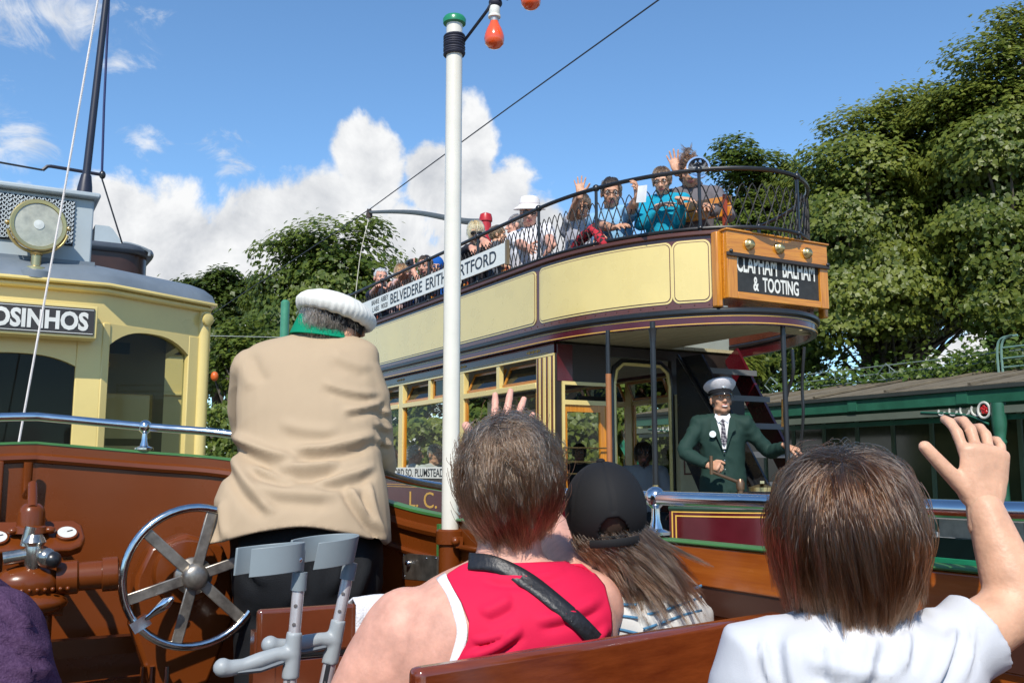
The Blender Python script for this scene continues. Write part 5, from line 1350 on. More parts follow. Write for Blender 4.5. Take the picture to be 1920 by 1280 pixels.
def strands(o, R, s, root_ok, length, m, parent, flow, n_guides=220, n_child=26, K=9, rad=.00045, lift=.010, gravity=.35, curl=.0, clump=.55, seed=3, jitter=.010, ell_r=(.079, .100, .092), ell_c=(0, -.014, .030), len_var=.25, name='hair', flat=0.0, stop=None, wave=0.0, puff=.15):
    """hair: guides that creep over the skull along a flow field, each with a lock of children"""
    rng = np.random.default_rng(seed)
    er = np.array(ell_r); ec = np.array(ell_c)
    P = []
    while len(P) < n_guides:
        d = rng.normal(size=3); d /= np.linalg.norm(d); p = ec + d * er
        if root_ok(p, d): P.append(p)
    P = np.array(P); G = np.zeros((n_guides, K, 3)); G[:, 0] = P
    ln = length(P) if callable(length) else np.full(n_guides, length)
    ln = ln * (1 + rng.uniform(-len_var, len_var, n_guides)); seg = ln / (K - 1)
    wob = rng.normal(size=(n_guides, 3)) * curl; lf = lift * rng.uniform(.5, 1.5, n_guides); ph = rng.uniform(0, 6.28, n_guides)
    Ri = np.array(R.transposed())
    g_loc = Ri @ np.array([0, 0, -1.0])
    for k in range(1, K):
        p = G[:, k - 1]; q = (p - ec) / er; nrm = q / er; nrm /= np.linalg.norm(nrm, axis=1, keepdims=True)
        f = flow(p, nrm); f = f - nrm * (f * nrm).sum(1, keepdims=True) * (1 - flat); f /= np.linalg.norm(f, axis=1, keepdims=True) + 1e-9
        t = k / K
        d = f * (1 - .5 * t) + g_loc * gravity * (.4 + 1.2 * t) + wob * (.5 + t) + nrm * (puff * (1 - t) if k < 3 else 0)
        if wave: d = d + np.cross(nrm, f) * (wave * np.sin(ph + k * 1.1))[:, None]
        d /= np.linalg.norm(d, axis=1, keepdims=True); x = p + d * seg[:, None]
        q = (x - ec) / er; L_ = np.linalg.norm(q, axis=1); lim = 1 + (lf * min(1, k / 2.5)) / er.mean()
        push = np.where((L_ < lim), lim / np.maximum(L_, 1e-6), 1.0); x = ec + q * push[:, None] * er
        if stop is not None: x = stop(x)
        G[:, k] = x
    N_ = n_guides * n_child
    off = rng.normal(size=(n_guides, n_child, 1, 3)) * jitter
    tt = np.linspace(0, 1, K)[None, None, :, None]
    fine = np.cumsum(rng.normal(size=(n_guides, n_child, K, 3)) * jitter * .035, axis=2)
    ch = G[:, None] + off * (1 - clump * tt) + fine * tt
    cut = rng.uniform(.80, 1.06, (n_guides, n_child, 1, 1)); ch = G[:, None, :1] + off + (ch - G[:, None, :1] - off) * cut
    # keep children outside the skull
    q = (ch - ec) / er; L_ = np.linalg.norm(q, axis=-1, keepdims=True); ch = np.where(L_ < 1.0, ec + q / np.maximum(L_, 1e-6) * er, ch)
    W_ = (ch.reshape(-1, 3) * s) @ np.array(R).T + np.array(V(o))
    cu = bpy.data.hair_curves.new(name); cu.add_curves([K] * N_)
    cu.attributes['position'].data.foreach_set('vector', W_.astype('f').ravel())
    ra = cu.attributes.get('radius') or cu.attributes.new('radius', 'FLOAT', 'POINT')
    rr = (rad * s * (1 - .75 * np.linspace(0, 1, K) ** 2))[None].repeat(N_, 0); ra.data.foreach_set('value', rr.astype('f').ravel())
    cu.materials.append(m)
    ob = bpy.data.objects.new(name, cu); C.objects.link(ob); ob.parent = parent
    if parent.name in WORLD_THINGS: ob.matrix_parent_inverse = Matrix.Translation(-parent.location)
    return ob
def scalp(o, R, s, ok, m, parent, ell_r=(.077, .098, .090), ell_c=(0, -.014, .030), lump=.004, seed=1, name='hair_base'):
    """dark undercoat of the hair, an open shell"""
    mb = MB(); n, k = 40, 28; vs = []; fs = []
    for i in range(k + 1):
        for j in range(n):
            a, b = 2 * PI * j / n, -PI / 2 + PI * i / k
            d = V((math.cos(a) * math.cos(b), math.sin(a) * math.cos(b), math.sin(b)))
            r = 1 + lump / .09 * mnoise.fractal(d * 3.0 + V((seed, 0, 0)), 1.0, 2.0, 3)
            vs.append(V((ell_c[0] + d.x * ell_r[0] * r, ell_c[1] + d.y * ell_r[1] * r, ell_c[2] + d.z * ell_r[2] * r)))
    for i in range(k):
        for j in range(n):
            q = (i * n + j, i * n + (j + 1) % n, (i + 1) * n + (j + 1) % n, (i + 1) * n + j)
            c = (vs[q[0]] + vs[q[2]]) / 2
            if ok(np.array(c), None): fs.append(q)
    M = (R * s).to_4x4(); M.translation = V(o)
    mb.add(vs, fs); mb.xf(M)
    me = mb.mesh(name); bm = bmesh.new(); bm.from_mesh(me); bmesh.ops.delete(bm, geom=[v for v in bm.verts if not v.link_faces], context='VERTS'); bm.to_mesh(me); bm.free()
    return link(name, me, m, parent)
def down_flow(crown=(0, -.05, .11), comb=(0, 0, 0)):
    c = np.array(crown); cb = np.array(comb)
    def f(p, n): 
        d = p - c; d /= np.linalg.norm(d, axis=1, keepdims=True) + 1e-6
        return d + cb
    return f
def hairline(low=-.06, front=.045, face=.0):
    """scalp region: behind and above the face"""
    def ok(p, d):
        x, y, z = p
        lim = low if y < -.01 else low + (y + .01) * 1.1
        if y > front and z < .075: return False
        if y > .0 and z < -.0 + .6 * y + face: return False
        return z > lim
    return ok
def person(label, head, look, facing, s=1.0, sk=None, top=None, sleeve=.35, lower=None, hands=None, group=None, hair=None, lean=0.0, hair_c=(.06, .035, .02), head_up=(0, 0, 1), seat_drop=.0, stand=None, brow=True, gl=None, smile=False, hand_kw=None, voxel=.017, girth=1.0, style='short', fold=.006, seed=1, legs=True, legdir=None, hem=0.0):
    """head: centre of the head; look: face direction; facing: chest direction; hands: {'L': (wrist, finger dir, back dir, elbow hint), 'R': ...}"""
    sk = sk or skin_a; head = V(head); look = V(look).normalized(); f = V(facing); f.z = 0; f.normalize(); up = V((0, 0, 1))
    R = frame(look, head_up); rt = f.cross(up).normalized()          # rt = person's right
    axis = (up * math.cos(lean) + f * math.sin(lean)).normalized()
    neck = head - (R @ V((0, .02, .135))) * s - V((0, 0, 0)); neck = neck - f * .01 * s
    pel = neck - axis * .50 * s
    fl = pel.z - (.45 * s if stand is None else .93 * s)
    T_ = thing('person', label, 'person', (pel.x, pel.y, fl), group)
    sh = {k: neck + rt * (q * .175 * s * girth ** .5) - axis * .055 * s for k, q in (('R', 1), ('L', -1))}
    hip = {k: pel + rt * (q * .085 * s) - up * .02 * s for k, q in (('R', 1), ('L', -1))}
    g = girth
    def torso(mb, e=0.0, hem=0.0):
        sp = [pel - axis * (.10 + hem) * s, pel, pel + axis * .14 * s, pel + axis * .28 * s, pel + axis * .40 * s, pel + axis * .455 * s, neck - axis * .0 * s]
        ra = [(.165 * g + e, .115 * g + e), (.165 * g + e, .118 * g + e), (.150 * g + e, .108 * g + e), (.160 * g + e, .115 * g + e), (.165 * g ** .5 + e, .098 * g ** .5 + e), (.125 + e, .078 + e), (.062 + e * .6, .060 + e * .6)]
        ra = [(a * s, b * s) for a, b in ra]
        mb.tube([p + f * (.0 if i < 5 else .01) * s for i, p in enumerate(sp)], ra, 20, up=f)
        for k in 'LR': mb.ell(sh[k], ((.062 + e) * s,) * 3); mb.tube([sh[k], neck - axis * .02 * s], [(.055 + e) * s, (.05 + e) * s], 12, dome=True)
    arms = {}
    for k in 'LR':
        q = 1 if k == 'R' else -1
        hd = (hands or {}).get(k)
        if hd is None: wr = sh[k] + f * .28 * s - up * .38 * s + rt * (.05 * q * s); fd = (f - up * .3).normalized(); bk = up; hint = V((0, 0, -1)) + rt * q * .6
        else:
            wr, fd, bk = V(hd[0]), V(hd[1]).normalized(), V(hd[2]); hint = V(hd[3]) if len(hd) > 3 else V((0, 0, -1)) + rt * q * .6
        el = ik(sh[k], wr, .285 * s, .255 * s, hint); L = .54 * s
        if (wr - sh[k]).length > L: wr = sh[k] + (wr - sh[k]).normalized() * L
        arms[k] = (sh[k], el, wr, fd, bk)
    def arm(mb, k, e=0.0, frac=1.0):
        a, b, c = arms[k][:3]
        pts = [a, a.lerp(b, .5), a.lerp(b, .92), b.lerp(c, .10), b.lerp(c, .35), b.lerp(c, .75), c]; rs = [.053, .047, .040, .040, .041, .031, .026]
        tot = [0, .25, .46, .55, .67, .87, 1.0]
        P_, R_2 = [], []
        for p, r, t in zip(pts, rs, tot):
            if t <= frac + 1e-6: P_.append(p); R_2.append((r * g ** .5 + e) * s)
        if frac < 1:
            i = len(P_); t0, t1 = tot[i - 1], tot[i]; w = (frac - t0) / (t1 - t0); P_.append(pts[i - 1].lerp(pts[i], w)); R_2.append((rs[i - 1] + (rs[i] - rs[i - 1]) * w + e * 1.15) * s)
        mb.tube(P_, R_2, 14, up=(.3, .2, .9), dome=frac >= 1)
    legp = {}
    for k in 'LR':
        q = 1 if k == 'R' else -1
        if stand is None: ld = V(legdir).normalized() if legdir is not None else f; kn = hip[k] + ld * .40 * s; an = kn - up * .42 * s + ld * .02 * s
        else: kn = hip[k] - up * .42 * s + f * .03 * s; an = hip[k] - up * .83 * s
        legp[k] = (hip[k], kn, an)
    def leg(mb, k, e=0.0):
        a, b, c = legp[k]
        mb.tube([a, a.lerp(b, .5), b, b.lerp(c, .35), c], [(.085 * g ** .5 + e) * s, (.073 + e) * s, (.055 + e) * s, (.054 + e) * s, (.038 + e) * s], 14, up=(.3, .2, .9), dome=True)
    mb = MB(); torso(mb, -.012)
    for k in 'LR': arm(mb, k, -.001); leg(mb, k, -.012); c = legp[k][2]; ld = V(legdir).normalized() if legdir is not None else f; mb.tube([c + ld * -.04 * s - up * .02 * s, c + ld * .15 * s - up * .03 * s], [.038 * s, .03 * s], 10, dome=True)
    mb.tube([neck - axis * .05 * s, neck + (head - neck) * .6], [.058 * s, .053 * s], 14)
    parts = [remesh(mb, voxel, 2, 'body')]; parts[0].materials.append(sk)
    parts.append(head_mesh(head, R, s, sk, voxel=.0062))
    for k in 'LR':
        kw = dict((hand_kw or {}).get(k, {}))
        parts.append(hand_mesh(arms[k][2], arms[k][3], arms[k][4], 1 if k == 'L' else -1, s, sk, **{'voxel': .0055, **kw}))
    body = link('body', join_meshes('body', parts), None, T_)
    if top is not None:
        mb = MB(); torso(mb, .012 + (.004 if hem else 0), hem)
        for k in 'LR': arm(mb, k, .013, sleeve)
        me = remesh(mb, voxel, 2, 'top', fold_noise(fold * s, 8, seed))
        link('top', me, top, T_)
    if lower is not None and legs:
        mb = MB()
        mb.tube([pel + axis * .06 * s, pel - up * .02 * s, pel - up * .1 * s], [(.155 * g * s, .108 * g * s), (.160 * g * s, .112 * g * s), (.14 * s, .10 * s)], 18, up=f, dome=True)
        for k in 'LR': leg(mb, k, .006)
        link('trousers', remesh(mb, voxel * 1.5, 2, 'trousers', fold_noise(fold * s, 7, seed + 3)), lower, T_)
    hm = mat('brow_%0.2f' % hair_c[0], tuple(v * .7 for v in hair_c), .7)
    face_bits(head, R, s, T_, hm if brow else None, True, smile)
    if gl: glasses(head, R, s, T_, *gl)
    T_['R'] = 0
    return T_, R, arms, sh, neck, pel
# ================================================================== passengers on the upper deck
GP = 'passengers on the upper deck'
CAM = V((0, 0, EYE))
black_f = mat('glasses_black', (.012, .012, .012), .3); lens_d = mat('dark_lens', (.010, .009, .010), .08, spec=.9)
def hair_short(T_, o, R, s, c, seed, length=.045, low=-.055, front=.05, n=150, lift=.005, flow=None, er=None, face=.0, grav=.25, curl=.10, child=18, rad=.0010):
    hc = hairmat('hair_%d' % seed, c); ok = hairline(low, front, face)
    scalp(o, R, s, ok, mat('hair_under_%d' % seed, tuple(v * .55 for v in c), .7), T_, seed=seed)
    strands(o, R, s, ok, length, hc, T_, flow or down_flow(), n, child, 6, rad, lift * .5, grav, curl, .4, seed, .0045, (.0775, .0985, .0905), puff=.06)
def look_cam(h, dx=0, dy=0, dz=0): return (CAM - V(h)).normalized() + V((dx, dy, dz))
RX = CX - HA - .01      # rail plane
def rail_pt(px, dz=0.03): 
    p = onX(px, 400, RX); return V((p.x, p.y, RZ + dz))
FACE = (-1, -.25, 0)
def seated(*a, **k):
    k.setdefault('legdir', (.25, -1, 0)); return person(*a, **k)
# a: grey-haired man, forearm along the rail
h = onX(714, 521, 4.62)
P_, R, *_ = seated('grey-haired man in navy polo leaning his bare forearm on the rail, rearmost', h, look_cam(h, .25, -.1, .1), FACE, 1.12, skin_a, cloth('navy_polo', (.018, .022, .04)), .34, cloth('trousers_grey', (.08, .08, .09)),
    {'L': (rail_pt(737, .0), (.1, -1, 0), (-.3, 0, 1), V((-.5, 1, -.6))), 'R': (rail_pt(700, -.0) + V((.1, -.0, .02)), (-.2, -1, .1), (0, 0, 1), V((-.4, .9, -.8)))}, GP, girth=1.12, hair_c=(.4, .4, .4))
hair_short(P_, h, R, 1.12, (.75, .75, .72), 101, .02, -.03, .03, 90, rad=.0009)
# b: woman in pink
h = onX(753, 513, 4.60)
P_, R, *_ = seated('woman with light brown hair in pale pink top resting chin on folded arms', h, look_cam(h, .1, .0, -.05), FACE, 1.06, skin_a, cloth('pale_pink', (.50, .36, .36)), .72, cloth('dark_skirt', (.05, .05, .07)),
    {'L': (rail_pt(757, .03) + V((-.02, 0, 0)), (0, .9, -.3), (-.4, 0, 1), V((-1, -.7, .2))), 'R': (rail_pt(765, .02), (0, -1, -.1), (-.3, 0, 1), V((-.9, .9, .3)))}, GP, hair_c=(.30, .15, .06))
hair_short(P_, h, R, 1.06, (.34, .16, .06), 102, .14, -.075, .06, 200, lift=.018, grav=.6)
# c: man with camera
h = onX(797, 499, 4.66)
P_, R, *_ = seated('dark-haired man in grey check shirt holding a camera beside the white pole', h, look_cam(h, -.3, .3, 0), FACE, 1.10, skin_a, cloth('grey_check', (.16, .16, .18), var=.6), .5, cloth('trousers_navy', (.03, .035, .05)),
    {'L': (h + V((-.22, -.14, -.09)), (0, .4, .8), (-.6, -.6, 0), V((-.3, -.6, -1))), 'R': (h + V((-.16, .1, -.16)), (-.3, -.6, .5), (-.5, .5, .2), V((-.2, .6, -1)))}, GP, hair_c=(.05, .03, .02))
hair_short(P_, h, R, 1.10, (.06, .035, .02), 103, .035)
q = h + V((-.24, -.10, .0))
cm = thing('camera', 'small black camera held by the man in the grey check shirt', 'camera', tuple(q - V((0, 0, .05))))
MB().bx(q.x - .02, q.x + .02, q.y - .06, q.y + .06, q.z - .04, q.z + .035).build('camera_body', mat('camera_black', (.02, .02, .022), .4), cm, bevel=.006)
MB().lathe([(.026, 0), (.026, .03), (.02, .032)], q + V((-.02, 0, -.003)), (-1, -.3, -.2), 16).build('lens', lens_d, cm)
# child in blue behind
h = onX(818, 500, 4.95)
P_, R, *_ = seated('child in bright blue hood partly hidden by the white pole', h, look_cam(h), FACE, 0.88, skin_c, cloth('blue_hood', (.01, .09, .36)), .9, cloth('trousers_navy', (.03, .035, .05)), None, GP)
mb = MB(); mb.ell(h + R @ V((0, -.02, .03)), (.10, .10, .11)); mb2 = remesh(mb, .012, 1, 'hood'); link('hood', mb2, cloth('blue_hood', (.01, .09, .36)), P_)
# d: blonde with sunglasses
h = onX(892, 436, 4.66)
P_, R, *_ = seated('blonde woman in sunglasses and dark cardigan leaning on the rail', h, look_cam(h, .1, 0, -.1), FACE, 1.08, skin_a, cloth('charcoal_knit', (.022, .020, .026)), .93, cloth('dark_skirt', (.05, .05, .07)),
    {'L': (rail_pt(905, -.02) + V((-.03, 0, 0)), (-.1, -.9, -.5), (-.6, .2, .8), V((-.8, 1, .4))), 'R': (rail_pt(898, -.05), (-.2, -.8, -.4), (-.4, 0, 1), V((-.7, .9, -.1)))}, GP, gl=(black_f, lens_d, .023, 1.15), hair_c=(.45, .30, .12), girth=1.05)
hair_short(P_, h, R, 1.08, (.80, .56, .24), 104, .13, -.075, .055, 230, lift=.014, grav=.5)
# e: child turned away
h = onX(934, 441, 4.72)
P_, R, *_ = seated('brown-haired child turned away, between the blonde woman and the white hat', h, (.8, -.5, 0), (.8, -.4, 0), 0.81, skin_c, cloth('child_shirt', (.09, .10, .12)), .5, cloth('trousers_navy', (.03, .035, .05)), None, GP)
hair_short(P_, h, R, 0.86, (.20, .12, .06), 105, .06, -.065, .05, 200)
# f: white sun hat
h = onX(993, 400, 4.74)
P_, R, *_ = seated('man in white sun hat, sunglasses and white shirt behind the netting', h, look_cam(h, 0, 0, 0), FACE, 1.17, skin_a, cloth('white_shirt', (.66, .65, .67)), .40, cloth('pale_trousers', (.40, .40, .44)),
    {'L': (onX(1040, 475, 4.5), (-.1, .8, -.3), (-.8, 0, .4), V((-.2, -.8, -.8))), 'R': (onX(1000, 470, 4.48), (-.2, -.8, -.3), (-.8, .2, .4), V((-.2, .8, -.8)))}, GP, gl=(black_f, lens_d, .022, 1.1), girth=1.2, hair_c=(.3, .28, .25))
hair_short(P_, h, R, 1.17, (.3, .27, .22), 106, .03, -.045, .0, 80)
M = (R * 1.17).to_4x4(); M.translation = h
mb = MB(); mb.lathe([(.135, .0), (.142, .004), (.138, .010), (.096, .034), (.090, .05), (.087, .085), (.070, .112), (.03, .122), (.0, .123), (.0, .115), (.028, .114), (.08, .08), (.084, .04), (.13, .004)], (0, -.012, .030), (0, -.06, 1), 28)
me = mb.xf(M).build('sun_hat', cloth('hat_white', (.70, .66, .64)), P_)
M2 = M.copy()
MB().lathe([(.0915, .040), (.0905, .056)], (0, -.012, .030), (0, -.06, 1), 28).xf(M).build('hat_band', cloth('hat_band', (.60, .52, .50)), P_)
# companion hidden behind the hat
h = onX(968, 424, 5.05)
P_, R, *_ = seated('grey-haired passenger half hidden behind the man in the white hat', h, (-.9, .6, 0), FACE, 1.06, skin_a, cloth('white_top_b', (.55, .54, .56)), .4, cloth('pale_trousers', (.40, .40, .44)), None, GP)
hair_short(P_, h, R, 1.06, (.25, .22, .2), 107, .04)
# g: waving youngster
h = onX(1090, 387, 4.62)
P_, R, *_ = seated('youngster with glasses waving one raised arm, plaid sleeve over the rail', h, look_cam(h, .1, 0, -.1), FACE, 0.99, skin_b, cloth('grey_white_tee', (.34, .34, .38), var=.5), .34, cloth('trousers_navy', (.03, .035, .05)),
    {'R': (onX(1092, 352, 4.42) + V((0, 0, .0)), (.05, .1, 1), (.5, .8, 0), V((-.2, 1, -.1))), 'L': (onX(1120, 440, 4.45), (-.2, -.8, -.4), (-.5, 0, .6), V((0, -.6, -1)))}, GP, gl=(black_f,), smile=True,
    hand_kw={'R': dict(curl=.05, spread=.35)}, hair_c=(.04, .025, .015))
hair_short(P_, h, R, 0.99, (.045, .025, .014), 108, .07, front=.06)
h_g = h
pj = MB(); a0, a1, a2 = onX(1075, 462, 4.44), onX(1113, 428, 4.42), onX(1132, 450, 4.43)
pj.tube([a0 + V((0, 0, -.03)), a0.lerp(a1, .5), a1, a2 + V((0, 0, -.03))], [.042, .046, .045, .04], 12, dome=True)
me = remesh(pj, .008, 2, 'jacket', fold_noise(.006, 16, 4))
# red and black plaid
def plaid(name, c1, c2, sc_=26):
    m = mat(name, c1, .85); N, L = m.node_tree.nodes, m.node_tree.links; b = N['Principled BSDF']; tc = N.new('ShaderNodeTexCoord'); ch = N.new('ShaderNodeTexChecker'); ch.inputs['Scale'].default_value = sc_
    ch.inputs['Color1'].default_value = (*c1, 1); ch.inputs['Color2'].default_value = (*c2, 1); mp = N.new('ShaderNodeMapping'); mp.inputs['Rotation'].default_value = (.3, .7, .5); L.new(tc.outputs['Object'], mp.inputs[0]); L.new(mp.outputs[0], ch.inputs['Vector']); L.new(ch.outputs[0], b.inputs['Base Color']); return m
tag(link('plaid_jacket', me, plaid('red_plaid', (.42, .015, .03), (.03, .01, .012))), 'red and black plaid jacket draped along the rail below the waving youngster', 'jacket')
# h: man in light blue with paper
h = onX(1146, 362, 4.66)
P_, R, arms, *_ = seated('man with glasses in light blue shirt holding a white paper out over the rail', h, look_cam(h, .05, 0, -.05), FACE, 1.10, skin_b, cloth('light_blue', (.22, .42, .62)), .36, cloth('trousers_dark', (.05, .05, .05)),
    {'L': (onX(1193, 372, 4.42), (-.1, -.5, .7), (.7, -.3, -.3), V((-.3, -.4, -1))), 'R': (onX(1165, 432, 4.42), (-.1, -1, 0), (-.4, 0, 1), V((-.2, .6, -1)))}, GP, gl=(black_f,), girth=1.05, hair_c=(.03, .02, .015), hand_kw={'L': dict(curl=.7)})
hair_short(P_, h, R, 1.10, (.03, .02, .014), 109, .03)
w = arms['L'][2]
q = onX(1203, 362, 4.40)
pp = MB(); pp.quadprism([q + V(v) for v in ((.0, .07, -.06), (0, -.05, -.085), (.01, -.06, .05), (.01, .05, .07))], (-.003, 0, 0)); tag(pp.build('paper', mat('paper_white', (.78, .78, .76), .7)), 'crumpled white paper held up by the man in light blue', 'paper')
# i: boy in turquoise
h = onX(1241, 340, 4.86)
P_, R, *_ = seated('boy with glasses in turquoise jacket at the corner of the wooden seat', h, look_cam(h, -.1, .1, -.1), (-.9, -.7, 0), 0.95, skin_c, cloth('turquoise', (.01, .28, .42)), .9, cloth('trousers_blue', (.02, .06, .16)),
    {'L': (onX(1275, 372, 4.82), (.4, -.8, -.2), (-.3, -.2, 1), V((-.6, -.4, -1))), 'R': (onX(1236, 385, 4.78), (.2, -.8, 0), (-.4, 0, 1), V((-.5, .6, -1)))}, GP, gl=(black_f,), hair_c=(.10, .06, .03), legdir=(.4, 1, 0))
hair_short(P_, h, R, 0.99, (.11, .06, .03), 110, .045, front=.065)
# j: woman with a bun, both hands waving
h = onX(1294, 322, 5.06)
P_, R, *_ = seated('woman with hair in a bun and grey top waving both hands at the tram front', h, look_cam(h, 0, 0, -.15), (-.8, -.8, 0), 1.10, skin_b, cloth('grey_top', (.13, .12, .13)), .86, cloth('grey_skirt', (.14, .13, .13)),
    {'R': (onX(1268, 320, 5.02), (-.1, .2, 1), (.6, .7, -.1), V((.1, .3, -1))), 'L': (onX(1322, 385, 4.98), (-.3, -.6, -.2), (-.3, -.3, 1), V((.5, -.6, -.9)))}, GP, hand_kw={'R': dict(curl=.08, spread=.3), 'L': dict(curl=.25, spread=.2)}, hair_c=(.12, .06, .035), legdir=(.4, 1, 0))
hair_short(P_, h, R, 1.10, (.13, .065, .035), 111, .09, -.065, .07, 200, lift=.012, flow=down_flow((0, .06, .08), (0, -.6, .5)), grav=-.1)
strands(h + R @ V((0, -.03, .115)), R, .55, lambda p, d: True, .16, hairmat('hair_111', (.13, .065, .035)), P_, down_flow((0, 0, .1), (.3, .3, .3)), 70, 14, 8, .0016, .012, -.1, .5, .3, 12, .010)
# ---------------- saloon passengers
GS = 'passengers inside the saloon'
def inside(label, px, py, X, look, facing, s, sk, top, hc, seed, ln=.05, **kw):
    h = onX(px, py, X)
    P_, R, *_ = seated(label, h, look, facing, s, sk, top, .5, cloth('trousers_dark', (.05, .05, .05)), kw.pop('hands', None), GS, hair_c=hc, **kw)
    hair_short(P_, h, R, s, hc, seed, ln, n=150, **({'curl': .9, 'lift': .02} if seed == 121 else {}))
inside('white-haired lady in white cardigan seen from behind through the saloon window', 778, 853, 4.72, (.9, -.5, 0), (1, -.2, 0), .95, skin_a, cloth('white_cardigan', (.62, .62, .60)), (.85, .78, .62), 121, .05)
inside('man in pale grey jacket in profile beside the white pole, inside the saloon', 817, 852, 4.72, (.25, -1, -.1), (.4, -1, 0), 1.0, skin_b, cloth('pale_grey', (.42, .43, .42)), (.30, .26, .20), 122, .03)
inside('passenger in blue patterned top at the rear saloon window, mostly hidden', 737, 858, 4.75, (.9, -.5, 0), (1, -.2, 0), .95, skin_a, cloth('blue_pattern', (.10, .14, .24), var=.9), (.2, .1, .05), 123)
inside('dark-haired boy in dark shirt behind the guard bars of the saloon', 1086, 850, 5.55, look_cam(V((5.5, 8, 2))), (-.6, -1, 0), .88, skin_d, cloth('black_shirt', (.015, .016, .02)), (.015, .012, .01), 124)
inside('passenger in deep blue jumper bending forward in the saloon doorway', 1150, 905, 5.45, (-.2, -1, -.6), (-.2, -1, 0), 1.0, skin_d, cloth('deep_blue', (.012, .02, .11)), (.02, .015, .01), 125, lean=.3)
inside('dark-haired woman in white vest with crossed arms in the saloon doorway', 1207, 850, 5.75, look_cam(V((5.7, 7.4, 2))), (-.5, -1, 0), .98, skin_d, cloth('white_vest', (.40, .40, .42)), (.02, .014, .01), 126, .16)
# ---------------- the driver
h = atd(1352, 750, 7.7)
hnd = atd(1334, 884, 7.32)
dg = cloth('driver_green', (.016, .040, .032), .7)
P_, R, arms, sh, neck, pel = person('smiling tram driver in dark green jacket, tie and white peaked cap at the controls', h, look_cam(h, .22, -.2, .22), (-.62, -.85, 0), 1.03, skin_b, dg, .97, cloth('driver_trousers', (.012, .014, .016)),
    {'R': (hnd + V((.02, .05, .05)), (.25, -.9, -.1), (-.7, -.3, .5), V((-.9, .7, -.5))), 'L': (atd(1476, 836, 7.4), (.75, -.5, -.3), (-.3, -.2, 1), V((.6, .2, -.7)))}, None, stand=True, hem=.26, girth=.98, brow=False, smile=True, hair_c=(.12, .11, .10),
    hand_kw={'R': dict(curl=1.15, thumb_curl=.8, base=.3), 'L': dict(curl=.6)}, fold=.010)
hair_short(P_, h, R, 1.03, (.13, .12, .11), 130, .02, -.05, .02, 80)
def peaked_cap(T_, o, R, s, white, band, peak=True, badge=True, tilt=0.0, puff=1.0):
    M = (R * s).to_4x4(); M.translation = V(o)
    def ring(rx, ry, z, yo=0.0, sl=0.0): return [V((rx * math.cos(a), ry * math.sin(a) + yo, z + sl * math.sin(a))) for a in np.linspace(0, 2 * PI, 33)[:-1]]
    def loft(rings):
        mb = MB(); vs = [p for r in rings for p in r]; n = len(rings[0]); fs = []
        for i in range(len(rings) - 1):
            for j in range(n): fs.append((i * n + j, i * n + (j + 1) % n, (i + 1) * n + (j + 1) % n, (i + 1) * n + j))
        fs.append(tuple(range((len(rings) - 1) * n, len(rings) * n))); return mb.add(vs, fs)
    cr = loft([ring(.078, .100, .066, -.014), ring(.095, .120, .080, -.014, .008), ring(.112, .138, .100 + .010 * puff, -.012, .016), ring(.114, .140, .108 + .014 * puff, -.012, .019), ring(.104, .128, .118 + .022 * puff, -.012, .018), ring(.070, .085, .124 + .030 * puff, -.012, .012), ring(.02, .02, .126 + .032 * puff, -.012, .0)])
    cp = cr.xf(M).build('cap', white, T_, angle=80)
    loft([ring(.0805, .1025, .045, -.014), ring(.0815, .1035, .050, -.014), ring(.0805, .1025, .072, -.014), ring(.07, .09, .073, -.014)]).xf(M).build('cap_band', band, cp)
    if peak:
        mb = MB(); vs, fs = [], []; K_ = 15
        for i, a in enumerate(np.linspace(math.radians(28), math.radians(152), K_)):
            c_, s__ = math.cos(a), math.sin(a)
            for t, dz in ((0, .046), (.5, .034), (1, .016)):
                e = t * .050 * math.sin((a - math.radians(20)) / math.radians(140) * PI)
                vs.append(V((.081 * c_ * (1 + .12 * t), -.014 + .103 * s__ + e, dz)))
        for i in range(K_ - 1):
            for j in range(2): fs.append((i * 3 + j, i * 3 + j + 1, i * 3 + 4 + j, i * 3 + 3 + j))
        o_ = mb.add(vs, fs).xf(M).build('peak', mat('patent_black', (.01, .01, .011), .12, coat=1), cp); sm = o_.modifiers.new('s', 'SOLIDIFY'); sm.thickness = .004
    if badge: MB().ell((0, .092, .076), (.016, .006, .012), n=14, m=8).xf(M).build('badge', mat('badge_silver', (.6, .6, .58), .3, .8), cp)
    return cp
peaked_cap(P_, h, R, 1.12, cloth('cap_white', (.62, .60, .62)), cloth('cap_band_black', (.014, .014, .016)), puff=.35)
# shirt, tie, lapels, badge, buttons laid on the chest
fdir = V((-.62, -.85, 0)).normalized(); rdir = fdir.cross(V((0, 0, 1)))
def chest(u, d, out=.0):
    """u to the wearer's right, d down from the neck"""
    k = [(-.05, .062), (0, .072), (.04, .088), (.08, .108), (.14, .128), (.22, .142), (.30, .146), (.40, .142)]
    r = np.interp(d, [a for a, _ in k], [b for _, b in k]) * 1.03
    return neck + rdir * u + fdir * (math.sqrt(max(.0, 1 - (u / .20) ** 2)) * r + .006 + out) - V((0, 0, d))
def patch(name, pts, m, out, par): 
    P3 = [chest(u, d, out) for u, d in pts]; return MB().quadprism(P3, fdir * .004).build(name, m, par, smooth=False)
patch('shirt_front', [(-.060, -.012), (.060, -.012), (.040, .10), (.012, .25), (-.012, .25), (-.040, .10)], cloth('shirt_white', (.7, .7, .72)), .004, P_)
patch('tie', [(-.016, .012), (.016, .012), (.012, .04), (.024, .19), (.0, .235), (-.024, .19), (-.012, .04)], plaid('tie_stripe', (.02, .015, .03), (.20, .19, .2), 60), .012, P_)
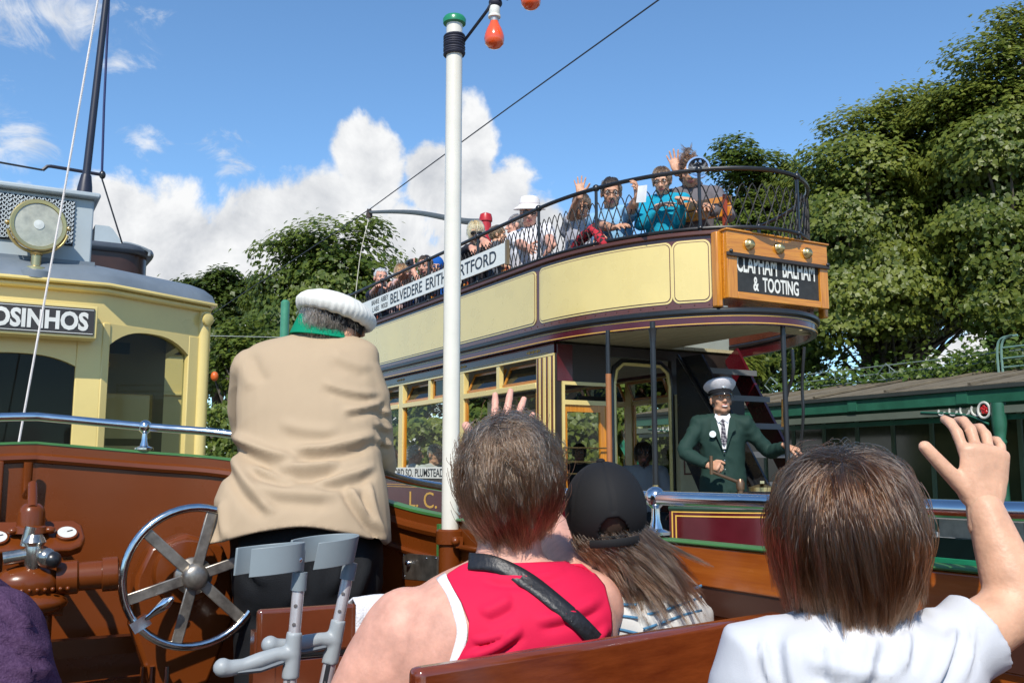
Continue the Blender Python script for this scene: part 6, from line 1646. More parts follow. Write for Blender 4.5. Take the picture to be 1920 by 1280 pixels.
for q in (1, -1):
    patch('lapel', [(q * .058, -.012), (q * .095, .03), (q * .098, .10), (q * .07, .12), (q * .012, .26), (q * .03, .12)], dg, .014, P_)
    patch('shirt_collar', [(q * .002, .012), (q * .055, -.03), (q * .062, .0), (q * .035, .045)], cloth('shirt_white', (.7, .7, .72)), .016, P_)
b_ = chest(.085, .135, .02); MB().lathe([(.026, 0), (.026, .004), (.0, .006)], b_, fdir, 18).build('badge', mat('badge_white', (.7, .78, .78), .3), P_)
for d in (.27, .34, .41): MB().ell(chest(.0, d, .006), (.008, .008, .008), n=10, m=6).build('button', chrome, P_)
# ================================================================== riders on our own car
FW = V((math.sin(PSI), math.cos(PSI), 0)); RT = V((math.cos(PSI), -math.sin(PSI), 0)); UP = V((0, 0, 1))
def rows(spec):
    """body cross-sections: (px, py, distance, half width in px, half depth in m) -> centres, radii"""
    c = [atd(a, b, d) for a, b, d, _, _ in spec]; r = [(hw * d / FPX, hd) for _, _, d, hw, hd in spec]
    return c, r
class Back:
    """smooth body surface through given rows; gives points on its back for lateral offset x"""
    def __init__(s, spec):
        c, r = rows(spec); s.c = spline(c, 8); rr = spline([V((a, b, 0)) for a, b in r], 8); s.r = [(v.x, v.y) for v in rr]; s.py = [v.x for v in spline([V((q[1], 0, 0)) for q in spec], 8)]; s.px = [v.x for v in spline([V((q[0], 0, 0)) for q in spec], 8)]; s.d = [v.x for v in spline([V((q[2], 0, 0)) for q in spec], 8)]
    def at(s, px, py, out=0.0, front=False):
        qx, qy = px, py
        for _ in range(4):
            p = s.at0(qx, qy, out, front); e = proj_px(np.array([list(p)]))[0]; qx += (px - e[0]) * .9; qy += (py - e[1]) * .9
        return p
    def at0(s, px, py, out=0.0, front=False):
        i = int(np.clip(np.searchsorted(s.py, py), 1, len(s.py) - 1)); t = (py - s.py[i - 1]) / (s.py[i] - s.py[i - 1])
        c = s.c[i - 1].lerp(s.c[i], t); a = s.r[i - 1][0] * (1 - t) + s.r[i][0] * t; b = s.r[i - 1][1] * (1 - t) + s.r[i][1] * t; d = s.d[i]
        x = (px - (s.px[i - 1] * (1 - t) + s.px[i] * t)) * d / FPX; k = max(0, 1 - (x / (a + out)) ** 2)
        return c + RT * x + FW * ((1 if front else -1) * ((b + out) * math.sqrt(k)))
    def mesh(s, mb, e=0.0, n=32, pw=.86):
        vs, fs = [], []; k = len(s.c)
        for c, (a, b) in zip(s.c, s.r):
            for j in range(n):
                t = 2 * PI * j / n; cx_, sx_ = math.cos(t), math.sin(t)
                vs.append(c + RT * ((a + e) * math.copysign(abs(cx_) ** pw, cx_)) + FW * ((b + e) * math.copysign(abs(sx_) ** pw, sx_)))
        for i in range(k - 1):
            for j in range(n): fs.append((i * n + j, i * n + (j + 1) % n, (i + 1) * n + (j + 1) % n, (i + 1) * n + j))
        fs.append(tuple(range(n))[::-1]); fs.append(tuple(range((k - 1) * n, k * n))); mb.add(vs, fs)
    def sheet(s, fl, fr, y0, y1, out, th, m, name, parent, n=26, k=26, front=False, amp=0.0):
        """patch of cloth on the surface between left edge fl(y) and right edge fr(y)"""
        vs, fs = [], []
        for i in range(n + 1):
            y = y0 + (y1 - y0) * i / n
            for j in range(k + 1):
                x = fl(y) + (fr(y) - fl(y)) * j / k; vs.append(s.at(x, y, out + (amp * mnoise.noise(V((x * .012, y * .02, 3))) if amp else 0), front))
        for i in range(n):
            for j in range(k): fs.append((i * (k + 1) + j, i * (k + 1) + j + 1, (i + 1) * (k + 1) + j + 1, (i + 1) * (k + 1) + j))
        o = MB().add(vs, fs).build(name, m, parent, angle=80); md = o.modifiers.new('t', 'SOLIDIFY'); md.thickness = th; md.offset = 1 if front else -1
        return o
def lerpf(pts):
    xs, ys = [p[0] for p in pts], [p[1] for p in pts]; return lambda y: float(np.interp(y, xs, ys))
def proj_px(co):
    fw = np.array([math.sin(PSI) * math.cos(TH), math.cos(PSI) * math.cos(TH), math.sin(TH)]); rt = np.array([math.cos(PSI), -math.sin(PSI), 0]); up = np.array([-math.sin(PSI) * math.sin(TH), -math.cos(PSI) * math.sin(TH), math.cos(TH)])
    v = co - np.array([0, 0, EYE]); d = v @ fw; return np.stack([960 + FPX * (v @ rt) / d, 640 - FPX * (v @ up) / d], 1)
def creases(lines, amp_n=0.0, freq=9, hem=None):
    """cloth creases: each (x0,y0,x1,y1,width,depth) runs over the back of the garment"""
    def f(co, no):
        px = proj_px(co); out = co.copy(); facing = (no @ np.array(FW)) < .25
        dsp = np.zeros(len(co))
        for (x0, y0, x1, y1, w, dp) in lines:
            w = w * .8
            a = np.array([x0, y0]); b = np.array([x1, y1]); t = ((px - a) @ (b - a)) / ((b - a) @ (b - a)); tc = np.clip(t, 0, 1)
            sag = 4 * tc * (1 - tc) * .06 * np.linalg.norm(b - a)
            nrm_ = np.array([-(b - a)[1], (b - a)[0]]); nrm_ = nrm_ / np.linalg.norm(nrm_); nrm_ = nrm_ if nrm_[1] > 0 else -nrm_
            sd_ = (px - (a + tc[:, None] * (b - a))) @ nrm_ - sag; al = np.abs(t - tc) * np.linalg.norm(b - a)
            tap = np.clip(np.minimum(tc, 1 - tc) * 5, 0, 1) * np.exp(-(al / w) ** 2)
            dsp += 1.35 * dp * tap * (np.exp(-(sd_ / w) ** 2) - .75 * np.exp(-((sd_ - 1.9 * w) / (1.1 * w)) ** 2))
        out += no * (dsp * facing)[:, None]
        if amp_n: out = fold_noise(amp_n, freq, 2)(out, no)
        if hem is not None: out = hem(out, px)
        return out
    return f
# ---------------------------------------------------------------- man in the beige jacket
beige = cloth('beige_drill', (.40, .302, .200), .8, .12, 500, .03)
GM = thing('person', 'man in beige jacket, green collar and white cap standing with his back to us', 'person', tuple(V((atd(570, 1000, 2.72).x, atd(570, 1000, 2.72).y, FL))))
bk = Back([(608, 627, 3.0, 48, .048), (602, 634, 3.0, 76, .055), (594, 642, 2.99, 102, .066), (588, 656, 2.98, 120, .080), (582, 690, 2.96, 130, .105), (579, 760, 2.91, 133, .120), (579, 850, 2.85, 135, .132), (568, 930, 2.78, 160, .168), (562, 995, 2.74, 172, .175)])
mb = MB(); bk.mesh(mb)
r_sh, r_el = atd(678, 700, 2.95), atd(704, 838, 2.97)
mb.tube([r_sh, atd(693, 745, 2.94), atd(700, 800, 2.95), r_el], [.062, .062, .060, .056], 16, dome=True); mb.tube([r_el, atd(716, 872, 3.08), atd(690, 878, 3.22)], [.056, .050, .045], 14, dome=True)
mb.tube([atd(470, 690, 2.97), atd(462, 770, 3.05), atd(470, 840, 3.10), atd(540, 850, 3.22)], [.060, .06, .055, .045], 14, dome=True)
def hemf(out, px):
    z0 = bk.c[-1].z; k = np.clip((z0 + .14 - out[:, 2]) / .14, 0, 1); lat = (px[:, 0] - 562) / 172.0
    out[:, 2] -= k * (.055 * np.abs(lat) ** 1.6 - .02) ; return out
cr = [(432, 812, 560, 862, 13, .017), (545, 842, 705, 812, 12, .015), (500, 872, 640, 866, 12, .016), (585, 903, 705, 872, 10, .012), (434, 850, 520, 968, 13, .013), (455, 905, 640, 925, 16, .009), (600, 715, 715, 738, 9, .007), (640, 770, 722, 748, 8, .008), (520, 790, 640, 806, 14, .006), (650, 905, 715, 985, 9, .012), (690, 900, 730, 1010, 8, .010), (418, 930, 425, 1000, 10, .008), (470, 870, 560, 900, 9, .009), (470, 660, 500, 720, 16, -.006), (700, 760, 735, 775, 6, .006), (700, 790, 738, 805, 6, .006), (700, 818, 738, 836, 6, .006), (620, 660, 700, 690, 12, .005)]
link('jacket', remesh(mb, .0072, 2, 'jacket', creases(cr, .0022, 7, hemf)), beige, GM)
# collar stands round the neck
hc_ = atd(624, 624, 3.03)
lookm = (FW * .83 + RT * .50 + UP * -.22).normalized(); Rm = frame(lookm, UP + RT * .16 - FW * .05)
mb = MB(); cv, cf = [], []
nk = atd(606, 619, 3.02)
for i, a in enumerate(np.linspace(-.35 * PI, 1.35 * PI, 30)):
    d = RT * math.cos(a) - FW * math.sin(a)
    for r, z in ((.070, .034), (.074, .036), (.099, -.024), (.092, -.026)): cv.append(nk + d * r * (1.05 if abs(math.cos(a)) > .5 else 1) + UP * (z + .012 * math.cos(a) * -1) )
for i in range(29):
    for j in range(4): cf.append((4 * i + j, 4 * i + (j + 1) % 4, 4 * i + 4 + (j + 1) % 4, 4 * i + 4 + j))
mb.add(cv, cf).build('collar', cloth('collar_green', (.0, .21, .11)), GM)
parts = [head_mesh(hc_, Rm, 1.06, skin_b)]
mb = MB(); mb.tube([hc_ + UP * -.05 - FW * .02, nk - UP * .10], [.060, .064], 16)
for k_, w_ in ((atd(690, 878, 3.22), (1, .2, 0)), (atd(545, 850, 3.24), (1, .2, 0))): mb.tube([k_ - V(w_) * .02, k_ + V(w_) * .02], [.03, .03], 10, dome=True)
pl_m = atd(572, 985, 2.78)
mb.tube([nk - UP * .08, pl_m + UP * .1, pl_m - UP * .15], [(.07, .05), (.14, .10), (.14, .10)], 16, up=FW, dome=True)
lg = {}
for q in (-1, 1):
    hp_ = pl_m + RT * .095 * q; ft = V((hp_.x, hp_.y, FL + .06)) + RT * .02 * q
    lg[q] = (hp_, hp_.lerp(ft, .5) + FW * .02, ft); mb.tube([hp_, lg[q][1], ft], [.075, .055, .04], 12, dome=True); mb.tube([ft - FW * .06 - UP * .01, ft + FW * .16 - UP * .025], [.04, .034], 10, dome=True)
parts.append(remesh(mb, .012, 2, 'b')); parts[1].materials.append(skin_b)
for q, k_ in ((1, atd(690, 878, 3.22)), (-1, atd(545, 850, 3.24))): parts.append(hand_mesh(k_, RT * -.7 * q + FW * .5, UP, -q, 1.0, skin_b, curl=.8))
link('body', join_meshes('body', parts), None, GM)
tr = Back([(572, 940, 2.80, 126, .14), (575, 1000, 2.78, 140, .155), (578, 1080, 2.76, 140, .155), (582, 1140, 2.76, 128, .14)])
mb = MB(); tr.mesh(mb)
for q in (-1, 1): a_, b_2, c_2 = lg[q]; mb.tube([a_ - UP * .02, a_.lerp(b_2, .5), b_2, c_2 + UP * .02], [.115, .10, .085, .075], 14, dome=True)
link('trousers', remesh(mb, .013, 3, 'trousers', creases([(450, 1000, 500, 1100, 12, .012), (640, 1000, 620, 1120, 14, .012), (560, 1040, 540, 1140, 14, .010), (690, 1040, 660, 1130, 12, .012)], .003, 9)), cloth('black_trousers', (.010, .011, .013), .75), GM)
okm_ = hairline(-.065, .015, .03)
def okm(p, d): return okm_(p, d) and p[2] < .045
scalp(hc_, Rm, 1.06, okm, mat('hair_under_m', (.05, .04, .032), .7), GM)
strands(hc_, Rm, 1.06, okm, .012, hairmat('hair_m', (.26, .20, .15)), GM, down_flow(), 260, 20, 4, .0006, .002, .4, .1, .2, 31, .007, puff=.05)
# white cap with elasticated cover
capc = hc_ + Rm @ V((0, -.012, .052)); M = Rm.to_4x4(); M.translation = capc
def ruff(rx, ry, z, am=0.0, n=200, ph=0.0): return [V((rx * math.cos(a) * (1 + am * math.sin(43 * a + 1.6 * math.sin(3 * a) + ph)), ry * math.sin(a) * (1 + am * math.sin(43 * a + 1.6 * math.sin(3 * a) + ph)), z + am * .10 * math.cos(19 * a))) for a in np.linspace(0, 2 * PI, n + 1)[:-1]]
rg = [ruff(.090, .106, -.004, .0), ruff(.104, .118, -.014, .014), ruff(.115, .129, -.008, .014), ruff(.122, .137, .006, .006), ruff(.1240, .1390, .018, .002), ruff(.118, .132, .029, .008), ruff(.103, .116, .044, .006), ruff(.080, .090, .057, .005), ruff(.048, .055, .066, .003), ruff(.015, .018, .070, .0)]
vs = [p for r in rg for p in r]; n = 200; fs = [(i * n + j, i * n + (j + 1) % n, (i + 1) * n + (j + 1) % n, (i + 1) * n + j) for i in range(len(rg) - 1) for j in range(n)]; fs.append(tuple(range((len(rg) - 1) * n, len(rg) * n)))
cp = MB().add(vs, fs).xf(M).build('cap', cloth('cap_cover_white', (.66, .65, .60), .8, .1), GM, angle=80)
rg = [ruff(.0865, .1045, -.036), ruff(.0875, .1055, -.030), ruff(.0870, .105, .0), ruff(.07, .09, .002)]
vs = [p for r in rg for p in r]; fs = [(i * n + j, i * n + (j + 1) % n, (i + 1) * n + (j + 1) % n, (i + 1) * n + j) for i in range(3) for j in range(n)]
MB().add(vs, fs).xf(M).build('cap_band', cloth('cap_band_black', (.014, .014, .016)), cp)
# ---------------------------------------------------------------- woman in the red top
Wm = thing('person', 'short-haired woman in red sleeveless top with black shoulder strap, seen from behind', 'person', (atd(930, 1200, 1.8).x, atd(930, 1200, 1.8).y, FL))
skin_w = mat('skin_sunburnt', (.60, .315, .235), .5, sub=.12, var=.20, vscale=26, bump=.07, bscale=170, spec=.35, detail=9)
wb = Back([(955, 1000, 1.66, 58, .058), (955, 1040, 1.65, 64, .060), (958, 1056, 1.65, 92, .068), (960, 1072, 1.65, 130, .076), (958, 1096, 1.64, 168, .090), (948, 1140, 1.63, 204, .110), (936, 1190, 1.63, 222, .126), (924, 1260, 1.64, 228, .14), (920, 1400, 1.66, 228, .15), (920, 1600, 1.7, 225, .16)])
mb = MB(); wb.mesh(mb)
ls = atd(764, 1184, 1.62); le = atd(640, 1380, 1.60); lw = atd(700, 1520, 1.85)
mb.ell(ls + UP * -.005, (.076, .076, .076)); mb.tube([ls, atd(720, 1255, 1.61), atd(676, 1330, 1.60), le], [.076, .074, .066, .052], 18, dome=True); mb.tube([le, le.lerp(lw, .4), lw], [.05, .045, .03], 14, dome=True)
rs_ = atd(1108, 1138, 1.66); re_ = atd(1034, 1004, 1.98); rw = atd(938, 872, 2.06)
mb.ell(rs_, (.058, .06, .062)); mb.tube([rs_, rs_.lerp(re_, .5), re_], [.056, .052, .044], 16, dome=True); mb.tube([re_, re_.lerp(rw, .4), rw], [.046, .042, .028], 14, dome=True)
hp = atd(920, 1560, 1.72)
for q in (-1, 1): a_ = hp + RT * .1 * q; kn = a_ + V((0, .42, .02)); mb.tube([a_, kn, kn - UP * .36], [.09, .065, .05], 12, dome=True)
hw_ = atd(957, 920, 1.67); lookw = (FW + RT * .05 + UP * .10).normalized(); Rw = frame(lookw, UP)
parts = [remesh(mb, .0085, 3, 'b'), head_mesh(hw_, Rw, .94, skin_w, voxel=.0065)]; parts[0].materials.append(skin_w)
parts.append(hand_mesh(rw, (UP * .94 + FW * .15 + RT * .22).normalized(), -FW + UP * .2, -1, 1.0, skin_w, curl=(.16, .13, .16, .22), spread=.28, thumb=(.95, .5, -.1), voxel=.0036, base=.0))
parts.append(hand_mesh(lw, (FW * .9 - UP * .3), UP, 1, 1.0, skin_w, curl=.4, voxel=.007))
link('body', join_meshes('body', parts), None, Wm)
red = cloth('red_jersey', (.60, .010, .055), .75, .10, 600, .03)
fl = lerpf([(1052, 893), (1062, 866), (1080, 838), (1100, 848), (1130, 866), (1165, 880), (1200, 878), (1230, 862), (1270, 835), (1330, 760), (1400, 695)])
fr = lerpf([(1040, 1080), (1052, 1086), (1070, 1108), (1100, 1132), (1150, 1144), (1400, 1148)])
rt_ = wb.sheet(lambda y: fl(y), lambda y: fr(y), 1056, 1520, .010, .004, red, 'red_top', Wm, 110, 90, amp=.004)
def press(o, fn):
    me = o.data; n = len(me.vertices); co = np.empty(n * 3, 'f'); no = np.empty(n * 3, 'f'); me.vertices.foreach_get('co', co); me.vertex_normals.foreach_get('vector', no)
    no = no.reshape(-1, 3); no = no * np.where((no @ np.array(FW)) > 0, -1, 1)[:, None]; me.vertices.foreach_set('co', fn(co.reshape(-1, 3), no).astype('f').ravel()); me.update()
press(rt_, creases([(870, 1235, 980, 1175, 10, .007), (1000, 1165, 1130, 1120, 11, .005), (900, 1150, 960, 1120, 12, .004), (1060, 1240, 1140, 1170, 10, .006), (900, 1080, 1060, 1072, 9, .004), (885, 1200, 950, 1185, 7, .004)]))
wb.sheet(lambda y: fl(y) - 10, lambda y: fr(y) + 10, 1110, 1520, .012, .004, red, 'red_top_front', Wm, 20, 20, front=True)
def ribbon(surf, pts, wpx, out, th, m, name, par, n=8):
    P = spline([V((x, y, 0)) for x, y in pts], n); vs, fs = [], []
    for i, p in enumerate(P):
        t = (P[min(i + 1, len(P) - 1)] - P[max(0, i - 1)]).normalized(); nn = V((-t.y, t.x, 0)) * (wpx / 2)
        for e in (-1, -.33, .33, 1): q = p + nn * e; vs.append(surf.at(q.x, q.y, out))
    for i in range(len(P) - 1):
        for j in range(3): fs.append((4 * i + j, 4 * i + j + 1, 4 * i + 5 + j, 4 * i + 4 + j))
    o = MB().add(vs, fs).build(name, m, par, angle=80); md = o.modifiers.new('t', 'SOLIDIFY'); md.thickness = th; md.offset = -1; return o
ribbon(wb, [(878, 1050), (925, 1056), (985, 1084), (1045, 1130), (1100, 1180), (1160, 1250), (1200, 1320)], 30, .021, .006, mat('strap_leather', (.014, .014, .016), .45, bump=.2, bscale=120), 'bag_strap', Wm)
ribbon(wb, [(826, 1078), (846, 1110), (860, 1150), (866, 1190), (850, 1250)], 20, .007, .003, cloth('white_strap', (.75, .74, .76)), 'white_strap', Wm)
def ok_w(p, d): return hairline(-.095, .03, .015)(p, d)
crown_w = (-.005, -.055, .095)
scalp(hw_, Rw, .94, ok_w, mat('hair_under_w', (.045, .030, .020), .7), Wm, (.082, .104, .096))
strands(hw_, Rw, .94, ok_w, lambda P: .055 + .075 * np.clip((.08 - P[:, 2]) / .14, 0, 1), hairmat('hair_w', (.135, .076, .042), .22), Wm, down_flow(crown_w, (.12, 0, 0)), 430, 62, 10, .00038, .007, .4, .10, .78, 41, .0115, (.082, .104, .098), wave=.14, puff=.12)
# ---------------------------------------------------------------- boy in the white T-shirt
By = thing('person', 'boy in white T-shirt with brown bowl-cut hair, waving his right hand', 'person', (atd(1600, 1200, 1.12).x, atd(1600, 1200, 1.12).y, FL))
hb = atd(1580, 1024, 1.14); lookb = (FW * 1.0 + RT * -.12 + UP * .02).normalized(); Rb = frame(lookb, UP + RT * -.06)
bb = Back([(1590, 1110, 1.13, 58, .040), (1592, 1142, 1.12, 72, .044), (1598, 1160, 1.12, 128, .052), (1606, 1185, 1.11, 180, .062), (1608, 1225, 1.11, 212, .075), (1606, 1290, 1.11, 225, .085), (1606, 1400, 1.12, 225, .09), (1606, 1600, 1.15, 215, .09)])
rs2 = atd(1788, 1215, 1.11); re2 = atd(1912, 1135, 1.13); rw2 = atd(1846, 952, 1.17)
mb = MB(); bb.mesh(mb, -.004)
mb.tube([rs2, rs2.lerp(re2, .5), re2], [.036, .036, .033], 18, dome=True); mb.tube([re2, re2.lerp(rw2, .3), re2.lerp(rw2, .65), rw2], [.033, .0335, .0275, .0225], 18, dome=True)
l2, le2, lw2 = atd(1425, 1225, 1.11), atd(1400, 1400, 1.13), atd(1480, 1480, 1.3)
mb.tube([l2, l2.lerp(le2, .5), le2], [.037, .034, .03], 14, dome=True); mb.tube([le2, lw2], [.03, .022], 12, dome=True)
hp = atd(1606, 1640, 1.16)
for q in (-1, 1): a_ = hp + RT * .06 * q; mb.tube([a_, a_ - UP * .15, V((a_.x, a_.y, FL + .05))], [.07, .055, .04], 12, dome=True)
parts = [remesh(mb, .0068, 3, 'b'), head_mesh(hb, Rb, .80, skin_c, ears=False, voxel=.008)]; parts[0].materials.append(skin_c)
parts.append(hand_mesh(rw2, (UP * .985 + RT * .10 + FW * .05).normalized(), -FW + RT * .05 + UP * .1, -1, .80, skin_c, curl=(.40, .50, .52, .50), spread=.22, thumb=(.76, .66, .02), thumb_curl=.05, voxel=.0026, base=.05))
parts.append(hand_mesh(lw2, FW, UP, 1, .78, skin_c, curl=.5))
link('body', join_meshes('body', parts), None, By)
mb = MB(); bb.mesh(mb, .006)
sl = rs2.lerp(re2, .40)
mb.tube([rs2 - RT * .03, rs2, sl], [.046, .047, .050], 20); mb.tube([l2 + RT * .03, l2 + UP * .002, atd(1412, 1310, 1.11)], [.046, .050, .054], 18)
tee = cloth('white_jersey', (.52, .53, .56), .8, .08, 600, .02)
link('t_shirt', remesh(mb, .0062, 3, 't_shirt', creases([(1480, 1185, 1510, 1330, 16, .005), (1640, 1185, 1600, 1300, 16, .006), (1700, 1180, 1690, 1260, 12, .006), (1790, 1165, 1740, 1300, 12, .007), (1560, 1200, 1570, 1290, 14, .004), (1430, 1190, 1455, 1290, 10, .005), (1825, 1160, 1805, 1280, 7, .004), (1500, 1230, 1700, 1262, 18, .004)], .0016, 10)), tee, By)
mb = MB()
mb.tube([hp + UP * .10, hp - UP * .02], [(.10, .085), (.11, .09)], 16, up=FW, dome=True)
for q in (-1, 1): a_ = hp + RT * .06 * q; mb.tube([a_, a_ - UP * .25], [.085, .07], 12, dome=True)
link('shorts', remesh(mb, .01, 2, 'shorts'), cloth('navy_shorts', (.02, .03, .06)), By)
def ok_b(p, d):
    return hairline(-.085, .05, -.01)(p, d)
scalp(hb, Rb, .82, ok_b, mat('hair_under_b', (.030, .018, .012), .7), By, (.083, .104, .096))
crown_b = (-.01, -.045, .11)
strands(hb, Rb, .82, ok_b, lambda P: .10 + .065 * np.clip((P[:, 2] + .02) / .12, 0, 1), hairmat('hair_b', (.080, .034, .015), .18), By, down_flow(crown_b, (-.05, 0, 0)), 460, 60, 11, .00040, .012, .6, .08, .78, 51, .0090, (.083, .104, .098), len_var=.16, puff=.10)
# ---------------------------------------------------------------- girl in the black cap
Gi = thing('person', 'girl in black baseball cap with long brown hair and blue-striped white top', 'person', (atd(1180, 1200, 1.74).x, atd(1180, 1200, 1.74).y, FL))
hg = atd(1136, 974, 1.75); lookg = (FW * 1.0 + RT * -.04 + UP * .06).normalized(); Rg = frame(lookg, UP + RT * -.10)
gb = Back([(1170, 1040, 1.745, 40, .04), (1180, 1075, 1.735, 52, .045), (1190, 1095, 1.73, 88, .058), (1196, 1125, 1.725, 118, .072), (1198, 1180, 1.725, 126, .085), (1200, 1300, 1.73, 126, .09), (1200, 1500, 1.745, 126, .09)])
mb = MB(); gb.mesh(mb, -.004)
for q, px in ((-1, 1095), (1, 1295)):
    a_ = atd(px, 1150, 1.73); e_ = a_ - UP * .20 + FW * .03 + RT * .005 * q; w_ = e_ + FW * .2; mb.tube([a_, e_, w_], [.033, .028, .020], 12, dome=True)
hp = atd(1200, 1480, 1.75)
for q in (-1, 1): a_ = hp + RT * .07 * q; kn = a_ + V((0, .34, .02)); mb.tube([a_, kn, kn - UP * .34], [.07, .05, .04], 12, dome=True)
parts = [remesh(mb, .010, 2, 'b'), head_mesh(hg, Rg, .80, skin_c)]; parts[0].materials.append(skin_c)
for q, px in ((-1, 1095), (1, 1295)): parts.append(hand_mesh(atd(px, 1150, 1.73) - UP * .20 + FW * .22 + RT * .005 * q, FW, UP, -q, .8, skin_c, curl=.5, voxel=.006))
link('body', join_meshes('body', parts), None, Gi)
mb = MB(); gb.mesh(mb, .006)
for q, px in ((-1, 1095), (1, 1295)): a_ = atd(px, 1150, 1.73); mb.tube([a_ - RT * .03 * q, a_, a_ - UP * .12], [.040, .043, .043], 16, dome=True)
ws = cloth('white_cotton', (.55, .55, .53), .8, .08, 600, .02)
link('striped_top', remesh(mb, .007, 2, 'striped_top', creases([(1180, 1090, 1230, 1180, 8, .006), (1250, 1100, 1230, 1180, 8, .005)], .0015, 11)), ws, Gi)
sb_ = cloth('stripe_blue', (.075, .21, .36))
for k in range(9):
    y = 1096 + k * 26
    for sgn, x0, x1 in ((1, 1206, 1316), (-1, 1084, 1196)):
        pts = [(x0 + (x1 - x0) * t, y + (26 * (1 - t) if sgn > 0 else 14 - 14 * (1 - t)) + (5 * math.sin(t * 3 + k))) for t in np.linspace(0, 1, 5)]
        try: ribbon(gb, pts, 4.5, .0105, .0015, sb_, 'blue_stripe', Gi, 4)
        except Exception: pass
# cap: six-panel crown with arched opening and strap at the back
capm = cloth('cap_black', (.012, .012, .013), .75, .05, 900, .15)
s_ = .82; M = (Rg * s_).to_4x4(); M.translation = hg
er = (.090, .112, .104); ec = (0, -.014, .026); vs, fs = [], []; n, k = 120, 84
for i in range(k + 1):
    for j in range(n):
        a, b = 2 * PI * j / n, -PI / 2 + PI * i / k; d = V((math.cos(a) * math.cos(b), math.sin(a) * math.cos(b), math.sin(b)))
        seam = .985 if (abs(((a + PI / 2) % (PI / 3)) - 0) < .06 and b > .0) else 1.0
        vs.append(V((ec[0] + d.x * er[0] * seam, ec[1] + d.y * er[1] * seam, ec[2] + d.z * er[2] * seam)))
for i in range(k):
    for j in range(n):
        q = (i * n + j, i * n + (j + 1) % n, (i + 1) * n + (j + 1) % n, (i + 1) * n + j); c = (vs[q[0]] + vs[q[2]]) / 2
        low = -.046 + .30 * (c.y + .10) * 0 + (.02 if c.y > 0 else 0)
        hole = c.y < -.05 and (c.x / .034) ** 2 + ((c.z + .022) / .042) ** 2 < 1 and c.z > -.022
        if c.z > low and not hole: fs.append(q)
cpo = MB().add(vs, fs).xf(M).build('baseball_cap', capm, Gi, angle=60); md = cpo.modifiers.new('t', 'SOLIDIFY'); md.thickness = .003
MB().ell((0, -.014, .131), (.010, .010, .006)).xf(M).build('cap_button', capm, cpo)
mb = MB(); vv, ff = [], []
for i, a in enumerate(np.linspace(math.radians(35), math.radians(145), 15)):
    for t in (0, .5, 1): e = t * .065 * math.sin((a - math.radians(25)) / math.radians(130) * PI); vv.append(V((.088 * math.cos(a) * (1 + .1 * t), -.014 + .112 * math.sin(a) + e, -.008 - .012 * t)))
for i in range(14):
    for j in range(2): ff.append((i * 3 + j, i * 3 + j + 1, i * 3 + 4 + j, i * 3 + 3 + j))
pk = mb.add(vv, ff).xf(M).build('peak', capm, cpo); md = pk.modifiers.new('t', 'SOLIDIFY'); md.thickness = .004
st = MB(); st.tube([V((.0915 * math.cos(a), -.014 + .1135 * math.sin(a), -.034)) for a in np.linspace(math.radians(-125), math.radians(-55), 12)], [(.0022, .0085)] * 12, 8, up=(0, 0, 1)); st.xf(M).build('cap_strap', capm, cpo)
def ok_g(p, d): return hairline(-.09, .03, -.01)(p, d) and p[2] < -.02
hgm = hairmat('hair_g', (.075, .034, .015), .2)
scalp(hg, Rg, .83, lambda p, d: hairline(-.09, .03, -.01)(p, d), mat('hair_under_g', (.045, .024, .014), .7), Gi, (.080, .102, .092))
sweep_dir = np.array(Rg.transposed() @ (RT * .84 - UP * .56 - FW * .18).normalized())
def flow_g(p, n_): return np.tile(sweep_dir, (len(p), 1)) + n_ * .12
strands(hg, Rg, .83, ok_g, lambda P: .12 + .085 * RNG.random(len(P)), hgm, Gi, flow_g, 330, 46, 14, .00042, .010, .30, .12, .75, 61, .0075, (.080, .102, .092), len_var=.2, flat=.75, wave=.25, puff=.2)
# ---------------------------------------------------------------- purple fleece at the lower left
Pu = thing('person', 'rider in purple fleece whose sleeve shows at the lower left corner', 'person', (atd(-120, 1400, 1.25).x, atd(-120, 1400, 1.25).y, FL))
fle = mat('purple_fleece', (.050, .024, .060), .95, col2=(.10, .055, .11), vscale=220, bump=.35, bscale=420, spec=.1)
pb_ = Back([(-205, 1000, 1.28, 60, .05), (-190, 1050, 1.27, 120, .08), (-160, 1120, 1.26, 160, .11), (-150, 1200, 1.25, 190, .14), (-150, 1500, 1.25, 190, .15)])
mb = MB(); pb_.mesh(mb)
a0, a1, a2, a3 = atd(-24, 1200, 1.22), atd(10, 1290, 1.20), atd(45, 1390, 1.22), atd(150, 1400, 1.40)
mb.tube([a0, a1, a2], [.068, .060, .056], 18, dome=True); mb.tube([a2, a2.lerp(a3, .5), a3], [.056, .050, .042], 16, dome=True)
link('fleece', remesh(mb, .0085, 3, 'fleece', creases([(0, 1110, 60, 1180, 9, .006), (10, 1180, 90, 1230, 9, .007), (20, 1250, 100, 1260, 9, .007)], .004, 14)), fle, Pu)
mb = MB(); mb.tube([atd(-215, 900, 1.28), atd(-205, 1010, 1.28)], [.055, .055], 14, dome=True); pbm = remesh(mb, .01, 2, 'n'); pbm.materials.append(skin_a)
hp_h = atd(-225, 800, 1.30); Rp = frame(FW, UP)
mb = MB(); hpv = atd(-150, 1500, 1.27)
for q in (-1, 1): a_ = hpv + RT * .09 * q; kn = a_ + V((0, .42, .02)); mb.tube([a_, kn, V((kn.x, kn.y, FL + .05))], [.09, .065, .045], 12, dome=True)
lgm = remesh(mb, .012, 2, 'l'); lgm.materials.append(skin_a)
link('body', join_meshes('body', [pbm, lgm, head_mesh(hp_h, Rp, 1.0, skin_a), hand_mesh(a3, RT * .3 + FW, UP, -1, 1.0, skin_a, curl=.5)]), None, Pu)
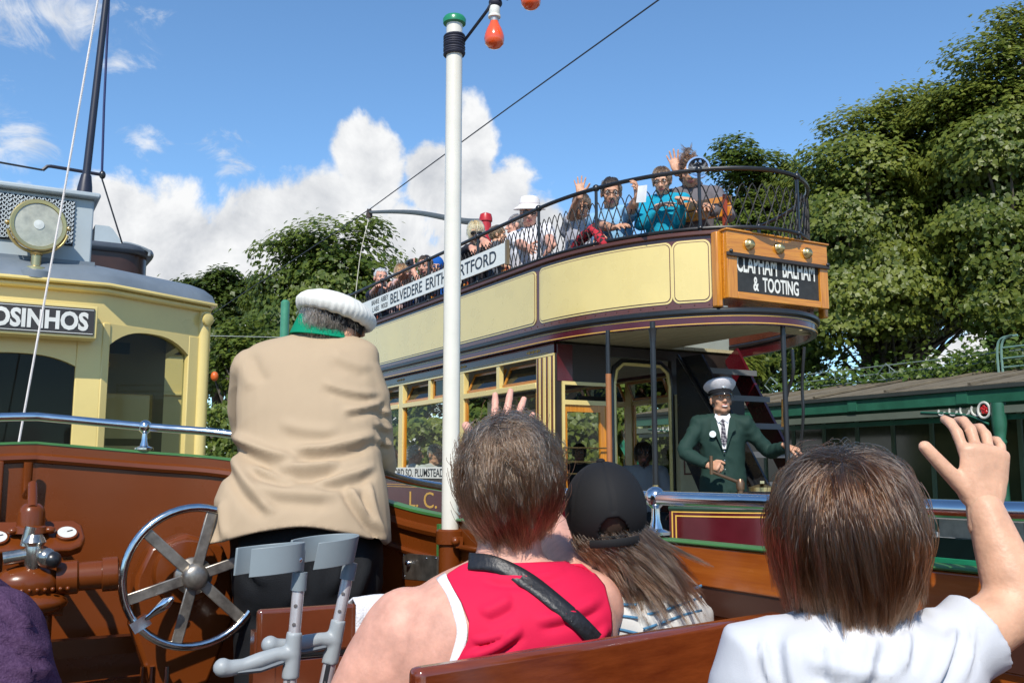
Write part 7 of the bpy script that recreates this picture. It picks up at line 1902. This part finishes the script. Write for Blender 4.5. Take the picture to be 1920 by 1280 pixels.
scalp(hp_h, Rp, 1.0, hairline(), mat('hair_under_p', (.05, .03, .02), .7), Pu)
strands(hp_h, Rp, 1.0, hairline(-.08), .08, hairmat('hair_p', (.08, .045, .025)), Pu, down_flow(), 220, 24, 8, .0006, .006, .4, .1, .6, 71, .01)
# ================================================================== crutches and towel
alu = mat('anodised_alu', (.66, .64, .65), .35, .55, var=.06, vscale=25)
gpl = mat('grey_plastic', (.20, .24, .26), .42, var=.06); gpl2 = mat('pale_grey_plastic', (.30, .33, .345), .45, var=.06)
def crutch(label, top, bot, d0, d1, cuff_dir, grip_dir, gy):
    """elbow crutch: shaft from just below the cuff down; the grip sticks out along grip_dir"""
    a, b = atd(*top, d0), atd(*bot, d1); ax = (a - b).normalized(); foot_ = b + (b - a).normalized() * ((b.z - FL) / abs(ax.z)) if ax.z else b
    foot_ = b - ax * ((b.z - FL - .02) / ax.z)
    Cr = thing('crutch', label, 'crutch', tuple(foot_), 'elbow crutches leaning on the bench')
    MB().cyl(b - ax * .02, a, .0112, n=16).build('upper_tube', alu, Cr)
    MB().cyl(foot_, b - ax * .0, .0125, n=16).build('lower_tube', alu, Cr)
    cd, gd = V(cuff_dir).normalized(), V(grip_dir).normalized()
    for k in range(6):
        p = a - ax * (.035 + .034 * k); q = p - FW * .0108
        MB().lathe([(.0035, 0), (.0035, .0018), (.001, .0022)], q, -FW, 10).build('adjust_hole', mat('hole_dark', (.10, .09, .09), .5) if k != 3 else brass, Cr)
    sd_ = cd.cross(ax).normalized()
    # sleeve and hinge plate
    MB().cyl(a - ax * .008, a + ax * .026, .0145, n=16).build('cuff_sleeve', gpl, Cr)
    MB().bar(a + ax * .026, a + ax * .068, .010, .026, FW).build('cuff_bracket', gpl, Cr, bevel=.003)
    MB().ell(a + ax * .050 - FW * .016, (.006, .006, .006)).build('rivet', chrome, Cr)
    # cuff: half-open band round the forearm
    cc = a + ax * .05 + cd * .066; vs, fs = [], []
    for i, t in enumerate(np.linspace(-.62 * PI, .80 * PI, 26)):
        d = -cd * math.cos(t) * 1.42 + sd_ * math.sin(t) * .95
        for r, z in ((.050, -.026), (.050, .026), (.0465, .026), (.0465, -.026)): vs.append(cc + d * r + ax * (z + .006 * math.cos(t)))
    for i in range(25):
        for j in range(4): fs.append((4 * i + j, 4 * i + (j + 1) % 4, 4 * i + 4 + (j + 1) % 4, 4 * i + 4 + j))
    fs += [(3, 2, 1, 0), (100, 101, 102, 103)]
    MB().add(vs, fs).build('cuff', gpl, Cr, bevel=.001)
    g0 = atd(*gy[0], gy[1])
    g0 = b + ax * ((g0 - b).dot(ax))
    mb = MB(); mb.tube([g0 - ax * .045, g0 + ax * .04], [.0165, .0150], 16); mb.tube([g0 + gd * .0, g0 + gd * .03 + ax * .004, g0 + gd * .06, g0 + gd * .09 - ax * .004, g0 + gd * .115 - ax * .004, g0 + gd * .128], [.0165, .0135, .0150, .0130, .0150, .0175], 16, dome=True)
    link('hand_grip', remesh(mb, .0035, 3, 'hand_grip'), gpl2, Cr)
    mb = MB(); mb.tube([g0 + gd * .02 - ax * .010 , g0 + gd * .06 - ax * .016, g0 + gd * .10 - ax * .012], [(.013, .006)] * 3, 10, dome=True); mb.build('grip_pad', mat('pad_grey', (.14, .16, .18), .6), Cr)
    MB().lathe([(.022, 0), (.02, .02), (.015, .05)], foot_ - ax * .015, ax, 14).build('rubber_foot', mat('rubber_grey', (.12, .12, .12), .8), Cr)
    MB().bar(b - ax * .05 - FW * .0126, b - ax * .10 - FW * .0126, .009, .0006, FW).build('size_label', ink, Cr)
crutch('grey elbow crutch nearest the brake wheel, its cuff opening left', (560, 1098), (548, 1230), 1.82, 1.80, -RT * .97 - FW * .22, -RT * .85 - FW * .45 - UP * .10, ((548, 1225), 1.80))
crutch('grey elbow crutch leaning to the right beside the white towel', (652, 1078), (628, 1195), 1.92, 1.90, -RT * .85 - FW * .5, -RT * .8 - FW * .45 + UP * .02, ((628, 1200), 1.90))
# towel over the bench back
tw = V((b2l.x, b2l.y, 0)); te = V((1.12, 2.24, 0)); td = (te - tw).normalized(); tn = V((-td.y, td.x, 0))
vs, fs = [], []
L0, L1 = (atd(662, 1130, 2.3) - tw).dot(td), (te - tw).length - .02
NU, NV = 26, 22
for i in range(NU + 1):
    u = L0 + (L1 - L0) * i / NU; base = tw + td * u
    for j in range(NV + 1):
        t = j / NV * 2 - 1
        h = abs(t) * .34; o_ = (.0 if abs(t) < .06 else (-.024 if t < 0 else .030))
        wv = .007 * mnoise.noise(V((u * 9, t * 2.2, 1))) + .003 * mnoise.noise(V((u * 30, t * 7, 4)))
        vs.append(base + tn * (o_ + wv * (1 if t > 0 else -1)) + UP * (1.646 - max(0, h - .02) + .006 * mnoise.noise(V((u * 12, 0, 0)))))
for i in range(NU):
    for j in range(NV): fs.append((i * (NV + 1) + j, i * (NV + 1) + j + 1, (i + 1) * (NV + 1) + j + 1, (i + 1) * (NV + 1) + j))
to = MB().add(vs, fs).build('towel', cloth('white_towel', (.70, .71, .74), .95, .5, 260), angle=80); md = to.modifiers.new('t', 'SOLIDIFY'); md.thickness = .006
tag(to, 'white towel draped over the bench back beside the bare shoulder', 'towel')
